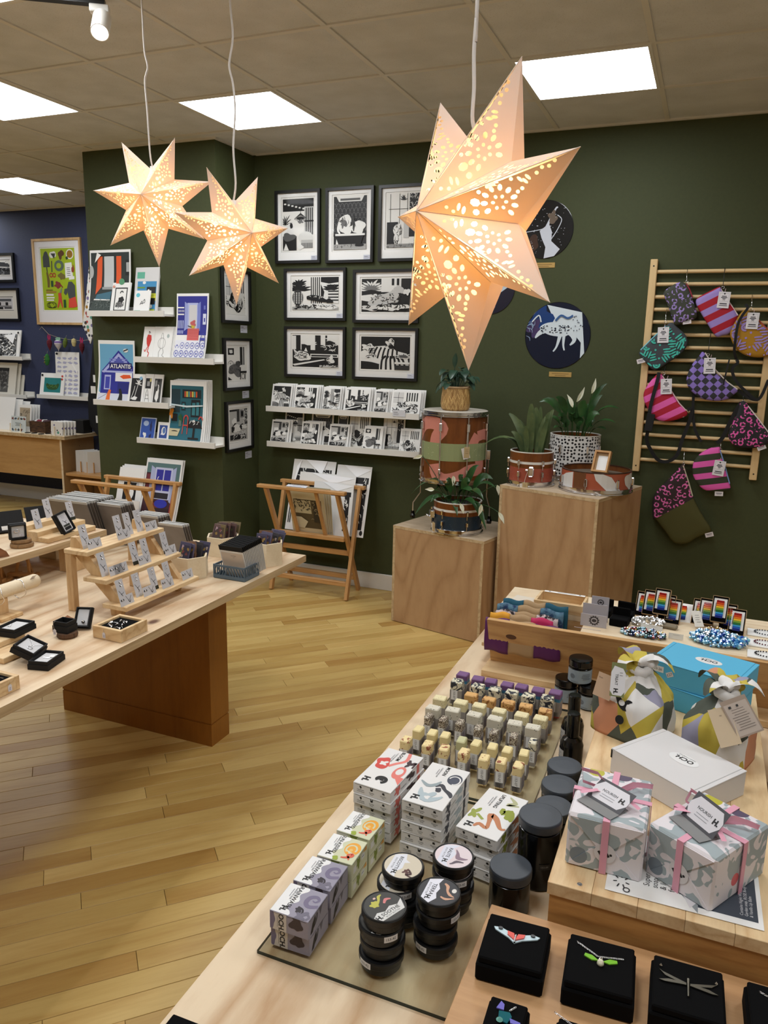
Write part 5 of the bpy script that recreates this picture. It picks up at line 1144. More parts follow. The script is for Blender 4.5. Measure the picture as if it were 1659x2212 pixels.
# ---------------------------------------------------------------- wall bars and hanging bags
WB = thing('wall_bar_rack','pale birch ladder rack with many round rungs fixed to the olive wall','rack',(-.035,WY-.02,0))
for x in (-.353,.282):
    o = MB().cbox(x+.035-.0195,x+.035+.0195,-.030,.0195,.985,2.192,.003).build('rail',M_BAMBOOZ,WB)
    for z in (1.02,2.155):
        MB().cyl((x+.035,-.0306,z),(x+.035,-.0285,z),.0045,10).build('screw',M_BLACK,o)
for k in range(16):
    z = at(1420,587+k*(994.5-587)/15,Y=WY-.03).z
    MB().cyl((-.318+.0195,-.006,z),(.317-.0195,-.006,z),.0105,12).build('rung',M_BAMBOO,WB)
def pat_stripes(name,c1,c2,period,ang,duty=.5):
    g = NT(name,.75); v = g.coord('Object',(1,1,1),(0,0,ang)); sx = g.n('ShaderNodeSeparateXYZ'); g.l(v,sx.inputs[0])
    g.out(g.mix(g.math('LESS_THAN',g.math('FRACT',g.math('DIVIDE',sx.outputs[1],period)),duty),c1,c2)); return g.m
def pat_leopard(name,bg,fg,scale=34):
    g = NT(name,.75); v = g.coord('Object'); n0 = g.n('ShaderNodeVectorMath',operation='ADD'); nz = g.n('ShaderNodeTexNoise'); nz.inputs['Scale'].default_value = 60; g.l(v,nz.inputs['Vector'])
    ms = g.n('ShaderNodeVectorMath',operation='SCALE'); ms.inputs['Scale'].default_value = .008; g.l(nz.outputs['Color'],ms.inputs[0]); g.l(v,n0.inputs[0]); g.l(ms.outputs[0],n0.inputs[1])
    vo = g.voro(n0.outputs[0],scale,rand=.75); vo.voronoi_dimensions = '2D'; d = vo.outputs['Distance']
    ring = g.math('MULTIPLY',g.math('LESS_THAN',d,.40),g.math('GREATER_THAN',d,.19)); gap = g.math('GREATER_THAN',g.noise(v,60,1),.45)
    g.out(g.mix(g.math('MULTIPLY',ring,gap),bg,fg)); return g.m
def pat_check(name,c1,c2,size,ang):
    g = NT(name,.75); v = g.coord('Object',(1/size,1/size,0),(0,0,ang)); ck = g.n('ShaderNodeTexChecker'); ck.inputs['Scale'].default_value = 1.0
    ck.inputs['Color1'].default_value = lin(c1); ck.inputs['Color2'].default_value = lin(c2); g.l(v,ck.inputs[0]); g.out(ck.outputs[0]); return g.m
OLV,LIL,PNK,RED,CHAR = (58,62,52),(158,136,206),(232,96,176),(168,16,40),(44,46,54)
def squiggles(fg,seed):
    def f(A):
        r = A.r; placed = []
        for k in range(900):
            x,y = r.uniform(-.5,.5),r.uniform(-.5,.5)
            if any((x-a)**2+(y-b)**2 < .128**2 for a,b in placed): continue
            placed.append((x,y)); q = r.random(); a = r.uniform(0,PI); w = .036
            if q < .5:
                for j in (-1,0,1):
                    ox,oy = -math.sin(a)*.055*j,math.cos(a)*.055*j; l = r.uniform(.05,.085)
                    A.stroke([(x+ox-l*math.cos(a),y+oy-l*math.sin(a)),(x+ox,y+oy),(x+ox+l*math.cos(a),y+oy+l*math.sin(a))],[w*.6,w,w*.6],fg)
            elif q < .85: A.arc(x,y,.06,.06,a,a+PI*1.1,w,fg,9); A.arc(x,y,.018,.018,a,a+PI,w*.8,fg,5)
            else: A.ell(x,y,.022,.022,fg,10)
    return f
def inside_poly(p,poly):
    c = False; n = len(poly)
    for i in range(n):
        a,b = poly[i],poly[i-1]
        if (a[1] > p[1]) != (b[1] > p[1]) and p[0] < (b[0]-a[0])*(p[1]-a[1])/(b[1]-a[1])+a[0]: c = not c
    return c
def smooth_poly(P,n=4):
    out = []; N = len(P)
    for i in range(N):
        p0,p1,p2,p3 = (Vector(P[(i+k-1) % N]) for k in range(4))
        for k in range(n):
            t = k/n; out.append(tuple(.5*((2*p1)+(p2-p0)*t+(2*p0-5*p1+4*p2-p3)*t*t+(3*p1-p0-3*p2+p3)*t**3)*1.0))
    return out
BAGY = WY-.075
def bag(label,px,m,thick=.03,zip_=None,zc=(236,226,230),tags=(),labels=(),hook=None,hang=None,extra=None,dy=0.0,back=None):
    Yb = BAGY+dy
    pts = [at(x,y,Y=Yb) for x,y in px]; c = sum(pts,Vector())/len(pts)
    t = thing('zip_pouch',label,'bag',M=T(c.x,Yb,c.z) @ FACE,group='printed bags on the wall bars')
    P = [(p.x-c.x,p.z-c.z) for p in pts]; P = smooth_poly(P)
    if sum(P[i-1][0]*P[i][1]-P[i][0]*P[i-1][1] for i in range(len(P))) < 0: P = P[::-1]
    mb = MB(); n = len(P); rings = [(1.0,-thick*.5),(1.0,-thick*.1),(.985,thick*.25),(.93,thick*.42),(.78,thick*.5),(.4,thick*.53)]
    v = []
    for s,z in rings: v += [(x*s,y*s,z) for x,y in P]
    v += [(0,0,thick*.54)]
    for r in range(len(rings)-1): mb.add([],[],0)
    fs = [(r*n+k,r*n+(k+1) % n,(r+1)*n+(k+1) % n,(r+1)*n+k) for r in range(len(rings)-1) for k in range(n)]
    L = (len(rings)-1)*n; fs += [(L+k,L+(k+1) % n,len(v)-1) for k in range(n)]; fs.append(tuple(range(n-1,-1,-1)))
    mb.add(v,fs,0,smooth=True)
    mb.build('pouch_body',m,t)
    loc = lambda q,z=thick*.5+.004: Vector(((at(q[0],q[1],Y=Yb).x-c.x),(at(q[0],q[1],Y=Yb).z-c.z),z))
    if extra:
        w = max(abs(p[0]) for p in P)*2; A = Art(w,w,11); extra(A)
        A.L = [l for l in A.L if all(inside_poly((q[0]*1.04,q[1]*1.04),P) for q in l[0])]
        if A.L: A.build('printed_shapes',t,T(0,0,thick*.545),step=.00003,bend=None)
    if zip_:
        zz = [loc(q,thick*.30) for q in zip_]; MB().tube(zz,.0038,6).build('zip',ink(zc),t)
    for q,ang in tags:
        A = Art(.060,.086,3); A.rect(-.5,-.5,.5,.5,(226,224,230)).rect(-.4,-.1,.4,.42,(206,204,212)).rect(-.36,-.06,.36,.38,(230,228,234)).rect(-.2,.2,.2,.25,(50,48,60)).rect(-.26,.12,.26,.17,(50,48,60)).rect(-.14,.05,.14,.09,(50,48,60)).ell(0,.38,.07,.05,K,10).rect(-.3,-.26,.3,-.2,(60,58,70)).rect(-.34,-.36,.34,-.32,(90,88,100)); A.arc(0,-.03,.08,.05,0,PI,.03,(40,40,50))
        A.build('swing_tag',t,T(*loc(q,thick*.58+.004)) @ Matrix.Rotation(ang,4,'Z'))
        MB().tube([loc(q,thick*.58+.003)+Vector((0,.034,0)),loc(q,thick*.5)+Vector((.004,.06,0))],.0012,5).build('tag_string',ink((226,190,200)),t)
    for q,ang in labels:
        A = Art(.044,.026,2); A.rect(-.5,-.5,.5,.5,(222,216,220)).rect(-.35,.05,.35,.2,(90,86,96)).rect(-.3,-.2,.3,-.08,(130,126,136)); A.build('side_label',t,T(*loc(q,thick*.3)) @ Matrix.Rotation(ang,4,'Z'))
    if hook:
        q0,q1,col = hook; a,b = loc(q0,.0),loc(q1,.0)
        rz = .075-.02-.006+.012+dy
        MB().tube([b + Vector((0,0,.0)),b*.4+a*.6 + Vector((0,0,.002)),a + Vector((0,-.006,-(.048+dy)+.017)),a + Vector((0,.012,-(.048+dy)+.010)),a + Vector((0,.014,-(.048+dy))),a + Vector((0,.006,-(.048+dy)-.012)),a + Vector((0,-.014,-(.048+dy)-.014))],.0017,6).build('hook',M_CHROME if col else M_BLACK,t)
        MB().tube([b + Vector((.007*math.cos(k*PI/5),-.006+.007*math.sin(k*PI/5),.001)) for k in range(10)],.0013,5,closed=True).build('split_ring',M_CHROME,t)
    return t,loc
def ribbon(t,loc,pts,w,name='strap',z=None,m=None):
    P = [loc(q[:2],q[2] if len(q) > 2 else .02) for q in pts]
    S = []
    for i in range(len(P)-1):
        p0,p1,p2,p3 = P[max(0,i-1)],P[i],P[i+1],P[min(len(P)-1,i+2)]
        for k in range(5):
            u = k/5; S.append(.5*((2*p1)+(p2-p0)*u+(2*p0-5*p1+4*p2-p3)*u*u+(3*p1-p0-3*p2+p3)*u**3))
    S.append(P[-1])
    mb = MB(); v = []
    for i,p in enumerate(S):
        tn = (S[min(i+1,len(S)-1)]-S[max(0,i-1)]).normalized(); sd = tn.cross(Vector((0,0,1))).normalized()*(w/2)
        v += [p-sd,p+sd,p+sd-Vector((0,0,.0016)),p-sd-Vector((0,0,.0016))]
    n = len(S); mb.add(v,[(i*4+k,i*4+(k+1) % 4,i*4+4+(k+1) % 4,i*4+4+k) for i in range(n-1) for k in range(4)] + [(3,2,1,0),(n*4-4,n*4-3,n*4-2,n*4-1)])
    return mb.build(name,m or M_STRAP,t)
c1 = lambda x,y: (1380+x/4.609,560+y/4.609)
c2 = lambda x,y: (1380+x/5.946,960+y/5.946)
def L1(*p): return [c1(*q) for q in p]
bag('olive pouch with a lilac leopard print, uppermost on the wall bars',L1((250,325),(300,280),(400,228),(468,240),(500,300),(540,410),(580,535),(560,590),(470,620),(370,660),(340,610),(300,490),(256,370)),pat_leopard('olive_lilac_leopard',OLV,LIL,27),.05,L1((472,245),(505,300),(535,380)),(150,40,60),hook=(c1(478,120),c1(478,215),True),labels=[(c1(480,622),.15)])
bag('red and lilac diagonal striped pouch on the wall bars',L1((566,430),(590,380),(700,320),(800,275),(822,295),(900,420),(985,555),(960,640),(905,735),(830,760),(768,768),(680,640),(590,490)),pat_stripes('red_lilac_stripes',RED,LIL,.072,-.50),.04,L1((815,300),(900,430),(985,560)),(232,214,214),tags=[(c1(845,408),-.06)],hook=(c1(855,105),c1(838,270),False))
t_,l_ = bag('mustard belt bag with lilac squiggles beside the photo edge',L1((905,745),(925,660),(985,570),(1060,500),(1130,545),(1190,610),(1330,740),(1400,830),(1380,930),(1290,965),(1180,978),(1060,955),(960,880)),NT('mustard_canvas',.8).m,.04,L1((1150,560),(1240,660),(1330,745)),(190,70,60),tags=[(c1(1130,615),-.03)],hook=(c1(1130,375),c1(1122,480),True),extra=squiggles(LIL,3))
ink((168,124,24)); MATS['mustard_canvas'].node_tree.nodes['Principled BSDF'].inputs['Base Color'].default_value = lin((172,126,28))
ribbon(t_,l_,[(*c1(1060,450),.03),(*c1(1080,490),.034),(*c1(1030,560),.036),(*c1(985,650),.036),(*c1(960,800),.036),(*c1(950,920),.02),(*c1(970,1000),.0)],.014)
ribbon(t_,l_,[(*c1(970,1000),.0),(*c1(985,1030),.002),(*c1(930,1090),.004),(*c1(960,1200),.004),(*c1(1060,1310),.004),(*c1(1190,1395),.004),(*c1(1290,1200),.004)],.016)
t_,l_ = bag('charcoal pouch with turquoise squiggles hanging over the rack rail',L1((5,925),(60,865),(160,765),(270,660),(330,632),(400,690),(470,765),(482,855),(400,955),(290,1030),(190,1095),(140,1100),(80,1045),(10,965)),mat('charcoal_canvas',(62,68,74),.8),.035,L1((20,905),(150,775),(270,665)),(120,196,214),tags=[(c1(245,755),.04)],labels=[(c1(22,1012),.3)],hook=(c1(272,515),c1(268,610),True),extra=squiggles((64,186,170),5))
t_,l_ = bag('lilac and black checked belt bag in the middle of the wall bars',L1((600,962),(640,922),(700,1000),(760,1120),(880,1230),(985,1300),(950,1345),(900,1385),(790,1412),(640,1392),(540,1330),(490,1270),(475,1185),(520,1065)),pat_check('lilac_black_check',(140,118,200),(48,48,56),.030,.70),.045,L1((660,930),(760,1100),(880,1222),(980,1295)),(226,216,210),tags=[(c1(705,1060),.05)],labels=[(c1(862,1360),.4)],hook=(c1(712,765),c1(690,940),False))
ribbon(t_,l_,[(*c1(985,1300),.01),(*c1(1040,1345),.0),(*c1(1120,1390),.0),(*c1(1190,1400),.0)],.017)
ribbon(t_,l_,[(*c1(545,1345),-.01),(*c1(540,1430),-.014),(*c1(540,1560),-.014),(*c1(560,1700),-.014),(*c1(620,1820),-.014)],.015)
ribbon(t_,l_,[(*c1(840,1250),.03),(*c1(870,1120),.026),(*c1(900,1000),.01)],.008)
t_,l_ = bag('pink and red striped belt bag with a black strap on the wall bars',L1((215,1132),(250,1205),(330,1330),(400,1440),(476,1512),(472,1560),(350,1605),(240,1612),(165,1585),(85,1485),(45,1375),(68,1285),(150,1175)),pat_stripes('pink_red_stripes',PNK,(176,20,50),.070,-.52),.04,L1((235,1160),(330,1320),(400,1430),(470,1505)),(226,190,196),tags=[(c1(275,1265),.08)],labels=[(c1(408,1552),.2)],hook=(c1(270,1030),c1(250,1130),False))
ribbon(t_,l_,[(*c1(205,1125),.028),(*c1(185,1220),.034),(*c1(140,1380),.034),(*c1(110,1520),.034),(*c1(95,1680),.024),(*c1(80,1800),.01),(*c1(120,1900),.0),(*c1(190,2000),-.01),(*c1(290,2015),-.012),(*c1(380,1950),-.012),(*c1(430,1800),-.012),(*c1(490,1650),-.01),(*c1(530,1500),-.008),(*c1(480,1500),.0)],.02)
ob = MB().cbox(-.022,.022,-.05,.05,-.003,.004,.002).build('strap_buckle',M_STRAP,t_,T(*l_(c1(112,1620),.036)) @ Matrix.Rotation(-.1,4,'Z'))
t_,l_ = bag('black belt bag with a pink leopard print beside the photo edge',L1((1012,1422),(1062,1420),(1100,1475),(1190,1595),(1300,1735),(1310,1800),(1240,1862),(1100,1882),(960,1862),(890,1762),(930,1640),(985,1500)),pat_leopard('black_pink_leopard',(34,32,38),PNK,27),.04,L1((1085,1460),(1190,1590),(1290,1725)),(232,224,220),labels=[(c1(1220,1872),.45)],hook=(c1(1040,1335),c1(1040,1410),False))
ribbon(t_,l_,[(*c1(1020,1425),.01),(*c1(960,1520),.012),(*c1(890,1660),.01),(*c1(830,1780),.008),(*c1(775,1830),.006)],.022)
bag('pink and olive striped zip pouch low on the wall bars',[c2(*q) for q in ((1018,20),(1045,60),(1085,215),(1135,390),(1180,560),(1160,590),(1030,605),(900,600),(800,555),(705,420),(690,290),(730,180),(850,80))],pat_stripes('pink_olive_stripes',(226,92,176),(50,56,38),.069,-.21,.52),.035,[c2(*q) for q in ((1040,70),(1090,220),(1165,500))],(130,160,214),tags=[(c2(1030,298),-.1)],labels=[(c2(1028,630),.05)],hook=(c2(1055,-70),c2(1050,50),True))
g = NT('two_tone_canvas',.8); 
_v = g.coord('Object',(1,1,1),(0,0,-.62)); _s = g.n('ShaderNodeSeparateXYZ'); g.l(_v,_s.inputs[0])
_lp = None
_vo = g.voro(g.coord('Object'),27,rand=.75); _vo.voronoi_dimensions = '2D'; _d = _vo.outputs['Distance']
_ring = g.math('MULTIPLY',g.math('MULTIPLY',g.math('LESS_THAN',_d,.40),g.math('GREATER_THAN',_d,.19)),g.math('GREATER_THAN',g.noise(g.coord('Object'),60,1),.45))
g.out(g.mix(g.math('GREATER_THAN',_s.outputs[1],.018),(74,72,30),g.mix(_ring,(48,32,34),(226,110,176))))
bag('large zip pouch, pink leopard above and plain olive below, hanging lowest',[c2(*q) for q in ((550,265),(580,268),(640,480),(700,680),(800,880),(930,1095),(860,1150),(740,1200),(620,1270),(450,1260),(330,1110),(215,965),(178,940),(185,680),(330,500),(440,390))],g.m,.035,[c2(*q) for q in ((570,270),(640,480),(690,660))],(200,196,170),labels=[(c2(905,1155),.35)],hook=(c2(585,75),c2(575,235),True),dy=.02)
# ---------------------------------------------------------------- the soap table
GZ = .7568
tg = bpy.data.materials.new('sheet_glass_face'); tg.use_nodes = True; _t = tg.node_tree; _t.nodes.clear()
_o = _t.nodes.new('ShaderNodeOutputMaterial'); _a = _t.nodes.new('ShaderNodeBsdfTransparent'); _b = _t.nodes.new('ShaderNodeBsdfGlossy'); _x = _t.nodes.new('ShaderNodeMixShader'); _f = _t.nodes.new('ShaderNodeFresnel')
_a.inputs[0].default_value = (.90,.93,.88,1); _b.inputs['Roughness'].default_value = 0.02; _f.inputs['IOR'].default_value = 1.5
_t.links.new(_f.outputs[0],_x.inputs[0]); _t.links.new(_a.outputs[0],_x.inputs[1]); _t.links.new(_b.outputs[0],_x.inputs[2]); _t.links.new(_x.outputs[0],_o.inputs[0])
tclear = bpy.data.materials.new('sheet_glass_underside'); tclear.use_nodes = True; tclear.node_tree.nodes.clear(); _q = tclear.node_tree.nodes.new('ShaderNodeBsdfTransparent'); tclear.node_tree.links.new(_q.outputs[0],tclear.node_tree.nodes.new('ShaderNodeOutputMaterial').inputs[0])
M_GEDGE = mat('sheet_glass_edge',(22,40,34),.1)
for lab,a in (('sheet of green edged glass under the soap boxes and black tins',(-.566,-.250,.888,1.418)),('sheet of green edged glass under the standing soap bars',(-.566,-.252,1.432,1.93))):
    MB().box(*a,.7504,.7566,ms=(1,1,1,1,2,0)).build('glass_sheet',[tg,M_GEDGE,tclear],None,label=lab,cat='glass sheet',group='glass sheets on the soap table')
def logo(A,cx,cy,size,c=K,rot=0.0): return A.text('OCH.',cx,cy,size,c,.03,rot)
def mono(A,cx,cy,size,c=K,rot=0.0): return A.text('H.',cx,cy,size,c,.05,rot)
def wavy_white(A,x_amp,c,y0):
    """white lower band with a wavy upper edge (art y up)"""
    pts = [(-.5,-.5),(.5,-.5)] + [(.5-k/16,y0+.07*math.sin(k*.9+.6)+x_amp*math.sin(k*.35)) for k in range(17)]
    return A.poly(pts,c)
def carton(label,x,y,z,w,d,h,rz,base,top=None,front=None,side=None,group=None,cat='soap box',edge=None):
    t = thing('soap_carton',label,cat,(x,y,z),rz,group)
    MB().cbox(0,w,0,d,0,h,.0007).build('carton',ink(base,.5),t)
    MB().box(.004,w-.004,-.0002,.0006,h-.0026,h-.0020).box(w-.0006,w+.0002,.004,d-.004,h-.0026,h-.0020).build('lid_seam',ink(tuple(v*.45 for v in base)),t,None)
    def clipd(A):
        A.L = [([(max(-A.w/2,min(A.w/2,p)),max(-A.h/2,min(A.h/2,q))) for p,q in P],c,k) for P,c,k in A.L]; return A
    if top: A = Art(d-.0014,w-.0014,3); top(A); clipd(A).build('lid_print',t,T(w/2,d/2,h+.0001) @ READ,step=.00004)
    if front: A = Art(w-.0014,h-.0014,4); front(A); clipd(A).build('front_print',t,T(w/2,-.0001,h/2) @ FACE,step=.00004)
    if side: A = Art(d-.0014,h-.0014,5); side(A); clipd(A).build('side_print',t,T(w+.0001,d/2,h/2) @ SIDE,step=.00004)
    return t
P1,P2,P3 = (150,146,162),(116,108,134),(48,42,50)
def top_purple(A):
    wavy_white(A,-.06,(232,232,232),-.06)
    A.stroke([(-.02,.5),(.06,.28),(-.04,.16),(-.22,.18),(-.30,.32),(-.22,.42),(-.13,.36),(-.16,.28)],[.1,.11,.12,.12,.1,.07,.05,.03],P2)
    A.blob(.26,.12,.08,.09,P3,.8); A.stroke([(.16,.06),(.2,.2),(.32,.24),(.36,.14)],[.06,.05,.05,.02],P3); A.blob(.4,.26,.12,.14,(112,108,124),.8); A.stroke([(.3,.38),(.38,.46),(.48,.42)],.06,(112,108,124))
    A.text('BRAINWASH',-.12,-.16,.0105,K,.012); A.text('SHAMPOO BAR',-.2,-.25,.0042,(70,70,76)); A.lines(-.22,-.32,.3,1,.05,(120,120,126),.012); mono(A,.34,-.24,.0125)
def front_purple(A): A.rect(-.5,-.5,-.1,.5,(206,200,192)); A.blob(-.48,.1,.12,.5,P2,.3); A.rect(-.12,-.5,-.06,.5,(206,200,192)); A.blob(.2,.12,.16,.34,(64,52,54),.5); A.poly([(.1,.5),(.3,.5),(.26,.3),(.14,.3)],(64,52,54)); logo(A,-.2,.0,.0125,K,-PI/2); A.line(-.3,-.3,-.3,.34,.008,(110,100,96))
def side_purple(A): A.poly([(-.4,-.42),(-.3,.1),(-.16,.42),(-.12,.1),(-.2,-.1),(-.28,-.4)],(26,22,28)); A.stroke([(-.24,-.2),(-.1,.0),(-.06,.38)],.05,(26,22,28)); A.poly([(.02,.5),(.1,.0),(.22,.5)],(96,92,104))
S1,S2,S3 = (206,208,176),(232,164,56),(214,92,64)
def top_sun(A):
    wavy_white(A,-.06,(234,234,232),-.06)
    A.ell(-.08,.26,.27,.22,S2,24); A.arc(-.06,.24,.17,.14,1.2,5.6,.05,S1,12); A.ell(-.02,.24,.06,.05,(232,190,110)); A.poly([(.0,.12),(.12,.46),(.2,.3)],S1)
    A.stroke([(.34,.1),(.3,.24),(.2,.36),(.12,.34),(.2,.24),(.28,.3),(.38,.34)],[.04,.08,.1,.08,.05,.06,.03],S3); A.blob(.42,-.02,.08,.09,(150,168,56),.6)
    A.text('SUN-KISSED',-.14,-.16,.0098,K,.012); A.text('SHAMPOO BAR',-.24,-.25,.0042,(70,70,76)); A.lines(-.24,-.32,.3,1,.05,(120,120,126),.012); mono(A,.3,-.26,.0125)
def front_sun(A): A.rect(-.5,-.5,-.16,.5,(214,212,206)); A.poly([(-.1,.5),(.16,.5),(.1,.24),(-.06,.3)],(120,132,52))
def side_sun(A): A.blob(-.1,.1,.12,.3,(120,136,52),.5); A.rect(-.42,-.2,-.22,.2,(226,226,222)); A.rect(.1,-.06,.3,.3,(220,222,220)); A.line(.14,.1,.26,.1,.02,(60,60,60)); A.poly([(.2,.3),(.42,.5),(.44,.2)],(224,160,60))
GB = 'small square shampoo bar boxes'
for k,(y,lvl) in enumerate(((.904,0),(.904,1),(.979,0),(.979,1))):
    carton('purple patterned shampoo bar box, %s of the %s pair by the glass edge' % (['lower','upper'][lvl],['front','second'][k//2]),-.552,y + (0 if lvl else .003),GZ+.0328*lvl,.068,.068,.0326,0 if lvl else .02,P1,top_purple if lvl or True else None,front_purple,side_purple,GB)
for k,(y,lvl) in enumerate(((1.052,0),(1.052,1),(1.129,0),(1.129,1))):
    carton('orange and green shampoo bar box, %s of the %s pair' % (['lower','upper'][lvl],['nearer','farther'][k//2]),-.546,y,GZ+.0328*lvl,.067,.067,.0326,.005 if k < 2 else -.04,S1,top_sun,front_sun,side_sun,GB)
WH = (226,224,222)
def icons(A):
    for x,tx in ((-.3,'Handmade|in Scotland'),(.0,'Cruelty|Free'),(.32,'Essential|Oils')):
        A.blob(x,.2,.03,.13,K,.5,12)
        if x == 0: A.line(x-.02,.2,x-.03,.4,.02,K); A.line(x+.02,.2,x+.03,.4,.02,K)
        for j,l in enumerate(tx.split('|')): A.text(l,x,-.08-.17*j,.0036,(70,70,70))
def top_bloom(A):
    A.stroke([(-.5,.14),(-.3,.2),(-.16,.02),(-.06,-.1)],.05,(224,128,118)); A.blob(-.1,-.28,.14,.2,(206,74,66),.6); A.blob(-.1,-.26,.05,.1,WH,.6); A.ell(.02,.28,.16,.15,(222,122,112)); A.ell(.0,.28,.08,.09,WH); A.poly([(.1,.2),(.3,.5),(.12,.5)],(222,122,112))
    A.arc(.28,.02,.08,.16,.4,5.6,.05,K,12,.5); A.blob(.26,.04,.05,.08,K,.6); A.stroke([(-.34,.28),(-.24,.36),(-.3,.48),(-.16,.48)],[.03,.06,.05,.03],(62,42,46)); A.blob(-.22,.32,.06,.06,(62,42,46),.7)
    A.text('BLOOM',-.36,-.02,.0105,K,.014); A.text('CONDITIONER BAR',-.3,-.14,.0042,(70,70,76)); A.lines(-.3,-.2,.2,1,.1,(120,120,126),.012); mono(A,.36,-.3,.018)
def top_moon(A):
    A.ell(-.22,.3,.13,.18,(66,70,84),22); A.ell(-.2,.3,.085,.11,(70,74,90)); A.arc(-.2,.3,.1,.14,0,4.5,.02,WH,12); A.stroke([(.04,-.02),(-.02,.1),(.06,.24),(.12,.4),(.2,.5)],[.03,.07,.05,.07,.04],(56,56,64)); A.blob(.1,.1,.05,.08,(56,56,64),.5)
    A.stroke([(-.02,-.42),(.06,-.2),(.0,-.04),(-.1,.04)],[.02,.07,.06,.02],(148,160,164)); A.stroke([(.14,-.3),(.28,-.2),(.36,.0),(.3,.2),(.22,.3)],[.02,.09,.13,.07,.02],(174,188,194)); A.blob(.3,-.02,.1,.16,(174,188,194),.6); A.blob(.32,-.02,.04,.06,WH,.5)
    A.text('MOON',-.36,-.02,.0105,K,.014); A.text('CONDITIONER BAR',-.3,-.16,.0042,(70,70,76)); A.lines(-.3,-.22,.2,1,.1,(120,120,126),.012); mono(A,.38,-.28,.018)
def top_uplift(A):
    A.stroke([(-.44,.1),(-.34,.3),(-.26,.16),(-.3,.42)],[.02,.07,.06,.03],(178,178,138)); A.stroke([(-.16,.14),(-.06,.2),(-.14,.34),(.0,.44),(.06,.5)],[.04,.1,.07,.09,.04],(142,152,50)); A.blob(-.06,.34,.1,.1,(142,152,50),.7); A.blob(.12,-.38,.1,.1,(150,160,70),.7); A.stroke([(.12,-.3),(.2,-.1)],.04,(150,160,70))
    A.stroke([(.38,-.18),(.3,-.1),(.34,.1),(.2,.06),(.06,.0),(.1,.16),(.26,.38),(.24,.5)],[.03,.06,.05,.05,.09,.08,.05,.03],(190,124,84))
    A.text('UPLIFTING',-.28,-.06,.0105,K,.014); A.text('CONDITIONER BAR',-.24,-.2,.0042,(70,70,76)); A.lines(-.24,-.26,.2,1,.1,(120,120,126),.012); mono(A,.38,-.3,.018)
def side_patch(c1,c2):
    def f(A):
        A.blob(-.3,.0,.08,.4,c1,.6); A.blob(.1,.1,.1,.4,c2,.6); A.rect(.28,-.5,.36,.5,c1); A.text('Conditioner',-.12,-.2,.005,K)
    return f
GS = 'stacked white soap boxes'
for nm,x0,y0,rz,n,tf,c1_,c2_ in (('bloom',-.556,1.222,-.09,5,top_bloom,(216,110,100),(60,44,46)),('moon',-.449,1.206,-.06,5,top_moon,(62,64,76),(174,188,194)),('uplifting',-.342,1.200,-.16,4,top_uplift,(142,152,50),(190,124,84))):
    for k in range(n):
        j = random.Random(k*7+len(nm)); last = k == n-1
        carton('white soap box with %s, %s of its stack' % ({'bloom': 'coral and black swirls','moon': 'blue grey swirls','uplifting': 'green and tan swirls'}[nm],['bottom','second from the bottom','middle' if n == 5 else 'second from the top','second from the top','top'][k] if not last else 'top'),x0 + (j.uniform(-.003,.003) if not last else 0),y0 + (j.uniform(-.003,.004) if not last else 0),GZ+.0218*k,.081,.148,.0216,rz + (j.uniform(-.02,.02) if not last else 0),WH,tf if last else None,icons,side_patch(c1_,c2_),GS)
# black tins
M_TINTOP = mat('tin_label_white',(222,222,228),.4)
def lid_soothe(A): A.ell(0,0,.5,.5,(62,62,60),32); A.poly([(-.5,-.16),(-.3,-.06),(-.1,-.14),(.1,-.06),(.3,-.14),(.5,-.04),(.5,-.5),(-.5,-.5)],(214,214,212)); A.text('SOOTHE',.02,-.2,.0088,K,.012); A.text('BODY BUTTER',.02,-.3,.0042,(80,80,84)); mono(A,-.36,-.22,.011); A.blob(-.16,.2,.1,.11,(190,186,84),.5); A.stroke([(-.12,.16),(.02,.24),(.1,.34),(.2,.36)],[.1,.06,.08,.03],(190,186,84)); A.stroke([(.06,.08),(.18,.16),(.3,.1)],[.05,.09,.03],(214,130,130)); A.ell(-.02,.36,.04,.03,(222,190,180))
def lid_bisc(A): A.ell(0,0,.5,.5,(208,198,178),32); A.poly([(-.5,-.06),(-.26,-.0),(-.18,.14),(-.12,.0),(.1,.02),(.3,-.1),(.5,-.06),(.5,-.5),(-.5,-.5)],(220,222,230)); A.text('BISCOTTI',-.06,-.14,.0082,K,.012); A.text('BODY BUTTER',-.02,-.26,.0042,(80,80,84)); mono(A,.32,-.14,.011); A.blob(.2,.16,.1,.08,(92,58,54),.8); A.stroke([(.1,.2),(.24,.3),(.3,.2),(.36,.36),(.3,.46)],[.05,.07,.06,.05,.02],(70,44,44))
def lid_terra(A): A.ell(0,0,.5,.5,(58,58,62),32); A.poly([(-.5,-.02),(-.28,-.08),(-.1,.0),(.08,-.04),(.26,.02),(.5,-.12),(.5,-.5),(-.5,-.5)],(226,226,236)); A.text('TERRA',-.02,-.16,.0092,K,.012); A.text('BODY BUTTER',-.02,-.28,.0042,(80,80,84)); mono(A,.3,-.2,.011); A.stroke([(-.34,.06),(-.26,.16),(-.1,.2),(.02,.3),(.06,.42)],[.05,.09,.06,.08,.02],(206,160,132)); A.stroke([(.16,.1),(.2,.24),(.1,.44)],[.04,.08,.02],(206,160,132)); A.ell(-.16,.36,.08,.06,(222,218,212))
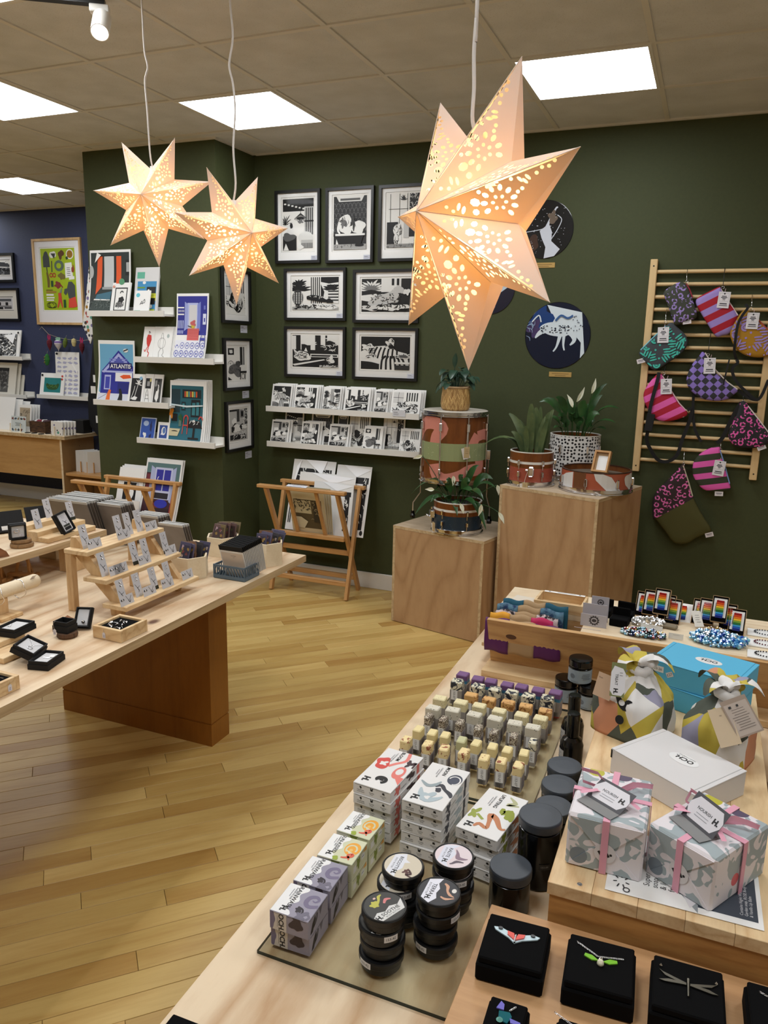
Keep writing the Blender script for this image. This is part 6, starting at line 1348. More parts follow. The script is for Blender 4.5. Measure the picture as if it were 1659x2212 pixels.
def lid_kal(A): A.ell(0,0,.5,.5,(222,208,212),32); A.poly([(-.5,.06),(-.3,-.08),(-.1,.04),(.14,-.02),(.32,-.1),(.5,.0),(.5,-.5),(-.5,-.5)],(216,218,230)); A.text('RALITE',-.08,-.14,.0084,K,.012); A.text('BODY BUTTER',-.04,-.26,.0042,(80,80,84)); mono(A,.28,-.16,.011); A.stroke([(-.28,.0),(-.14,.08),(.04,.14),(.04,.3),(.0,.4)],[.02,.08,.15,.08,.02],(140,118,132)); A.stroke([(.18,.34),(.2,.16),(.32,.06),(.36,.0)],[.03,.1,.06,.04],(100,88,98))
tin_me = MB().lathe([(0,0),(.029,.0),(.0315,.002),(.032,.0125),(.0345,.0135),(.035,.0145),(.035,.0225),(.0335,.0245),(.0325,.0242),(.0322,.0236),(0,.0236)],40).mesh('tin',M_TINBLK)
for nm,cx,cy,n,fn,rz,lab in (('SOOTHE',-.376,.947,4,lid_soothe,PI*.86,'dark tin lid with green swirls'),('BISC',-.384,1.046,4,lid_bisc,0,'beige tin lid with brown swirls'),('TERRA',-.311,1.012,4,lid_terra,0,'dark tin lid with tan swirls'),('KAL',-.316,1.104,4,lid_kal,0,'pale pink tin lid with mauve swirls')):
    for k in range(n):
        j = random.Random(k*3+int(cy*1000)); dx,dy_ = (j.uniform(-.004,.004),j.uniform(-.004,.004)) if k < n-1 else (0,0)
        if nm == 'BISC' and k == n-2: dx,dy_ = -.006,-.005
        t = thing('round_tin',('black tin, top of its stack, %s' % lab) if k == n-1 else 'black tin %s, under the %s' % (['at the bottom','second up','third up'][k],lab.replace('tin lid','lid')),'tin',(cx+dx,cy+dy_,GZ+.0247*k),0,'stacked black tins')
        link('tin_body',tin_me,t)
        if k >= n-2:
            A = Art(.062,.062,7); fn(A); R_ = .031
            A.L = [([((x*R_/math.hypot(x,y),y*R_/math.hypot(x,y)) if math.hypot(x,y) > R_ else (x,y)) for x,y in P],c,q) for P,c,q in A.L]
            A.build('lid_label',t,T(0,0,.0238) @ RZ(rz) @ READ,step=.00003)
        A = Art(.022,.010,2); A.rect(-.5,-.5,.5,.5,(222,222,224)); A.text('153-42',0,0,.006,K)
        if k in (0,2): link('price_label',wrap(A,.0351,.0135,'price_label'),t,RZ(j.uniform(.6,1.5) if k else -.4))
# soap bars
def soapmat(name,f): 
    g = NT(name,.55); f(g); return g.m
def sm_marble(a,b,sc=60,th=.5,c3=None):
    def f(g):
        v = g.coord(rnd=True); n = g.noise(v,sc,2,.5,2.5); c = g.ramp(n,[(th-.02,a),(th+.02,b)]); g.out(c)
    return f
def sm_speck(a,b,sc=260):
    def f(g):
        v = g.coord(rnd=True); d = g.voro(v,sc).outputs['Distance']; n = g.noise(v,90,2); g.out(g.mix(g.math('MULTIPLY',g.math('LESS_THAN',d,.24),g.math('GREATER_THAN',n,.5)),a,b))
    return f
def sm_rainbow(g):
    tc = g.n('ShaderNodeTexCoord'); sx = g.n('ShaderNodeSeparateXYZ'); g.l(tc.outputs['Object'],sx.inputs[0])
    g.out(g.ramp(g.math('DIVIDE',sx.outputs[2],.066),[(0,(150,50,44)),(.2,(176,74,56)),(.34,(206,180,160)),(.5,(120,170,176)),(.66,(64,130,158)),(.80,(56,110,146)),(.82,(112,76,122)),(1,(118,82,128))]))
SOAPS = {'rainbow': soapmat('soap_rainbow',sm_rainbow),'ink': soapmat('soap_ink_marble',sm_marble((44,48,58),(224,218,192),42,.47)),'orange': soapmat('soap_orange',sm_marble((150,96,44),(216,168,104),40,.42)),'cream': soapmat('soap_cream_speck',sm_speck((228,216,172),(150,130,84))),
 'grey': soapmat('soap_grey_speck',sm_speck((214,208,190),(84,84,78),190)),'glitter': soapmat('soap_glitter',sm_marble((88,70,56),(206,196,176),150,.52)),'plain': mat('soap_plain_cream',(232,214,158),.55),'green': mat('soap_pale_green',(196,194,150),.55),'brown': soapmat('soap_brown_swirl',sm_marble((150,82,54),(236,214,158),46,.40))}
M_BAND = mat('clear_grey_wrapper',(152,146,140),.25)
SC = lambda x,y: (850+x/3.77,1400+y/3.77)
ROWS = [('rainbow','purple topped rainbow soap bar','rearmost row',[(567,205),(690,240),(795,260),(928,288),(1045,305),(1180,332),(1322,352)],.031,.029,.068),
 ('ink','black and white marbled soap bar','row before the last',[(522,262),(690,300),(828,325),(965,352),(1100,378),(1255,395)],.031,.029,.067),
 ('orange','orange swirled soap bar','orange row',[(635,372),(780,408),(935,432),(1080,462),(1238,502)],.032,.024,.062),
 ('cream','cream soap bar with tiny seeds','row of six',[(380,400),(550,432),(700,460),(862,502),(1045,535),(1200,562)],.032,.027,.065),
 ('grey','large specked whitish soap bar','grey row',[(325,478),(485,495),(660,532),(828,565),(990,602),(1138,635)],.034,.026,.068),
 ('glitter','thin brown soap bar with a glittering top','row of small bars',[(290,545),(408,568),(543,595),(693,638),(820,675),(982,705),(1138,752)],.017,.028,.062),
 ('plain','thin plain cream soap bar','second row from the front',[(205,650),(318,680),(423,700),(557,740),(675,765),(808,792),(928,820),(1065,845)],.020,.030,.064),
 ('brown','thin cream soap bar with brown swirls','front row',[(105,735),(280,772),(415,805),(575,835),(740,885),(880,910),(1020,945)],.021,.030,.062)]
ORD = ['first','second','third','fourth','fifth','sixth','seventh','last']
lab_me = None
for kind,lab,row,pts,w,d,h in ROWS:
    body = MB().cbox(-w/2,w/2,-d/2,d/2,0,h,.0022).mesh('soap',SOAPS[kind]); band = MB().box(-w/2-.0006,w/2+.0006,-d/2-.0006,d/2+.0006,.006,h*.66).mesh('paper_band',M_BAND)
    A = Art(min(w*.86,.017),.027,3); A.rect(-.5,-.5,.5,.5,(226,226,226)); A.text('153-07',0,0,.0075,K,0,-PI/2); lb = A.mesh('price_label',base=.0007)
    B = Art(w*.8,.012,3); B.rect(-.5,-.5,.5,.5,(120,114,110))
    for q in range(7): B.rect(-.44+q*.12,-.4,-.44+q*.12+B.r.uniform(.03,.08),.4,(24,24,24))
    bc = B.mesh('barcode',base=.0007)
    C_ = Art(d*.86,.03,3); C_.rect(-.5,-.5,.5,.5,(136,128,136)); C_.lines(0,.36,.7,6,.15,(70,64,72),.05); il = C_.mesh('ingredient_label',base=.0007)
    for k,p in enumerate(pts):
        P = at(*SC(*p),z=GZ+h); knd = kind; l = lab
        if kind == 'plain' and k == 3: knd,l = 'green','thin pale green soap bar'
        if kind == 'glitter' and k == 6: knd,l = 'cream','thin marbled cream soap bar'
        nth = ORD[k] if k < len(pts)-1 else 'last'
        t = thing('soap_bar','%s, %s in the %s from the aisle' % (l,nth,row),'soap',(P.x,P.y,GZ),random.Random(int(P.x*9999)).uniform(-.08,.08),'standing soap bars')
        me = body
        if knd != kind: me = body.copy(); me.materials.clear(); me.materials.append(SOAPS[knd if knd != 'cream' else 'ink'])
        link('soap',me,t); link('paper_band',band,t)
        link('price_label',lb,t,T(-.0 if w < .025 else -w*.12,-d/2,h*.46) @ FACE); link('ingredient_label',il,t,T(w/2,0,h*.36) @ SIDE)
        if kind not in ('glitter',): link('barcode',bc,t,T(0,-d/2,h*.17) @ FACE)
# jars and bottles
def jar(label,x,y,z,R,H,lid=.018,lidm=None,body=None,group='black lidded jars',lab=None,name='lidded_jar'):
    t = thing(name,label,'jar',(x,y,z),0,group)
    MB().lathe([(0,0),(R*.9,0),(R*.96,.003),(R*.96,H-lid-.004),(R*.88,H-lid-.002),(R*.88,H-lid+.001)],36).build('jar_body',body or M_GLOSSBLK,t)
    MB().lathe([(R*.98,H-lid),(R,H-lid+.002),(R,H-.004),(R*.97,H-.001),(R*.93,H-.0004),(R*.5,H),(0,H)],36).build('lid',lidm or M_LIDBLK,t)
    if lab: link('jar_label',wrap(lab,R*.962,.004,'jar_label'),t,RZ(.15))
    return t
LIDX = [(-.200,1.515,.0365,.082,'black lidded jar nearest the spray bottles'),(-.197,1.438,.0365,.082,'second black lidded jar from the spray bottles'),(-.194,1.360,.0365,.080,'third black lidded jar, half behind the tall jar'),(-.199,1.243,.0385,.130,'tall black lidded jar standing above the others'),(-.228,1.150,.036,.082,'low black lidded jar beside the plywood box riser')]
for x,y,R,H,lab in LIDX:
    t = jar(lab,x,y,.7505,R,H)
    if H > .1:
        A = Art(.02,.011,1); A.rect(-.5,-.5,.5,.5,(40,40,40)); A.text('153-09',0,0,.005,(150,150,150)); link('price_label',wrap(A,R*.965,.045,'price_label'),t,RZ(.5))
def jl():
    A = Art(.13,.036,3); A.rect(-.5,-.5,.5,.5,(138,154,166))
    for r_ in (.05,.032,.016): A.arc(-.16,.0,r_,r_*3.2,0,6.2,.012,(96,106,116),14)
    A.lines(.12,.2,.22,4,.12,(84,94,104),.04); A.text('Body Butter',-.1,-.38,.004,(60,66,74)); return A
jar('blue labelled jar at the back, lower one beside the tilted board',-.277,2.002,.7505,.031,.066,.02,M_GLOSSBLK,group='blue labelled jars',lab=jl())
jar('blue labelled jar at the back, lower one beside the wrapped bag',-.213,1.985,.7505,.031,.066,.02,M_GLOSSBLK,group='blue labelled jars',lab=jl())
jar('blue labelled jar balanced on top of two others',-.242,1.992,.8168,.0315,.066,.02,M_GLOSSBLK,group='blue labelled jars',lab=jl())
for x,y,lab in ((-.205,1.640,'black spray bottle in front, beside the jars'),(-.218,1.735,'black spray bottle behind the first one')):
    t = thing('spray_bottle',lab,'bottle',(x,y,.7505),0,'black spray bottles')
    MB().lathe([(0,0),(.024,0),(.026,.003),(.026,.066),(.022,.079),(.012,.086),(.012,.09)],28).build('bottle_body',M_GLOSSBLK,t)
    MB().lathe([(.0145,.088),(.0145,.139),(.013,.1415),(0,.142)],24).build('cap',M_GLOSSBLK,t)
    A = Art(.05,.045,2); A.rect(-.5,-.5,.5,.5,(170,168,166)); A.lines(0,.3,.7,6,.12,(90,90,90),.03); link('bottle_label',wrap(A,.0262,.012,'bottle_label'),t,RZ(-1.5))
# ---------------------------------------------------------------- pine riser with gifts
RZT = .86
t = thing('pine_riser','pine box riser with a laminated top carrying the gift boxes','riser',(.012,1.54,0))
o = Vector((.012,1.54,0)); x0,x1,y0,y1 = -.170,.172,-.442,.462
for k in range(5):
    a = x0+(x1-x0)*k/5; b = x0+(x1-x0)*(k+1)/5
    MB().cbox(a+.0002,b-.0002,y0,y1,RZT-.022,RZT,.0008).build('plank',M_PINEY,t)
for k,(a,b) in enumerate(((x0+.004,x0+.024),(x1-.024,x1-.004))): MB().box(a,b,y0+.02,y1-.012,.7505,RZT-.0222).build('side_board',M_PINEY,t)
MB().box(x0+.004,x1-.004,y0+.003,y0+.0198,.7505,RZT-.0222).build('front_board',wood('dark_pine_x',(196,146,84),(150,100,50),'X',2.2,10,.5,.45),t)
MB().box(x0+.004,x1-.004,y1-.0118,y1-.003,.7505,RZT-.0222).build('back_board',M_PINEX,t)
for x in (x0+.048,x1-.02): MB().lathe([(.0042,RZT-.0004),(.0042,RZT+.0006),(.003,RZT+.0008),(0,RZT+.0004)],12,c=(x,y0+.014)).build('screw_head',M_SILVER,t)
# leaflet on the riser
q = [at(1306,1922,z=RZT),at(1651,2013,z=RZT)]; lw = (q[1]-q[0]).length; la = math.atan2(q[1].y-q[0].y,q[1].x-q[0].x)
UP = basis((0,1,0),(-1,0,0),(0,0,1)); lh = .17
lf = MB().box(0,lw,0,lh,0,.0006).build('leaflet',M_PAPER,None,T(q[0].x,q[0].y,RZT+.001) @ RZ(la),label='printed leaflet lying under the two wrapped gifts',cat='leaflet')
A = Art(lh,lw,2); A.rect(-.42,-.47,.5,-.05,(58,66,78)); A.poly([(-.5,-.1),(-.2,.06),(.1,.0),(.1,-.1)],(150,156,160)); A.poly([(-.46,-.05),(-.28,.0),(-.3,-.12)],(224,220,224))
for k,s_ in enumerate(('Super gentle','soap, body butter','& lip balm made','from all natural','ingredients')): A.text(s_,-.3,.235-.055*k,.0135,(40,40,44),0,0,'l')
for k,s_ in enumerate(('Contains Night Watch & Night','Garden soap, ROSE Body Butter','& Vanilla Lip Balm')): A.text(s_,-.37,-.37-.03*k,.0068,(214,216,220),0,0,'l')
for k in range(7): A.line(-.33+.05*math.cos(k*.9),.40+.03*math.sin(k*.9),-.33+.1*math.cos(k*.9),.40+.055*math.sin(k*.9),.012,(40,40,44))
A.arc(-.44,.36,.03,.02,0,6.3,.01,(40,40,44)); A.build('leaflet_print',lf,T(lw/2,lh/2,.0007) @ UP,step=.00004)
# wrapped gifts
g = NT('camouflage_gift_paper',.45); v = g.coord('Object')
n_ = g.noise(v,27,1.0,.4,1.6); c = g.ramp(n_,[(.475,(160,172,176)),(.485,(226,220,224))])
vo = g.voro(v,15,rand=1.0); g.l(v,vo.inputs['Vector']); wn = g.n('ShaderNodeTexWhiteNoise',noise_dimensions='3D'); g.l(vo.outputs['Position'],wn.inputs[0])
dot = g.math('MULTIPLY',g.math('LESS_THAN',vo.outputs['Distance'],.24),g.math('GREATER_THAN',wn.outputs[0],.35))
dc = g.ramp(wn.outputs[0],[(.0,(214,96,104)),(.56,(214,96,104)),(.57,(90,78,100)),(.74,(90,78,100)),(.75,(120,132,142)),(.9,(120,132,142)),(.91,(186,180,60))],'CONSTANT')
g.out(g.mix(dot,c,dc)); M_GIFT = g.m
M_RIB = mat('pink_paper_ribbon',(224,160,180),.5)
def gift(label,cx,cy,w,d,h,rz,z=RZT,tagM=None,bands=(0,1)):
    t = thing('wrapped_gift',label,'gift',(cx,cy,z),rz,'wrapped gift boxes')
    MB().cbox(-w/2,w/2,-d/2,d/2,.0,h,.0035).build('paper_wrap',M_GIFT,t)
    fo = MB(); e = .0012     # folded end flap standing slightly proud
    fo.prism([(-w/2+.003,.003),(0,h*.62),(w/2-.003,.003)],0,e,0,T(0,-d/2,0) @ FACE)
    fo.build('folded_flap',M_GIFT,t)
    f2 = MB().prism([(-w/2+.003,h-.004),(w/2-.003,h-.004),(0,h*.36)],0,e*1.6,0,T(0,-d/2,0) @ FACE); f2.build('folded_flap',M_GIFT,t)
    A = Art(.034,.034,2); A.ell(0,0,.5,.5,(216,212,214),24); mono(A,.0,.0,.02,K,.6); A.build('round_sticker',t,T(.002,-d/2-.0026,h*.4) @ FACE)
    rb = .0055
    MB().box(-rb,rb,-d/2-.003,d/2+.0025,h+.0002,h+.0012).box(-rb,rb,-d/2-.0040,-d/2-.0030,0.001,h+.0012).box(-rb,rb,d/2+.001,d/2+.002,0.001,h+.001).build('ribbon',M_RIB,t)
    MB().box(-w/2-.0025,w/2+.0025,-rb,rb,h+.0003,h+.0014).box(-w/2-.0035,-w/2-.0025,-rb,rb,0.001,h+.0014).box(w/2+.0025,w/2+.0035,-rb,rb,0.001,h+.0014).build('ribbon',M_RIB,t)
    for k,(a,l,hh) in enumerate(((.5,.07,.02),(2.6,.065,.026),(3.6,.055,.012),(-.7,.06,.014))):
        P = [Vector((0,0,h+.004)),Vector((l*.5*math.cos(a),l*.5*math.sin(a),h+hh)),Vector((l*math.cos(a),l*math.sin(a),h+hh*.7))]
        if k < 2: P += [Vector((l*.8*math.cos(a+.35),l*.8*math.sin(a+.35),h+hh*.35)),Vector((.004,.004,h+.004))]
        S = []
        for i in range(len(P)-1):
            for u in range(6): S.append(P[i]+(P[i+1]-P[i])*(u/6))
        S.append(P[-1]); strip(S,[.008]*len(S),Vector((0,0,1)) if k > 1 else Vector((math.sin(a),-math.cos(a),.4)).normalized(),.1).build('bow_loop',M_RIB,t)
    return t
def tent_tag(t,M,w,d,txt,dark=(70,70,76),ang=.5,c=(218,216,222)):
    """folded card: one leaf lying, one lifted"""
    A = Art(w,d,3); A.rect(-.5,-.5,.5,.5,dark); A.poly([(-.5,-.1),(-.36,-.4),(.36,-.4),(.5,-.1),(.5,.1),(.36,.4),(-.36,.4),(-.5,.1)],c); A.text(txt,-.04,.06,d*.15,K,.01); A.lines(-.04,-.12,.5,2,.1,(150,150,156),.02); mono(A,.34,-.0,d*.26)
    o_ = MB().box(-w/2,w/2,-d/2,d/2,-.0005,0).build('gift_tag',ink((120,120,122)),t,M @ Matrix.Translation((0,d/2,0)) @ T(0,-d/2,0) @ RX(ang) @ T(0,d/2,0))
    A.build('tag_print',o_,None,base=.0002)
    MB().box(-w/2,w/2,-d/2,d/2,-.0005,0).build('tag_lower_leaf',ink((128,128,128)),t,M @ T(0,-d/2,0) @ T(0,d/2,.0))
g1 = gift('camouflage wrapped gift with pink ribbon, nearer the black jars',-.081,1.232,.120,.154,.094,0.0)
tent_tag(g1,T(-.012,-.038,.0965) @ RZ(-.55) @ T(0,0,.0),.068,.046,'NOURISH',ang=.42)
g2 = gift('camouflage wrapped gift with pink ribbon set at an angle near the photo edge',.0715,1.224,.116,.155,.09,math.radians(-31))
tent_tag(g2,T(-.006,-.03,.0925) @ RZ(-.30),.07,.048,'NOURISH',ang=.85)
# mailer boxes
def mailer(label,cx,cy,z,w,d,h,rz,colr,sticker=True,price=False):
    t = thing('mailer_box',label,'box',(cx,cy,z),rz,'mailer boxes'); m = ink(colr,.6)
    MB().cbox(-w/2,w/2,-d/2,d/2,0,h-.002,.0012).build('tray',m,t)
    MB().cbox(-w/2+.009,w/2-.009,-d/2-.001,d/2+.001,h-.0019,h,.0008).build('lid',m,t)
    for s in (-1,1): MB().cbox(min(s*(w/2-.0085),s*(w/2+.001)),max(s*(w/2-.0085),s*(w/2+.001)),-d/2,d/2,h-.0019,h-.0003,.0006).build('lid_wing',m,t)
    MB().box(-w/2-.0006,-w/2+.003,-d/2-.0006,-d/2+.003,h-.02,h-.003).build('corner_gap',mat('dark_gap',(30,26,24),.9),t)
    if sticker:
        A = Art(.062,.036,2); A.ell(0,0,.5,.5,(228,228,228),32); logo(A,0,-.03,.0165,K); A.text('VEGAN COSMETICS',0,-.34,.0042,(60,60,60)); A.build('logo_sticker',t,T(.008,.008,h+.0002) @ RZ(PI))
    if price:
        A = Art(.03,.015,2); A.rect(-.5,-.5,.5,.5,(226,224,222)); A.text('153-26',0,0,.0085,K); A.build('price_label',t,T(-w/2+.022,-d/2-.0004,h-.019) @ FACE)
        A = Art(.016,.012,2); A.rect(-.5,-.5,.5,.5,(222,216,214)); A.text('£27',0,0,.009,(70,60,90)); A.build('price_sticker',t,T(-w/2+.052,-d/2-.0004,h-.026) @ FACE @ Matrix.Rotation(.5,4,'Z'))
    return t
mailer('white mailer box with an oval logo sticker between gifts and bags',.0165,1.487,RZT+.0003,.19,.158,.052,math.radians(-35),(214,212,212))
mailer('sky blue mailer box, lower of two at the back of the riser',.045,1.885,RZT+.0003,.205,.15,.053,math.radians(-24),(84,176,214),sticker=False)
mailer('sky blue mailer box with an oval logo sticker, upper of two',.055,1.884,RZT+.0538,.205,.15,.055,math.radians(-19),(88,180,218),price=True)
# cloth wrapped bundles
def cloth_mat(name,seed):
    g = NT(name,.8); v = g.coord('Object',(1,1,1)); w_ = g.n('ShaderNodeMapping'); w_.inputs['Location'].default_value = (seed,seed*.7,0); w_.inputs['Scale'].default_value = (19,19,9); w_.inputs['Rotation'].default_value = (0,.5,.5); g.l(v,w_.inputs[0])
    vo = g.voro(w_.outputs[0],1.0,rand=.9); wn = g.n('ShaderNodeTexWhiteNoise',noise_dimensions='3D'); g.l(vo.outputs['Position'],wn.inputs[0])
    g.out(g.ramp(wn.outputs[0],[(0,(190,172,68)),(.24,(228,226,224)),(.5,(78,84,74)),(.72,(196,178,72)),(.82,(204,142,108)),(.9,(152,150,172))],'CONSTANT')); return g.m
def bundle(label,cx,cy,w,d,h,rz,seed,symbol=True,tag_=None):
    t = thing('cloth_wrapped_bundle',label,'gift',(cx,cy,RZT+.0005),rz,'cloth wrapped bundles'); r = random.Random(seed)
    n,L = 64,26; mb = MB(); v = []
    ph = [r.uniform(0,6.3) for _ in range(6)]
    for i in range(L+1):
        z = i/L
        sc = 1.0 if z < .45 else max(.14,1.0 - ((z-.45)/.40)**1.5*.86) if z < .85 else .14 + (.26*math.sin((z-.85)/.15*PI*.75))
        fold = .0 if z < .18 else min(1,(z-.18)/.4)
        sq = 5.0 - 3.2*fold
        for k in range(n):
            a = 2*PI*k/n; ca,sa = math.cos(a),math.sin(a)
            rr_ = (abs(ca)**sq+abs(sa)**sq)**(-1/sq)
            pl = 1 + fold*(.05*math.sin(5*a+ph[0]+z*2)+.06*math.sin(9*a+ph[1])+.035*math.sin(15*a+ph[2]+z*4))
            lean = .0 if z < .5 else (z-.5)*.05
            v.append((w/2*sc*rr_*ca*pl + lean*.3,d/2*sc*rr_*sa*pl + lean*.6,h*z*(1-.03*math.sin(3*a+ph[3])*fold)))
    mb.add(v,[(i*n+k,i*n+(k+1) % n,(i+1)*n+(k+1) % n,(i+1)*n+k) for i in range(L) for k in range(n)] + [tuple(range(n-1,-1,-1)),tuple(range(L*n,L*n+n))],smooth=True)
    m = cloth_mat('patterned_cloth_%s' % ('first' if seed == 1 else 'second'),seed*1.7); mb.build('wrapped_cloth',m,t)
    z0 = h*.86
    kn = MB(); kn.tube([(.022*math.cos(q*PI/6)*1.0,.016*math.sin(q*PI/6),z0-.004+.004*math.sin(q)) for q in range(12)],.011,10,closed=True); kn.build('knot',m,t)
    for a,l,up_ in ((.4,.075,.03),(2.7,.07,.035),(4.2,.05,.02)):
        P = [Vector((0,0,z0)),Vector((l*.5*math.cos(a),l*.5*math.sin(a),z0+up_)),Vector((l*math.cos(a),l*math.sin(a),z0+up_*.3-.01))]
        S = bez(P[0],P[1]*1.1,P[2],8); strip(S,[.02,.03,.036,.04,.04,.036,.03,.02,.006],Vector((0,0,1)),.3).build('knot_tail',m,t)
    return t
b1 = bundle('cloth wrapped bundle in mustard, white and grey behind the white mailer box',-.082,1.69,.150,.155,.17,math.radians(-24),1)
b2 = bundle('cloth wrapped bundle in mustard, white and grey near the photo edge',.093,1.64,.128,.125,.168,math.radians(-20),2)
A = Art(.05,.07,2); A.stroke([(-.3,.38),(-.1,.2),(.14,.12),(.2,.3),(.4,.34)],[.2,.3,.34,.2,.04],K); A.ell(-.06,.22,.14,.09,(226,226,226)); A.ell(.0,-.3,.2,.14,K)
A.build('printed_symbol',b1,T(.012,-.0795,.072) @ FACE @ RX(math.radians(-14)))
def hang_card(t,M,w,h,base,front):
    MB().box(-w/2,w/2,-h,0,-.0004,0.0004).build('gift_tag',ink(base),t,M)
    A = Art(w,h,4); front(A); A.build('tag_print',t,M @ T(0,-h/2,.0006))
def card_front(A): A.rect(-.5,-.5,.5,.5,(118,124,76)); A.poly([(-.5,-.34),(-.3,-.46),(.3,-.46),(.5,-.34),(.5,.2),(.3,.34),(-.3,.4),(-.5,.2)],(222,222,226)); A.text('TREAT',-.1,.0,.008,K,.01,-PI/2); mono(A,-.1,-.34,.012,K,-PI/2); A.lines(.2,.2,.3,2,.08,(140,140,144),.02)
hang_card(b1,T(-.012,-.062,.168) @ RZ(.5) @ FACE @ RX(math.radians(-24)),.03,.072,(170,150,124),card_front)
hang_card(b1,T(-.034,-.068,.135) @ RZ(-.1) @ FACE @ RX(math.radians(-20)),.044,.052,(190,160,132),lambda A: A.text('from',-.3,.3,.005,(90,70,60)))
def card_back(A): A.rect(-.5,-.5,.5,.5,(150,132,116)); A.rect(-.44,-.46,.44,.38,(176,162,150)); A.lines(0,.2,.7,9,.065,(100,88,80),.012); A.rect(-.3,.26,-.2,.32,K); A.rect(.0,.26,.08,.32,K)
hang_card(b2,T(.03,-.05,.155) @ RZ(.45) @ FACE @ RX(math.radians(-38)) @ Matrix.Rotation(.5,4,'Z'),.052,.075,(150,132,116),card_back)
hang_card(b2,T(.012,-.07,.135) @ RZ(.2) @ FACE @ RX(math.radians(-34)) @ Matrix.Rotation(.5,4,'Z'),.04,.075,(200,180,150),lambda A: A.text('to',.0,.3,.005,(90,70,60)))
# ---------------------------------------------------------------- plywood riser with jewellery boxes
pr = MB().cbox(-.243,.5,.52,1.086,.7505,.80,.001).build('plywood_riser',wood('oak_ply_riser',(198,154,108),(168,122,78),'X',1.4,5,.4,.5),None,label='low plywood riser carrying the black jewellery boxes',cat='riser')
def jbox(label,x,y,w,d,rz,deco,h=.038,z=.8003):
    t = thing('jewellery_box',label,'jewellery box',(x,y,z),rz,'black jewellery boxes on the plywood riser')
    MB().cbox(-w/2,w/2,-d/2,d/2,0,h*.72,.0025).build('box_base',M_VELVET,t)
    MB().cbox(-w/2+.003,w/2-.003,-d/2+.003,d/2-.003,h*.72,h,.002).build('insert_pad',M_VELVET,t)
    if deco: deco(t,h+.0004)
    return t
def chain(t,pts,name='chain',n=26):
    P = [Vector(p) for p in pts]; mb = MB(); S = []
    for i in range(len(P)-1):
        for k in range(n//(len(P)-1)): S.append(P[i]+(P[i+1]-P[i])*(k/(n//(len(P)-1))))
    for i,s in enumerate(S):
        d = (S[min(i+1,len(S)-1)]-S[max(0,i-1)]).normalized(); side = d.cross(Vector((0,0,1))) if i % 2 else Vector((0,0,1))
        mb.tube([s + d*(.0019*math.cos(q*PI/4)) + side*(.0011*math.sin(q*PI/4)) + Vector((0,0,.0008)) for q in range(8)],.00038,4,closed=True)
    return mb.build(name,M_SILVER,t,kind='stuff')
def enamel(t,z,polys,name,mats):
    mb = MB()
    for k,(P,m) in enumerate(polys): mb.prism(P,0,.0018+.0002*k,m,T(0,0,z))
    return mb.build(name,mats,t)
M_EN = [mat('enamel_pale_blue',(196,218,226),.15),mat('enamel_coral',(222,84,72),.15),mat('enamel_black',(14,14,16),.2),mat('enamel_green',(126,190,60),.12),mat('pearl',(226,222,196),.2),mat('pewter',(132,130,120),.35,1.0),mat('enamel_violet',(118,112,200),.15),mat('enamel_teal',(20,96,106),.12)]
def d_butterfly(t,z):
    for s in (-1,1):
        P = [(0,-.006),(s*.010,.002),(s*.031,.012),(s*.034,.017),(s*.024,.019),(s*.012,.014),(s*.002,.010)]
        if s < 0: P = P[::-1]
        enamel(t,z,[(P,0)],'wing',M_EN)
        Q = [(0,-.002),(s*.012,.006),(s*.013,.013),(s*.003,.011)]
        if s < 0: Q = Q[::-1]
        enamel(t,z+.002,[(Q,0)],'wing_patch',[M_EN[1]])
        E_ = [(s*.024+.0035*math.cos(k*PI/4),.0155+.0025*math.sin(k*PI/4)) for k in range(8)]; enamel(t,z+.002,[(E_,0)],'wing_spot',[M_EN[2]])
    MB().tube([(0,-.006,z+.003),(0,.009,z+.003)],.0014,6).build('pendant_body',M_SILVER,t)
def d_bee(t,z):
    chain(t,[(-.034,.03,z),(-.004,.012,z)],n=18); chain(t,[(-.002,.012,z),(.031,.019,z)],n=20)
    for s,m in ((-1,3),(1,3)):
        P = [(s*.003,.004),(s*.012,.011),(s*.022,.012),(s*.023,.007),(s*.012,.002)]; P = P if s > 0 else P[::-1]; enamel(t,z,[(P,0)],'wing',[M_EN[m]])
    MB().lathe([(0,-.006),(.0045,-.003),(.005,.001),(.0025,.004),(0,.005)],12).build('pendant_body',M_EN[4],t,T(0,-.002,z+.003) @ RX(PI/2)); MB().lathe([(0,-.003),(.0028,0),(0,.003)],10).build('pendant_head',M_SILVER,t,T(0,.007,z+.003))
def d_dragonfly(t,z):
    for s in (-1,1):
        P = [(s*.002,.006),(s*.034,.016),(s*.038,.019),(s*.03,.010),(s*.004,.002)]; P = P if s > 0 else P[::-1]; enamel(t,z,[(P,0)],'wing',[M_EN[5]])
        P = [(s*.002,.002),(s*.03,-.002),(s*.038,-.001),(s*.026,.004),(s*.004,.006)]; P = P if s < 0 else P[::-1]; enamel(t,z+.0006,[(P,0)],'wing',[M_EN[5]])
    MB().tube([(0,.013,z+.002),(0,.006,z+.002),(0,-.018,z+.002)],[.0022,.0016,.0012],8).build('pendant_body',M_EN[5],t)
    for x in (-.036,.036): MB().lathe([(0,-.003),(.002,0),(0,.003)],8).build('bead',M_SILVER,t,T(x,.026 if x < 0 else .02,z+.002))
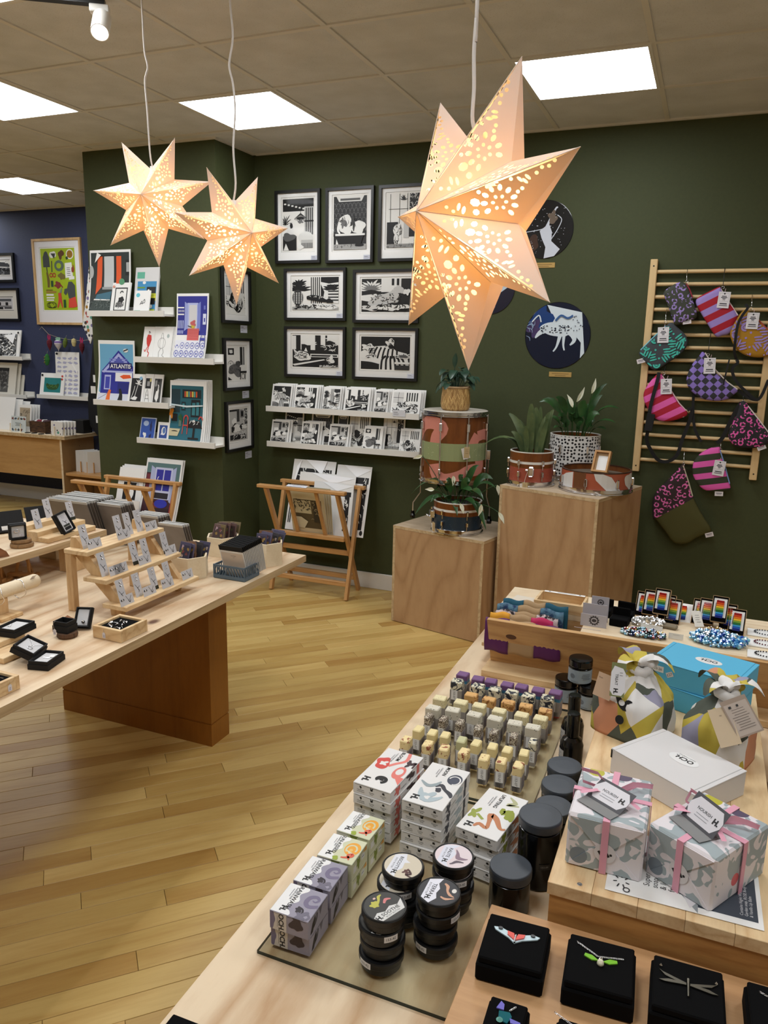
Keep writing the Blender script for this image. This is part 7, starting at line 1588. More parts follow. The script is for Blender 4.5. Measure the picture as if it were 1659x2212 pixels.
def d_gembee(t,z):
    P = [(-.010,.004),(.004,.006),(.008,.0),(.004,-.012),(-.008,-.010)]; enamel(t,z,[(P[::-1],0)],'pendant_body',[M_EN[7]])
    enamel(t,z+.0012,[([(-.014,.006),(-.010,.019),(-.005,.015),(-.004,.006)][::-1],0)],'wing',[M_EN[6]]); enamel(t,z+.0012,[([(.006,-.004),(.02,-.006),(.022,-.011),(.008,-.011)][::-1],0)],'wing',[M_EN[6]])
    MB().lathe([(0,-.004),(.0045,0),(0,.004)],10).build('bead',mat('teal_bead',(110,170,160),.1),t,T(-.006,-.011,z+.003)); chain(t,[(.004,.008,z+.002),(.010,.016,z+.002)],'bail',8)
def d_chainonly(t,z): chain(t,[(-.03,.03,z),(-.005,.018,z),(.02,.012,z)],n=20); enamel(t,z,[([(-.02,.006),(.0,.012),(.016,.004),(.0,-.004)][::-1],0)],'pendant',[M_EN[5]])
jbox('black jewellery box with a red and white moth pendant',-.181,.977,.0955,.098,.06,d_butterfly)
jbox('black jewellery box with a green winged bee necklace',-.060,.984,.0965,.100,.06,d_bee)
jbox('black jewellery box with a pewter dragonfly pendant',.056,.990,.0965,.100,.03,d_dragonfly)
jbox('black jewellery box with a silver chain, cut by the photo edge',.178,.992,.0965,.100,.03,d_chainonly)
jbox('small black jewellery box with a teal and violet bee pendant',-.163,.850,.055,.060,.03,d_gembee,.032)
jbox('small black jewellery box with a silver chain, cut by the lower edge',-.073,.852,.055,.060,.03,d_chainonly,.032)
t = thing('jewellery_box','flat black jewellery box at the table corner, cut by the lower edge','jewellery box',(-.562,.706,.7505),.02)
MB().cbox(-.045,.045,-.06,.03,0,.012,.0015).build('box_base',M_VELVET,t); MB().lathe([(0,.0),(.004,.0),(.0045,.002),(0,.004)],12).build('earring',M_SILVER,t,T(-.006,.012,.0122))
# ---------------------------------------------------------------- tilted board shelf unit at the back
OR_ = thing('tilted_display_shelf','pine display shelf with a tilted front board, holding scarves and bead jewellery','display shelf',(0,2.2,0))
def oy(y): return y-2.2
MB().cbox(-.53,.56,oy(2.055),oy(2.36),.7505,.769,.001).build('base_board',M_PINEX,OR_)
fb = MB(); z0,z1 = .7695,.921; ya,yb = 2.135,2.066
for xa,xb in ((-.523,.56),):
    fb.add([(xa,oy(ya),z0),(xb,oy(ya),z0),(xb,oy(yb),z1),(xa,oy(yb),z1),(xa,oy(ya+.02),z0),(xb,oy(ya+.02),z0),(xb,oy(yb+.02),z1),(xa,oy(yb+.02),z1)],[(0,1,2,3),(7,6,5,4),(0,4,5,1),(3,2,6,7),(0,3,7,4),(1,5,6,2)])
fb.build('front_board',wood('knotty_pine_x',(206,164,110),(168,120,70),'X',2.0,8,.5,.45),OR_)
kk = MB().lathe([(0,.0),(.009,.0001),(.012,.0)],20); kn_ = at(1098,1371,Y=2.082)
kk.build('knot',mat('pine_knot',(84,50,30),.6),OR_,T(-.455,oy(2.0885),.871) @ RX(math.radians(24.5)) @ FACE @ Matrix.Diagonal((1.3,.8,1,1)))
M_SHELF = wood('pale_pine_shelf',(232,214,184),(206,176,138),'X',1.6,7,.4,.5)
MB().cbox(-.262,.56,oy(2.088),oy(2.41),.904,.921,.001).build('top_board',M_SHELF,OR_)
MB().cbox(-.523,-.2622,oy(2.212),oy(2.41),.904,.921,.001).build('top_board',M_SHELF,OR_)
MB().cbox(-.5,.56,oy(2.395),oy(2.41),.7695,.9035,.001).build('back_board',M_PINEX,OR_)
MB().cbox(-.2615,-.25,oy(2.15),oy(2.394),.7695,.9035,.001).build('divider',M_PINEY,OR_)
MB().cbox(-.56,-.5235,oy(2.16),oy(2.32),.80,.812,.001).build('end_ledge',M_PINEY,OR_)
MB().cbox(-.523,-.262,oy(2.160),oy(2.394),.800,.808,.001).build('tray_bottom',M_PINEX,OR_)
MB().cbox(-.523,-.2625,oy(2.213),oy(2.222),.808,.9035,.001).build('inner_board',M_PINEX,OR_)
g = NT('batik_cloth_blue',.85); g.out(g.ramp(g.noise(g.coord(),70,3),[(.4,(30,54,92)),(.6,(90,128,150))])); M_BAT = g.m
g = NT('batik_cloth_dark',.85); g.out(g.ramp(g.noise(g.coord(),80,3),[(.45,(40,30,36)),(.55,(206,190,190))])); M_BAT2 = g.m
for k,(xa,ya_,xb,yb_,m1,m2,lab) in enumerate([(1050,1334,1215,1352,mat('purple_silk',(88,24,92),.6),mat('purple_silk',(88,24,92),.6),'rolled purple silk scarf in a kraft band, nearest the tilted board'),(1060,1321,1195,1336,mat('yellow_cloth',(226,160,40),.7),mat('magenta_cloth',(190,30,90),.7),'rolled yellow and magenta scarf in a kraft band'),(1071,1314,1206,1332,M_BAT2,M_BAT2,'rolled black and white patterned scarf in a kraft band'),(1075,1302,1218,1318,M_BAT,M_BAT,'rolled denim blue patterned scarf in a kraft band'),(1088,1292,1228,1308,mat('teal_cloth',(14,82,104),.75),mat('teal_cloth',(14,82,104),.75),'rolled plain teal scarf in a kraft band, at the back')]):
    Yk = 2.108+.0225*k; a,b = at(xa,ya_,Y=Yk),at(xb,yb_,Y=Yk); zc = .8085; hh = (a.z+b.z)/2-zc; L = b.x-a.x
    t = thing('rolled_scarf',lab,'scarf',((a.x+b.x)/2,Yk,zc),0,'rolled scarves in the shelf tray')
    for nm,u0,u1,m,th in (('scarf_end',-.5,-.18,m1,.0108),('paper_band',-.18,.16,M_KRAFT,.0095),('scarf_end',.16,.5,m2,.0110)):
        mb = MB(); v = []; ns = 14; nl = 8
        for i in range(nl+1):
            u = u0+(u1-u0)*i/nl
            for q in range(ns):
                an = 2*PI*q/ns; wob = 1+(.18*math.sin(7*u*6+q*2.1+k) if nm != 'paper_band' else 0); tp = 1-.25*max(0,abs(u)-.3)
                v.append((u*L,th*math.cos(an)*wob*tp,hh/2+hh/2*math.sin(an)*(1+.05*math.sin(u*20+k))*tp))
        mb.add(v,[(i*ns+q,(i+1)*ns+q,(i+1)*ns+(q+1) % ns,i*ns+(q+1) % ns) for i in range(nl) for q in range(ns)] + [tuple(range(ns)),tuple(range(nl*ns+ns-1,nl*ns-1,-1))],smooth=True); mb.build(nm,m,t)
SZ = .9213
ds = at(1052,1365,Y=2.27); t = thing('rolled_scarf','folded denim scarf end poking out at the end of the tilted shelf','scarf',(-.541,2.24,.8125),0,'rolled scarves in the shelf tray')
MB().cbox(-.013,.015,-.05,.05,0,.05,.006).build('scarf_end',M_BAT,t)
for k,(x,y,w,d,h) in enumerate(((.262,1.42,.12,.2,.10),(.270,1.70,.11,.16,.12))):
    MB().cbox(-w/2,w/2,-d/2,d/2,0,h,.002).box(-w/2+.01,w/2-.01,-d/2-.001,-d/2,h*.3,h*.7).build('black_gift_box',M_VELVET,None,T(x,y,.7505),label='black box beside the gift riser at the photo edge, %s'%['nearer','farther'][k],cat='box',group='black boxes beside the riser')
SZ = .9213
t = thing('pen_tray','small open pine tray holding pens behind the scarves','tray',(-.347,2.265,SZ),-.02)
MB().box(-.072,.072,-.052,.052,0,.004).build('tray_base',M_PINEX,t)
for a in ((-.072,.072,-.052,-.045),(-.072,.072,.045,.052),(-.072,-.065,-.045,.045),(.065,.072,-.045,.045)): MB().box(*a,.004,.03).build('tray_side',M_PINEX,t)
o_ = MB().cbox(-.062,.062,-.006,.006,0,.0012,.0004).build('label_strip',M_PAPER,None,T(-.345,2.311,SZ+.0305) @ RZ(-.02) @ RX(.0),label='white printed strip lying on the back edge of the pen tray',cat='label')
A = Art(.1,.01,1); A.lines(0,0,.7,1,.2,(120,120,120),.12); A.ell(-.46,0,.03,.3,(90,90,90),8); A.ell(.46,0,.03,.3,(90,90,90),8); A.build('label_print',o_,None,base=.0014)
for k in range(3):
    p = thing('pen',['white pen nearest the scarves in the pen tray','white pen in the middle of the pen tray','white pen with black clip at the back of the pen tray'][k],'pen',(-.347,2.245+.012*k,SZ+.0045+.0042),-.06+.03*k,'pens in the pine tray')
    MB().cyl((-.045,0,0),(.05,0,0),.004,10).build('pen_barrel',M_PAPER,p); MB().cyl((-.058,0,0),(-.045,0,0),.0038,10).build('pen_tip',M_BLACK,p)
MB().box(-.05,.04,-.028,.028,0,.0008).build('paper_card',mat('cream_card',(216,206,190),.6),None,T(-.45,2.29,SZ+.0004) @ RZ(-.15),label='blank cream paper card lying beside the pen tray',cat='card')
# stepped display cards with a gear mark, black boxes behind
M_LILC = mat('pale_grey_card',(196,194,204),.6)
def gear(A,cx,cy,r):
    A.poly([(cx+r*(1.25 if k % 2 else .95)*math.cos(2*PI*k/24),cy+r*A.w/A.h*(1.25 if k % 2 else .95)*math.sin(2*PI*k/24)) for k in range(24)],(64,62,66)); A.ell(cx,cy,r*.72,r*.72*A.w/A.h,(196,194,204),16); A.ell(cx,cy,r*.55,r*.4*A.w/A.h,(64,62,66),12)
for k,(xa,xb,yt,Yk,zb) in enumerate(((1240,1298,1357,2.115,0),(1255,1312,1327,2.14,1),(1260,1312,1304,2.165,0),(1279,1317,1288,2.195,1))):
    a,b = at(xa,yt,Y=Yk),at(xb,yt+2,Y=Yk); w = b.x-a.x; h = (a.z+b.z)/2-SZ
    o_ = MB().box(-w/2,w/2,-.0006,.0006,0,h).build('display_card',M_LILC,None,T((a.x+b.x)/2,Yk,SZ),label=['low plain pale grey card in front of the stepped cards','pale grey card with a gear mark, second of the stepped cards','plain pale grey card, third of the stepped cards','tall pale grey card with a gear mark at the back of the stepped cards'][k],cat='card',group='stepped grey cards')
    if zb: A = Art(w,.05,1); gear(A,.02,.14,.17); A.lines(0,-.34,.5,1,.1,(110,108,114),.04); A.build('card_print',o_,T(0,-.0008,h-.024) @ FACE)
for k,(x,y) in enumerate(((-.168,2.19),(-.160,2.25),(-.222,2.255))):
    t = thing('jewellery_box',['open black velvet box behind the grey cards, lower one','open black velvet box behind the grey cards, farther one','black velvet box mostly hidden behind the tall grey card'][k],'jewellery box',(x,y,SZ),-.1,'black boxes behind the grey cards')
    MB().cbox(-.025,.025,-.022,.022,0,.022,.002).build('box_base',M_VELVET,t); MB().cbox(-.025,.025,.018,.024,.0,.045,.002).build('box_lid',M_VELVET,t)
# rainbow glass pendants in kraft boxes
RB = [(150,24,30),(206,70,36),(226,120,40),(232,190,50),(120,160,60),(40,110,60),(60,150,200),(40,84,176),(30,44,120)]
def pendant_box(label,x,y,z,rz,tilt,w=.042,h=.074,d=.018,grp='boxed rainbow glass pendants',opened=True):
    t = thing('pendant_box',label,'jewellery box',M=T(x,y,z) @ RZ(rz) @ FACE @ RX(-tilt) @ T(0,h/2,0),group=grp)
    if opened:
        mb = MB().box(-w/2,w/2,-h/2,h/2,-d,-d+.001)
        for a in ((-w/2,-w/2+.001,-h/2,h/2),(w/2-.001,w/2,-h/2,h/2),(-w/2,w/2,-h/2,-h/2+.001),(-w/2,w/2,h/2-.001,h/2)): mb.box(*a,-d,0)
        mb.build('kraft_tray',M_KRAFT,t); MB().box(-w/2+.002,w/2-.002,-h/2+.002,h/2-.002,-.009,-.0045).build('padding',M_VELVET,t)
        MB().box(-w/2+.004,w/2-.004,-h*.3,h/2-.006,-.0044,-.0040).build('card_insert',M_PAPER,t)
    else: MB().box(-w*.1,w/2+.004,-h/2+.004,h/2,-.0044,-.0040).build('card_insert',M_PAPER,t)
    mb = MB(); n = len(RB)
    for k in range(n): mb.cbox(-.010,.010,h*.34-(k+1)*.0056,h*.34-k*.0056-.0002,-.0038,.0008,.0008,k)
    mb.build('glass_bar',[mat('glass_stripe_%d' % k,c,.1) for k,c in enumerate(RB)],t)
    MB().tube([(-.006,h*.35,0),(-.011,h*.2,-.002),(-.012,-h*.1,-.003)],.0006,4).build('cord',M_STRAP,t)
    return t
PBX = [(1238,1314),]
for k,(bx,by,zz,tl) in enumerate(((1385,1331,.0,.5),(1400,1338,.010,.5),(1424,1342,.026,.45),(1436,1343,.008,.5),(1450,1345,.0,.5))):
    p = at(bx,by,z=SZ); pendant_box('kraft boxed rainbow glass pendant in the first group, %s' % ['at its far end','second','raised in the middle','fourth','at its near end'][k],p.x,2.292-.008*k+(.0 if k != 2 else -.02),SZ+.001+zz,-.1,tl)
for k,(bx,by,zz,tl) in enumerate(((1508,1352,.0,.5),(1522,1354,.008,.5),(1548,1356,.026,.45),(1568,1366,.008,.5),(1588,1374,.0,.5))):
    p = at(bx,by,z=SZ); pendant_box('kraft boxed rainbow glass pendant in the second group, %s' % ['at its far end','second','raised in the middle','fourth','at its near end'][k],p.x,2.292-.012*k+(.0 if k != 2 else -.012),SZ+.001+zz,-.1,tl)
p = at(1470,1350,z=SZ); pendant_box('loose rainbow glass pendant on a white card between the two boxed groups',p.x,2.29,SZ+.001,-.05,1.0,grp='loose rainbow pendants',opened=False)
# heaps of glass beads
def bead_heap(label,x,y,rx,ry,n,cols,seed,hh=.018,size=.005,ring=False):
    t = thing('bead_necklace',label,'necklace',(x,y,SZ),0,'glass bead necklaces'); r = random.Random(seed)
    mb = MB()
    ico = [(0,0,1),(.89,0,.45),(.28,.85,.45),(-.72,.53,.45),(-.72,-.53,.45),(.28,-.85,.45),(.72,.53,-.45),(-.28,.85,-.45),(-.89,0,-.45),(-.28,-.85,-.45),(.72,-.53,-.45),(0,0,-1)]
    fcs = [(0,1,2),(0,2,3),(0,3,4),(0,4,5),(0,5,1),(1,6,2),(2,7,3),(3,8,4),(4,9,5),(5,10,1),(6,7,2),(7,8,3),(8,9,4),(9,10,5),(10,6,1),(11,7,6),(11,8,7),(11,9,8),(11,10,9),(11,6,10)]
    for k in range(n):
        a = r.uniform(0,2*PI); q = (r.uniform(.62,1) if ring else math.sqrt(r.random())); s = size*r.uniform(.6,1.2)
        z = s+ (r.uniform(0,hh) * (1 if ring else (1-q*q*.7)))
        mb.add([(rx*q*math.cos(a)+u[0]*s,ry*q*math.sin(a)+u[1]*s,z+u[2]*s) for u in ico],fcs,r.randrange(len(cols)))
    mb.build('beads',cols,t,kind='stuff'); return t
gb = lambda nm,c: mat('bead_'+nm,c,.08,coat=.5)
p = at(1407,1349,z=SZ); bead_heap('silver foil bead necklace coiled in front of the first pendant group',-.092,2.222,.044,.030,190,[M_SILVER,gb('clear',(214,214,212)),gb('grey',(150,148,144))],3,.012,.0042,True)
bead_heap('heap of mixed colour glass beads behind the tilted board',-.098,2.128,.060,.026,260,[gb('sky',(84,160,206)),gb('navy',(24,40,96)),gb('amber',(206,160,36)),gb('ruby',(150,20,30)),gb('teal',(60,120,120)),gb('onyx',(16,16,18)),gb('ice',(170,206,220))],5,.016,.0048)
bead_heap('large heap of turquoise blue glass beads behind the blue mailer box',.093,2.165,.075,.047,420,[gb('sky',(84,160,206)),gb('azure',(54,140,204)),gb('cobalt',(40,84,180)),gb('ice',(170,206,220)),gb('aqua',(120,190,214)),M_SILVER],8,.026,.0056)
bead_heap('small brown and amber bead necklace beside the second pendant group',.085,2.232,.035,.02,110,[gb('brown',(84,62,44)),gb('amber',(206,160,36)),gb('bronze',(120,92,60))],9,.014,.0042)
mb = MB(); r = random.Random(4); mb.cbox(-.024,.022,-.012,.012,0,.012,.004)
mb.build('driftwood_block',mat('driftwood',(132,120,100),.8),None,T(-.035,2.222,SZ) @ RZ(-.15),label='small grey driftwood block beside the silver beads',cat='wood block')
for lab,px,w,h,zz,rz,tl in (('white paper label lying on the silver bead necklace',(1408,1350),.058,.014,.02,-.15,.5),('cream tag card with printed lines leaning by the turquoise beads',(1512,1346),.026,.05,.012,.45,.8),('white label strip standing between the bead heaps',(1460,1375),.038,.015,.002,-.05,.3)):
    p = at(*px,z=SZ+zz); A = Art(w,h,3); A.rect(-.5,-.5,.5,.5,(222,218,208)); A.lines(0,.2,.6,4 if h > .03 else 1,.14,(130,124,116),.03)
    o_ = MB().box(-w/2,w/2,0,h,-.0005,0).build('tag_card',M_PAPER,None,T(p.x,p.y-.02,SZ+zz*.6+.0005) @ RZ(rz) @ FACE @ RX(-tl),label=lab,cat='label'); A.build('tag_print',o_,T(0,h/2,.0001))
for k,(px,col_) in enumerate((((1640,1366),(60,66,74)),((1640,1388),(92,30,40)),((1642,1413),(30,28,34)))):
    p = at(*px,z=SZ+.005); t = thing('bracelet_pack','cellophane packed bead bracelet, %s' % ['farthest of three by the photo edge','middle of three by the photo edge','front one of three by the photo edge'][k],'bracelet',(p.x+.012,p.y,SZ),-.05,'packed bead bracelets')
    MB().cbox(-.042,.045,-.028,.028,0,.004,.001).build('card_insert',M_PAPER,t)
    MB().add([(-.046,-.031,.0044),(.049,-.031,.0044),(.049,.031,.0044),(-.046,.031,.0044)],[(0,1,2,3)]).build('cellophane',pg,t)
    for q in range(26):
        a = 2*PI*q/26; MB().lathe([(0,-.0022),(.0018,-.0012),(.0022,0),(.0018,.0012),(0,.0022)],6).build('bead',ink(col_,.2),t,T(.006+.030*math.cos(a),.018*math.sin(a),.0072))
# ---------------------------------------------------------------- the jewellery table
TZ = .7504
def pt_box(t,name,m,x0,x1,y0,y1,z0,z1,b=.001): return MB().cbox(x0,x1,y0,y1,z0,z1,b).build(name,m,t)
rs = thing('raised_shelf','raised plywood shelf on block legs on the jewellery table','display shelf',(-2.56,1.9,TZ))
MB().box(-.25,.235,-.9,.62,.114,.14,ms=(1,1,1,1,0,0)).build('shelf_board',[M_PINE,M_EDGE],rs)
for y in (.415,-.7): pt_box(rs,'leg_block',M_PINEZ,.165,.23,y,y+.10,0,.1138); pt_box(rs,'leg_block',M_PINEZ,-.24,-.17,y,y+.10,0,.1138)
RS = TZ+.1405
# three tier earring stand, its shelves running along the table
es = thing('earring_stand','pine three step stand full of earring cards','display stand',(-1.88,2.17,TZ))
SH3 = [(.0495,-.135+.25-.005,'lower'),(.1345,-.04+.09,'middle'),(.2245,-.025,'upper')]
EX = {'lower': (-1.852,-1.748,.800),'middle': (-1.93,-1.828,.885),'upper': (-2.010,-1.905,.975)}
for k,(a,b,z) in EX.items(): MB().cbox(a+1.88,b+1.88,-.204,.206,z-.016-TZ,z-TZ,.0015).build('step_board',M_PINEY,es)
for y in (-.165,.15):
    for zb,xb,zt_,xt in ((.8,-1.842,.869,-1.918),(.885,-1.92,.959,-1.998)):
        MB().prism([(xb+1.88,zb-TZ+.0004),(xb+1.88+.05,zb-TZ+.0004),(xt+1.88+.07,zt_-TZ-.0004),(xt+1.88+.0,zt_-TZ-.0004)],-.011,.011,0,T(0,y,0) @ basis((1,0,0),(0,0,1),(0,-1,0))).build('side_board',M_PINEZ,es)
    MB().prism([(-1.84+1.88,.0),(-1.80+1.88,.0),(-1.79+1.88,.0335),(-1.845+1.88,.0335)],-.011,.011,0,T(0,y,0) @ basis((1,0,0),(0,0,1),(0,-1,0))).build('front_foot',M_PINEZ,es)
    pt_box(es,'rear_post',M_PINEZ,-.128,-.10,y-.038,y-.012,0,.208,.002)
    MB().prism([(-.128,.2245),(-.122,.262),(-.10,.262),(-.062,.2245)],-.011,.011,0,T(0,y,0) @ basis((1,0,0),(0,0,1),(0,-1,0))).build('upright_tip',M_PINEZ,es)
def earring_art(seed,tall):
    def f(A):
        r = random.Random(seed); d = (66,66,68)
        A.rect(-.5,-.5,.5,.5,(206,206,212))
        if tall:
            for s in (.36,.22): 
                if seed % 3 == 0: A.arc(.0,s,.22,.055,0,6.3,.05,(180,180,186),10)
                else: A.ell(.08,s,.11,.04,d,8)
            A.stroke([(-.3,.05),(.0,-.12),(.3,-.06)],.05,d); A.stroke([(-.1,-.1),(.1,-.24),(.0,-.32)],[.05,.09,.03],d)
            if seed % 4 == 1: A.rect(-.5,-.5,.5,-.34,(44,48,40))
        else:
            for s in (-.38,-.22): A.ell(s,.1,.05,.12,d,8)
            A.stroke([(-.02,.4),(.16,-.1),(.36,.3)],.025,d); A.stroke([(.1,-.1),(.2,-.3),(.28,-.06)],[.03,.06,.02],d)
    return f
def earring_card(label,px,shelf,tall,seed,w=None,h=None,grp='earring cards on the step stand',zz=None,X=None,lean=.26):
    z = zz or EX[shelf][2]; p = at(*px,z=z); w = w or (.036 if tall else .066); h = h or (.084 if tall else .034)
    x = X if X is not None else max(EX[shelf][0]+.03,min(EX[shelf][1]-.008,p.x)); y = at(*px,X=x).y
    M = T(x,y+w/2,z+.0006) @ SIDE @ RX(-lean)
    o = MB().box(-w/2,w/2,0,h,-.0006,0).build('earring_card',M_CARD,None,M,label=label,cat='earring card',group=grp)
    A = Art(w,h,seed); earring_art(seed,tall)(A); A.build('jewellery_print',o,T(0,h/2,.0001),step=.00004)
    for k in range(2 if tall else 1):
        MB().lathe([(0,-.002),(.0028,0),(0,.002)],8).build('silver_stud',M_SILVER,o,T(.004 if tall else -w*.3,h*(.86-.14*k) if tall else h*.6,.0018))
    return o
S2 = lambda x,y: (140+x/5.53,1080+y/5.53)
CARDS = {'upper': [(1,218,530),(0,282,560),(1,632,465),(0,640,465),(1,742,352),(1,870,358),(0,975,368)],
         'middle': [(1,440,865),(0,600,800),(0,545,880),(1,820,740),(1,950,665),(0,893,765),(1,1185,590),(0,1208,655)],
         'lower': [(1,660,1130),(0,672,1215),(1,855,1115),(1,1045,1005),(0,950,1135),(1,1215,940),(0,1170,1045),(0,1412,955)]}
NTH = ['first','second','third','fourth','fifth','sixth','seventh','eighth']
for sh,L in CARDS.items():
    for k,(tall,x,y) in enumerate(L):
        px = S2(x,y); zc = EX[sh][2]; p = at(*px,z=zc)
        X = EX[sh][1]-(.038 if tall else .016); X = max(X,EX[sh][0]+.02)
        q = at(px[0],px[1],z=zc); earring_card('%s earring card, %s from the near end of the %s step' % ('upright' if tall else 'low wide',NTH[k],sh),px,sh,tall,k*5+len(sh)+x,X=X)
# hexagonal boxes with seed packets, crate with cards
def hexbox(label,x,y,s,h,n,seed,style=0):
    t = thing('hexagonal_box',label,'box',(x,y,TZ),0,'pale hexagonal ply boxes')
    o = [(s*math.cos(k*PI/3),s*math.sin(k*PI/3)) for k in range(6)]; i_ = [(p[0]*.9,p[1]*.9) for p in o]
    for k in range(6):
        j = (k+1) % 6; MB().prism([o[k],o[j],i_[j],i_[k]],0,h).build('side_panel',M_BIRCH,t)
    MB().prism([(p[0]*.895,p[1]*.895) for p in o],.001,.006).build('bottom',M_BIRCH,t)
    r = random.Random(seed)
    for k in range(n):
        a = -.25+r.uniform(-.2,.2); u = (k/(max(1,n-1))-.5)
        w,hh = .06,.085
        M = T(x+u*s*.55+r.uniform(-.006,.006),y+u*s*.95,TZ+.03+r.uniform(.0,.012)) @ RZ(r.uniform(-.25,.25)) @ FACE @ RX(-.30+r.uniform(-.15,.1)) @ Matrix.Rotation(r.uniform(-.15,.15),4,'Z')
        c = [(70,66,92),(96,90,116),(120,84,60),(60,56,60)][k % 4] if style == 0 else [(104,78,74),(120,104,70),(92,70,66)][k % 3]
        p = MB().cbox(-w/2,w/2,0,hh+.02,-.0025,0,.0008).build('seed_packet',ink(c),None,M,label='dark patterned packet in the hexagonal box %s, %s from the front' % (['beside the step stand','at the table end','at the back'][seed-1],NTH[k]),cat='packet',group='packets in the hexagonal boxes')
        A = Art(w,hh,k+seed); A.rect(-.4,-.4,.4,.4,tuple(int(v*.7) for v in c)); 
        for q in range(6): A.blob(A.r.uniform(-.3,.3),A.r.uniform(-.25,.3),.1,.08,[(150,120,60),(120,60,60),(90,110,60),(170,150,140)][q % 4],.5,10)
        A.text('P',-.2,.3,.022,(200,170,180),.02); A.build('packet_print',p,T(0,hh/2+.016,.0002),step=.00005)
hexbox('pale hexagonal ply box of packets right beside the step stand',-1.885,2.505,.078,.088,5,1)
hexbox('pale hexagonal ply box of packets at the far end of the jewellery table',-1.700,2.800,.076,.100,6,2)
hexbox('pale hexagonal ply box of packets behind the grey print sleeves',-1.955,2.845,.078,.086,8,3,1)
cr = thing('folding_crate','small slate blue plastic crate filled with white cards','crate',(-1.706,2.570,TZ)); M_CRATE = mat('slate_blue_plastic',(84,102,116),.45)
for s,(a,b,c,d) in enumerate(((-.074,.074,-.054,-.050),(-.074,.074,.050,.054),(-.074,-.070,-.05,.05),(.070,.074,-.05,.05))):
    mb = MB(); mb.box(a,b,c,d,.003,.016).box(a,b,c,d,.050,.058)
    lng = (b-a) > (d-c); n = 11 if lng else 7; L = (b-a) if lng else (d-c)
    for k in range(n):
        u = (k+.5)/n; w_ = .0032
        if lng: 
            sl = .006 if u < .5 else -.006
            mb.add([(a+L*u-w_/2-sl,c,.016),(a+L*u+w_/2-sl,c,.016),(a+L*u+w_/2+sl,c,.05),(a+L*u-w_/2+sl,c,.05),(a+L*u-w_/2-sl,d,.016),(a+L*u+w_/2-sl,d,.016),(a+L*u+w_/2+sl,d,.05),(a+L*u-w_/2+sl,d,.05)],[(0,1,2,3),(7,6,5,4),(1,5,6,2),(0,3,7,4)])
        else: mb.box(a,b,c+L*u-w_/2,c+L*u+w_/2,.016,.05)
    mb.build('side_lattice',M_CRATE,cr,kind='stuff')
for x in (-.0745,.0705):
    for y in (-.0545,.0505): pt_box(cr,'corner_post',M_CRATE,x,x+.004+.0005,y,y+.0045,.002,.059,.0005)
pt_box(cr,'base',M_CRATE,-.072,.072,-.052,.052,0,.003)
for k in range(14):
    y = 2.530+.0062*k
    o = MB().box(-.055,.055,0,.142,-.0018,0).build('wrapped_card',M_GLOSSPAPER,None,T(-1.700+.0018*k,y+.036+.0012*k,TZ+.0035+.0012*k) @ FACE @ RX(math.radians(19-.4*k)),label='white card with a black top edge in the slate crate, %s from the front' % (['first','second','third','fourth','fifth','sixth','seventh','eighth','ninth','tenth','eleventh','twelfth','thirteenth','last'][k]),cat='card',group='cards in the slate crate')
    MB().box(-.0552,.0552,.122,.1445,-.0022,.0004).build('black_header',M_BOXBLK,o)
    if k == 0: A = Art(.1,.11,1); A.rect(-.5,-.5,.5,.5,(214,200,186)); A.text('handmade',.06,.38,.006,(80,70,60)); A.text('cards',.06,.31,.005,(80,70,60)); A.build('card_print',o,T(0,.058,.0003))
# grey print sleeves
g = NT('grey_board_sleeve',.3); g.out(g.ramp(g.noise(g.coord(rnd=True),9,3),[(.3,(112,104,98)),(.7,(132,124,118))])); M_SLV = g.m
def sleeves(n,xc,w,h,y0,dy,lab,lean=19,dx=0.0,seed=1):
    r = random.Random(seed)
    for k in range(n):
        o = MB().box(-w/2,w/2,0,h*r.uniform(.97,1.0),-.003,0).build('print_sleeve',M_SLV,None,T(xc+dx*k+r.uniform(-.004,.004),y0+dy*k,TZ+.001) @ FACE @ RX(math.radians(lean+r.uniform(-1.0,1.0))),label='grey backed print sleeve, %s of the %s' % (['front one','second','third','fourth','fifth','sixth','seventh','eighth','ninth','tenth','eleventh','twelfth'][k],lab),cat='print',group='grey print sleeves standing on the jewellery table')
        MB().box(-w/2-.001,w/2+.001,h*.97-.004,h+.0015,-.0034,.0004).build('clear_edge',mat('clear_film_edge',(196,196,194),.2),o)
sleeves(12,-2.665,.235,.225,2.715,.0155,'wide stack behind the raised shelf')
sleeves(6,-2.470,.13,.215,2.76,.018,'narrow stack beside the wide one',seed=2)
sleeves(6,-2.255,.135,.185,2.745,.016,'stack behind the step stand',seed=3)
sleeves(4,-2.085,.125,.17,2.70,.013,'stack nearest the hexagonal boxes',seed=4)
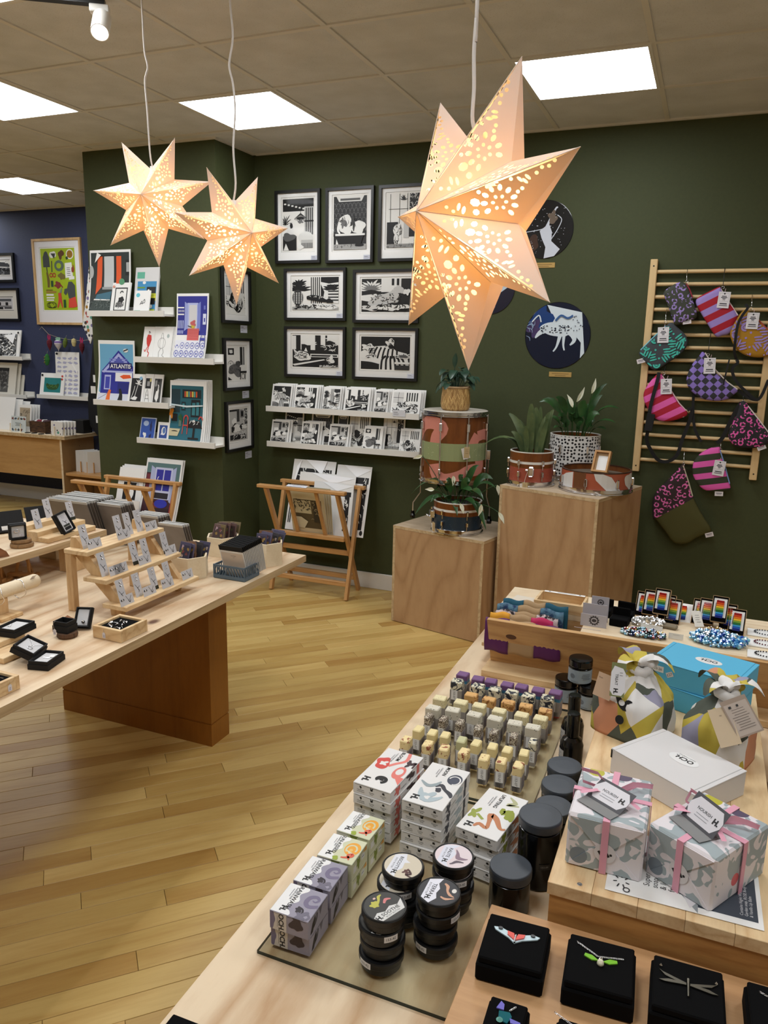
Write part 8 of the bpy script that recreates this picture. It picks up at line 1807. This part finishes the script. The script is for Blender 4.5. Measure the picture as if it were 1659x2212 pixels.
# boxes of silver jewellery
def blackbox(label,x,y,z,rz,w,d,h,tilt=None,inner=None,wool=True,M=None,grp='black boxes on the jewellery table'):
    t = thing('jewellery_box',label,'jewellery box',M=M or (T(x,y,z) @ RZ(rz)),group=grp); e = .0035
    MB().box(-w/2,w/2,-d/2,d/2,0,.003).build('box_bottom',M_BOXBLK,t)
    for a in ((-w/2,w/2,-d/2,-d/2+e),(-w/2,w/2,d/2-e,d/2),(-w/2,-w/2+e,-d/2+e,d/2-e),(w/2-e,w/2,-d/2+e,d/2-e)): MB().box(a[0],a[1],a[2],a[3],.003,h).build('box_side',M_BOXBLK,t)
    e2 = .0022; mb = MB()
    for a in ((-w/2-e2,w/2+e2,-d/2-e2,-d/2),(-w/2-e2,w/2+e2,d/2,d/2+e2),(-w/2-e2,-w/2,-d/2,d/2),(w/2,w/2+e2,-d/2,d/2)): mb.box(a[0],a[1],a[2],a[3],0,h*.62)
    mb.build('lid_sleeve',M_BOXBLK,t)
    if wool: MB().cbox(-w/2+e+.001,w/2-e-.001,-d/2+e+.001,d/2-e-.001,h*.4,h*.74,.003).build('wool_pad',mat('white_wool',(206,206,208),.95),t)
    if inner: inner(t,h*.75)
    return t
def tagbit(t,p,s=.012):
    A = Art(s,s*1.6,1); A.poly([(-.5,-.5),(.5,-.5),(.5,.3),(.2,.5),(-.2,.5),(-.5,.3)],(220,218,226)); A.lines(0,.0,.6,3,.16,(120,116,140),.06); A.build('price_tag',t,p)
def ring_pendant(t,z): MB().tube([(.005+.007*math.cos(k*PI/6),-.01+.007*math.sin(k*PI/6),z+.0015) for k in range(12)],.0012,6,closed=True).build('silver_ring',M_SILVER,t); MB().tube([(-.02,.03,z+.001),(.0,.012,z+.002),(.004,-.002,z+.0015),(.012,.014,z+.002),(.026,.03,z+.001)],.0006,4).build('chain',M_SILVER,t)
def bead_pendant(t,z): MB().lathe([(0,-.006),(.0045,-.004),(.006,0),(.0045,.004),(0,.006)],14).build('silver_bead',M_SILVER,t,T(.006,-.016,z+.006))
def triangle_pendant(t,z): MB().tube([(-.02,-.012,z+.001),(-.012,.0,z+.006),(-.008,-.012,z+.001)],.0009,5,closed=True).build('silver_triangle',M_SILVER,t)
def little_bar(t,z): MB().cbox(-.01,.012,-.002,.002,z,z+.002,.0004).build('silver_bar',M_SILVER,t); MB().cbox(.004,.02,.004,.018,z,z+.003,.0006).build('folded_card',M_PAPER,t)
bk = MB().lathe([(.0,.0),(.030,.0),(.033,.006),(.031,.016),(.0,.0162)],14).build('bark_slice',wood('bark_brown',(96,66,42),(44,30,22),'Z',5,6,.7,.8),None,T(-1.826,1.778,TZ),label='small bark edged wood slice under the black ring box',cat='wood slice')
t = blackbox('tall black box with a hanging price tag, standing on a bark slice',-1.838,1.782,TZ+.0166,.08,.052,.045,.036,wool=False)
MB().tube([(-.018,-.022,.037),(-.022,-.028,.03),(-.020,-.0262,.012)],.0006,4).build('tag_string',M_SILVER,t); tagbit(t,T(-.019,-.0262,.002) @ FACE)
bb = MB().prism([(-.022,0),(.022,0),(.018,.03),(.0,.04),(-.02,.028)],-.012,.012,0,T(0,0,0) @ FACE).build('wood_offcut',wood('red_brown_wood',(156,104,70),(96,58,36),'X',4,6,.6,.5),None,T(-1.885,1.835,TZ) @ RZ(.4),label='brown wood offcut propping up the tilted black box',cat='wood slice')
blackbox('black box with a round silver bead, tilted against the wood offcut',0,0,0,0,.05,.066,.02,inner=bead_pendant,M=T(-1.838,1.868,TZ+.030) @ RZ(.35) @ RX(1.0))
sb = thing('shadow_box','pine box with a black insert full of silver leaf jewellery','jewellery box',(-1.689,1.868,TZ),-.02)
for a in ((-.058,.058,-.062,-.050),(-.058,.058,.050,.062),(-.058,-.047,-.05,.05),(.047,.058,-.05,.05)): MB().cbox(a[0],a[1],a[2],a[3],0,.04,.001).build('box_side',M_PINEX,sb)
MB().box(-.047,.047,-.05,.05,.004,.033).build('black_insert',M_VELVET,sb)
r = random.Random(9)
for k in range(11):
    x,y,a = r.uniform(-.036,.036),r.uniform(-.038,.038),r.uniform(0,6.3); L = r.uniform(.008,.014)
    strip([Vector((x+L*(q-.5)*math.cos(a),y+L*(q-.5)*math.sin(a),.034+.004*math.sin(q*PI))) for q in (0,.3,.6,1)],[.001,.006,.0065,.001],Vector((0,0,1)),.3).build('silver_leaf',M_SILVER,sb)
    if k % 2: MB().tube([(x,y,.034),(x+.012*math.cos(a+.5),y+.012*math.sin(a+.5),.037),(x+.024*math.cos(a+.8),y+.024*math.sin(a+.8),.034)],.0009,5).build('silver_stem',M_SILVER,sb)
MB().tube([(-.012,-.0625,.034),(-.011,-.063,.024)],.0005,4).build('tag_string',M_SILVER,sb); tagbit(sb,T(-.011,-.0628,.015) @ FACE)
blackbox('flat black box with folded card on wool, nearest the table edge',-1.716,1.585,TZ,.25,.060,.086,.026,inner=little_bar)
s1 = MB().cbox(-.06,.06,-.10,.05,0,.018,.0015).build('pine_step',M_PINEY,None,T(-1.886,1.63,TZ),label='low pine block under the flat black boxes',cat='display block')
s2 = MB().cbox(-.05,.035,-.10,.05,0,.018,.0015).build('pine_step',M_PINEY,None,T(-1.935,1.63,TZ+.0184),label='upper pine block stepped back on the low one',cat='display block')
blackbox('flat black box with a silver triangle on the stepped pine blocks',-1.925,1.668,TZ+.0368,.12,.07,.09,.026,inner=triangle_pendant)
blackbox('black box with a round silver ring pendant, tilted against the pine block',0,0,0,0,.066,.082,.026,inner=ring_pendant,M=T(-1.790,1.588,TZ+.026) @ RZ(.32) @ RY(.42))
wb2 = thing('shadow_box','pine box with a black insert and a price tag, cut by the photo edge','jewellery box',(-1.714,1.372,TZ),-.02)
for a in ((-.058,.058,-.062,-.050),(-.058,.058,.050,.062),(-.058,-.047,-.05,.05),(.047,.058,-.05,.05)): MB().cbox(a[0],a[1],a[2],a[3],0,.04,.001).build('box_side',M_PINEX,wb2)
MB().box(-.047,.047,-.05,.05,.004,.033).build('black_insert',M_VELVET,wb2)
MB().tube([(.0585,.03,.034),(.059,.029,.026)],.0005,4).build('tag_string',M_SILVER,wb2); tagbit(wb2,T(.0588,.029,.016) @ SIDE)
MB().tube([(-.03,.02,.035),(.0,.03,.036),(.03,.035,.035)],.001,5).build('silver_stem',M_SILVER,wb2)
# bangle roll
br = thing('bangle_stand','pale wooden roll on a T shaped foot for bangles','display stand',(-2.16,1.82,TZ))
MB().lathe([(0,-.16),(.021,-.158),(.024,-.15),(.024,.15),(.021,.158),(0,.16)],20).build('roll',M_BIRCH,br,T(0,0,.088) @ RX(PI/2))
pt_box(br,'post',M_PINEZ,-.012,.012,-.02,.02,.012,.066,.001); pt_box(br,'foot',M_PINEX,-.05,.05,-.045,.045,0,.012,.001)
for k,y in enumerate((-.10,-.015,.075)):
    t = thing('bangle','thin silver bangle hanging on the wooden roll, %s' % ['first from the near end','in the middle','nearest the tagged end'][k],'bangle',(-2.16,1.82+y,TZ+.088-.009),.1*k-.1,'silver bangles on the roll')
    MB().tube([(.0335*math.sin(q*2*PI/24),.004*math.sin(q),.0335*math.cos(q*2*PI/24)) for q in range(24)],.0013,6,closed=True).build('bangle_band',M_SILVER,t)
    MB().lathe([(0,-.002),(.0022,0),(0,.002)],8).build('bangle_end',M_SILVER,t,T(0,0,-.0338))
A = Art(.02,.032,1); A.poly([(-.5,-.4),(-.3,-.5),(.3,-.5),(.5,-.4),(.5,.5),(-.5,.5)],(222,220,230)); A.lines(0,.1,.6,3,.14,(130,126,150),.05)
A.build('price_tag',br,T(.0175,.125,.1055) @ RZ(-PI/2) @ RX(0) @ RY(0) @ Matrix.Rotation(.8,4,'X'))
t = thing('jewellery_box','black box behind the bangle roll, cut by the photo edge','jewellery box',(-2.30,1.86,TZ),.1,'black boxes on the jewellery table'); MB().cbox(-.05,.05,-.06,.05,0,.03,.002).build('box_base',M_BOXBLK,t); MB().cbox(-.052,.052,-.062,.052,.0302,.06,.002).build('box_lid',M_BOXBLK,t)
# wooden easels under the raised shelf
for k,(x,y) in enumerate(((-2.50,2.10),(-2.46,2.20))):
    t = thing('tabletop_easel','small brown wooden easel under the raised shelf, %s' % ['nearer','farther'][k],'easel',(x,y,TZ),.3,'small easels under the raised shelf')
    MB().bar((-.03,-.02,.003),(-.015,.0,.1),.008,.010,up=(0,1,0)).build('leg',M_RACK,t); MB().bar((.03,-.02,.003),(.015,.0,.1),.008,.010,up=(0,1,0)).build('leg',M_RACK,t)
    MB().bar((0,.05,.003),(0,.002,.1),.008,.010,up=(0,1,0)).build('leg',M_RACK,t); pt_box(t,'ledge',M_RACKX,-.05,.05,-.045,-.02,.012,.024); pt_box(t,'foot',M_RACK,-.046,-.03,-.05,.03,0,.012); pt_box(t,'foot',M_RACK,.03,.046,-.05,.03,0,.012)
pk = MB().cbox(-.05,.05,-.03,.03,0,.05,.001).build('pale_wood_box',M_BIRCH,None,T(-2.585,2.465,TZ),label='small pale wooden box under the raised shelf',cat='box')
# on the raised shelf: stepped block, earring cards, ring box
st = thing('stepped_display_block','pine three step display block on the raised shelf','display stand',(-2.43,2.355,RS+.0004))
pt_box(st,'step',M_PINEY,.02,.075,-.125,.135,0,.020,.0015); pt_box(st,'step',M_PINEY,-.035,.0196,-.125,.135,0,.040,.0015); pt_box(st,'step',M_PINEY,-.09,-.0354,-.125,.135,0,.060,.0015)
for k,(px,zz,X) in enumerate((((77,1139),RS+.0405,-2.452),((100,1113),RS+.0605,-2.50),((150,1124),RS+.0405,-2.45))):
    earring_card('upright card of ornate silver jewellery on the stepped block, %s' % ['nearest','on the top step','at its far end'][k],px,None,1,31+k*3,.036,.08,'cards on the stepped block',zz,X,.25)
t = blackbox('open black box of earrings leaning on the stepped pine block',0,0,0,0,.062,.085,.024,M=T(-2.385,2.335,RS+.058) @ SIDE @ RX(-.42) @ Matrix.Rotation(.18,4,'Z'),wool=True)
A = Art(.034,.052,41); earring_art(9,True)(A); A.build('earring_insert',t,T(0,.008,.0182)); MB().box(-.017,.017,-.032,-.02,.0181,.0186).build('dark_strip',M_BOXBLK,t)
for k,(x,y,s,rr_) in enumerate(((-2.415,2.155,.042,0),(-2.42,2.158,.036,1))):
    MB().lathe([(0,0),(s,0),(s+.002,.006),(s,.0138),(0,.014)],20).build('wood_slice',wood('slice_ring',(146,112,72),(92,66,42),'Z',6,5,.5,.7),None,T(x,y,RS+.0004+.0144*k),label='round wood slice with bark edge, %s of two under the ring box' % ['lower','upper'][k],cat='wood slice',group='stacked wood slices')
t = blackbox('square black ring box standing upright on two wood slices',0,0,0,0,.058,.058,.034,M=T(-2.425,2.158,RS+.0288+.0325) @ SIDE @ RY(.0) @ Matrix.Rotation(.0,4,'Z') @ RX(.0) if False else T(-2.44,2.158,RS+.0288+.0318) @ RZ(-.55) @ SIDE,wool=True)
MB().tube([(-.006+.009*math.cos(k*PI/7),.004+.005*math.sin(k*PI/7),.029) for k in range(14)],.0018,6,closed=True).build('silver_ring',M_SILVER,t); tagbit(t,T(.010,-.014,.0275) @ Matrix.Rotation(1.4,4,'Z'),.009)
MB().prism([(-.04,0),(.04,0),(.03,.02),(.01,.036),(-.04,.03)],-.02,.02,0,FACE).build('wood_offcut',wood('red_brown_wood',(156,104,70),(96,58,36),'X',4,6,.6,.5),None,T(-2.375,2.0,RS+.0004) @ RZ(1.2),label='brown wood offcut on the raised shelf, cut by the photo edge',cat='wood slice')
for k,(x,y,w) in enumerate(((-2.62,2.13,.13),(-2.63,2.30,.11),(-2.60,2.43,.11))):
    t = thing('black_display_easel','black leaning jewellery display board on the raised shelf, %s' % ['nearest the photo edge','in the middle','behind the stepped block'][k],'display stand',M=T(x,y,RS+.0006) @ RZ(-.5) @ SIDE @ RX(-.5),group='black display boards on the raised shelf')
    MB().cbox(-w/2,w/2,0,.095,-.003,0,.0008).build('display_board',M_BOXBLK,t); MB().cbox(-w/2,w/2,.0,.006,0.0002,.012,.001).build('ledge',M_BOXBLK,t); MB().cbox(-w/2+.02,w/2-.03,.012,.03,.0004,.0014,.0003).build('card_insert',M_CARD,t)
# ---------------------------------------------------------------- counter by the navy wall
CT = .78
ct = thing('wall_counter','long plywood counter along the navy wall','counter',(-6.6,5.8,0))
MB().box(-1.9,1.02,-.235,.235,CT-.032,CT,ms=(1,1,1,1,0,0)).build('counter_top',[M_SHELF,M_EDGE],ct)
MB().box(.925,.95,-.205,.215,0,CT-.0325,ms=(1,1,1,1,0,0)).build('end_panel',wood('end_ply',(176,140,94),(156,120,76),'Z',1.2,4,.3,.5),ct) 
MB().box(.926,.949,-.2062,-.2052,0,CT-.0325).build('edge_band',M_SHELF,ct)
MB().box(-1.8,.9245,-.19,-.172,.36,CT-.0325).build('front_panel',wood('apron_ply',(196,154,98),(170,128,76),'X',1.2,5,.4,.5),ct)
for z in (.60,.66,.71): MB().lathe([(.004,0),(0,.0004)],8).build('peg_hole',M_BLACK,ct,T(.9502,.02,z) @ RY(PI/2))
sh = thing('low_shelf_unit','low wooden shelf between the counter and the olive column','shelf',(-5.25,5.8,0))
pt_box(sh,'shelf_board',M_RACKX,-.38,.5,-.2,.2,.40,.425); pt_box(sh,'back_panel',wood('back_ply',(150,112,66),(128,92,50),'Z',1.2,4,.3,.5),-.38,.5,.16,.18,0,.3995)
for k in range(4):
    x = [-5.55,-5.50,-5.43,-5.38][k]; MB().cbox(-.0012,.0012,-.09,.09,0,.21,.0005).build('white_print',M_PAPER,None,T(x,5.78-.01*k,.4258) @ RZ(-.5) @ RY(.06),label='white card sleeve on the low shelf, %s' % ['first','second','third','last before the column'][k],cat='print',group='white sleeves on the low shelf')
for k in range(3): MB().cyl((-5.53+.08*k,5.70,.4256),(-5.53+.08*k,5.70,.53),.006,8).build('wooden_peg',M_RACK,sh,Matrix.Translation((5.25,-5.8,0)))
def upright(name,label,cat,px,w,h,y,draw,lean=10,thick=.004,group=None,border=(236,236,234),rz=0.0,z=CT):
    p = at(px[0],px[1],Y=y); return sheet(name,label,cat,w,h,T(p.x,y,z+.0008) @ RZ(rz) @ FACE @ RX(-math.radians(lean)),draw,thick,0,group,border,seed=int(px[0]))
for k in range(3): upright('art_print','white mounted print standing on the counter, %s' % ['front one','second','rear one'][k],'print',(5+16*k,925),.26,.33-.02*k,5.70+.04*k,None,14,group='white prints on the counter')
for k in range(4): upright('art_print','cellophaned building print on the counter, %s' % ['front one','second','third','rear one'][k],'print',(52+6*k,925),.17,.26,5.68+.035*k,(lambda A: (A.rect(-.4,-.3,.4,.4,(176,160,136)),scribble(A,-.4,-.2,.4,.3,30,(80,72,64),.03,.08))) if k == 0 else None,8,group='building prints on the counter')
def d_map(A):
    for k in range(9): A.blob(-.4+.2*(k % 5),.34 if k < 5 else -.36,.07,.07,[(120,60,50),(60,80,100),(150,130,100),(60,60,60)][k % 4],.5)
    A.lines(0,.05,.5,3,.08,(120,130,130),.03)
upright('art_print','pale blue print of small objects on two wooden pegs on the counter','print',(40,930),.19,.155,5.62,d_map,5,border=(206,216,218))
for px in ((22,931),(44,931),(121,941),(142,942)):
    p = at(px[0],px[1],Y=5.598); MB().tube([(0,0,.0004),(0,0,.012),(0,.006,.06),(0,.008,.085)],[.014,.005,.004,.006],8).build('wooden_peg',M_BIRCH,None,T(p.x,5.598 if px[0] < 100 else 5.578,CT),label='small turned wooden peg on the counter, under the %s' % {22: 'pale blue print, far one',44: 'pale blue print, near one',121: 'tea towels, far one',142: 'tea towels, near one'}[px[0]],cat='peg',group='wooden pegs on the counter')
bk = thing('wicker_basket','dark wicker basket of folded goods on the counter','basket',(at(93,925,Y=5.75).x,5.75,CT))
g = NT('dark_wicker',.7); g.out(g.ramp(g.noise(g.coord('Object',(8,8,90)),3,2),[(.4,(44,28,16)),(.6,(96,64,38))])); mb = MB()
for a in ((-.1,.1,-.07,-.06),(-.1,.1,.06,.07),(-.1,-.09,-.06,.06),(.09,.1,-.06,.06)): mb.box(*a,0,.11)
mb.box(-.09,.09,-.06,.06,0,.01).build('wicker_body',g.m,bk)
for k,c in enumerate(((214,212,210),(120,24,44),(206,204,200),(60,30,40))):
    mb = MB(); mb.cbox(-.03,.03,-.025,.025,0,.045,.008); mb.build('folded_cloth',ink(c,.8),None,T(bk.location.x-.06+.04*k,5.75+.01*(-1)**k,CT+.075) @ RZ(.4*k) @ RX(.3),label='small folded cloth in the wicker basket, %s' % ['white','crimson','pale grey','dark red'][k],cat='cloth',group='cloths in the wicker basket')
g = NT('printed_tea_towel',.85); vo = g.voro(g.coord('Object'),22,rand=.7); wn = g.n('ShaderNodeTexWhiteNoise',noise_dimensions='3D'); g.l(vo.outputs['Position'],wn.inputs[0])
g.out(g.mix(g.math('LESS_THAN',vo.outputs['Distance'],.36),(222,220,216),g.ramp(wn.outputs[0],[(0,(60,60,64)),(.3,(160,120,50)),(.55,(120,110,150)),(.75,(180,70,60)),(.88,(90,150,130))],'CONSTANT'))); M_TOWEL = g.m
x0 = at(132,940,Y=5.65).x
for k in range(5): MB().cbox(-.075,.075,-.006,.006,0,.135,.004).build('folded_tea_towel',M_TOWEL,None,T(x0+.016*k,5.60+.024*k,CT+.0006) @ RX(-.08),label='folded printed tea towel standing on the counter, %s' % ['front one','second','third','fourth','rear one'][k],cat='tea towel',group='folded tea towels')
MB().cbox(-.07,.07,-.06,.06,0,.13,.003).build('black_storage_box',M_BOXBLK,None,T(at(172,935,Y=5.86).x,5.90,CT+.0006),label='black box on the counter beside the tea towels',cat='box')
for k,px in enumerate(((60,935),(74,936),(89,938),(104,937))):
    p = at(*px,z=CT); MB().lathe([(0,0),(.028,0),(.028,.006),(0,.006)],18).build('coaster',M_BLACK,None,T(p.x,p.y,CT+.0004),label='dark round coaster on the counter edge, %s from the prints' % NTH[k],cat='coaster',group='coasters on the counter')
# things hanging by the column: tea towel, dark garment, felt vegetables
def cloth_hang(name,label,cat,px,Y,m,th=.012,n=5):
    pts = [at(x,y,Y=Y) for x,y in px]; c = sum(pts,Vector())/len(pts); P = [(p.x-c.x,p.z-c.z) for p in pts]
    if sum(P[i-1][0]*P[i][1]-P[i][0]*P[i-1][1] for i in range(len(P))) < 0: P = P[::-1]
    return MB().prism(P,0,th,0).build(name,m,None,T(c.x,Y,c.z) @ FACE,label=label,cat=cat)
cloth_hang('hanging_tea_towel','white tea towel printed with small pictures hanging beside the olive column','tea towel',[(194,575),(199,600),(203,650),(206,700),(203,720),(197,743),(180,702),(187,650)],5.93,M_TOWEL)
gm = cloth_hang('dark_garment','black garment with white tags hanging beside the olive column','garment',[(204,745),(222,770),(226,950),(212,938),(195,915),(193,860),(199,800)],5.95,mat('black_cloth',(13,13,16),.9),.02)
for px in ((206,818),(201,842),(212,906)):
    p = at(*px,Y=5.925); MB().box(-.03,.03,-.035,.035,0,.001).build('white_tag',M_PAPER,gm,T(p.x,5.928,p.z) @ FACE if False else (gm.matrix_basis.inverted() @ (T(p.x,5.9285,p.z) @ FACE)))
YG = 6.045
gl = thing('felt_garland','twine string of the felt vegetable garland on the navy wall','garland',tuple(at(90,707,Y=YG)))
o = Vector(gl.location); tw = [at(x,y,Y=YG)-o for x,y in ((85,712),(90,706),(105,722),(128,730),(145,733),(160,735),(178,736),(192,734))]
MB().tube(tw,.0025,5).build('twine',mat('twine',(150,140,120),.9),gl)
def veg(label,px,prof,m,extra=None,tilt=0.0):
    p = at(*px,Y=YG-.05); t = thing('felt_vegetable',label,'felt toy',M=T(p.x,YG-.05,p.z+.02) @ RY(tilt) @ Matrix.Scale(.62,4),group='felt vegetables on the garland')
    MB().lathe(prof,14).build('felt_body',m,t)
    if extra: extra(t)
    MB().tube([(0,0,prof[-1][1]),(0,.01,prof[-1][1]+.04)],.002,5).build('twine_loop',mat('twine',(150,140,120),.9),t); return t
M_FELT = lambda nm,c: mat('felt_'+nm,c,.95)
BEET = [(0,-.14),(.008,-.11),(.03,-.06),(.042,-.01),(.038,.03),(.02,.05),(.0,.055)]
def beet_top(t): strip([Vector((-.012,0,.045)),Vector((-.02,0,.09)),Vector((-.014,0,.14))],[.02,.03,.008],Vector((0,-1,0)),.1).build('felt_leaf',M_FELT('magenta',(170,24,84)),t); strip([Vector((.012,0,.045)),Vector((.02,0,.09)),Vector((.02,0,.13))],[.02,.03,.008],Vector((0,-1,0)),.1).build('felt_leaf',M_FELT('magenta',(170,24,84)),t)
veg('felt beetroot with magenta leaves, first on the garland',(107,745),BEET,M_FELT('beet',(92,20,36)),beet_top); veg('felt beetroot with magenta leaves, last on the garland',(177,752),BEET,M_FELT('beet',(92,20,36)),beet_top)
def turnip_top(t): MB().lathe([(.03,.0),(.062,.03),(.055,.055),(.02,.06),(0,.06)],12).build('felt_cap',M_FELT('violet',(120,96,160)),t,T(0,0,-.015)); strip([Vector((-.05,0,.07)),Vector((0,-.005,.075)),Vector((.05,0,.08))],[.04,.06,.04],Vector((0,-1,0)),.1).build('felt_leaf',M_FELT('mint',(130,176,150)),t)
veg('purple and white felt turnip with mint leaves on the garland',(126,747),[(0,-.13),(.008,-.09),(.04,-.045),(.06,.0),(.05,.045),(0,.06)],M_FELT('white',(206,200,206)),turnip_top)
veg('green felt bean on the garland',(141,745),[(0,-.085),(.02,-.07),(.034,-.02),(.034,.03),(.02,.07),(0,.085)],M_FELT('bean',(92,110,44)),None,.25)
veg('cream felt potato on the garland',(160,744),[(0,-.07),(.028,-.055),(.04,.0),(.034,.045),(0,.065)],M_FELT('potato',(196,182,130)))
t = veg('green felt pea pod hanging under the garland',(102,781),[(0,-.1),(.028,-.08),(.045,.0),(.03,.07),(0,.1)],M_FELT('pod',(44,110,48)),None,.1)
for k in range(3): MB().lathe([(0,-.018),(.016,0),(0,.018)],10).build('felt_pea',M_FELT('olive',(110,104,50)),t,T(-.012,-.038,-.045+.04*k))
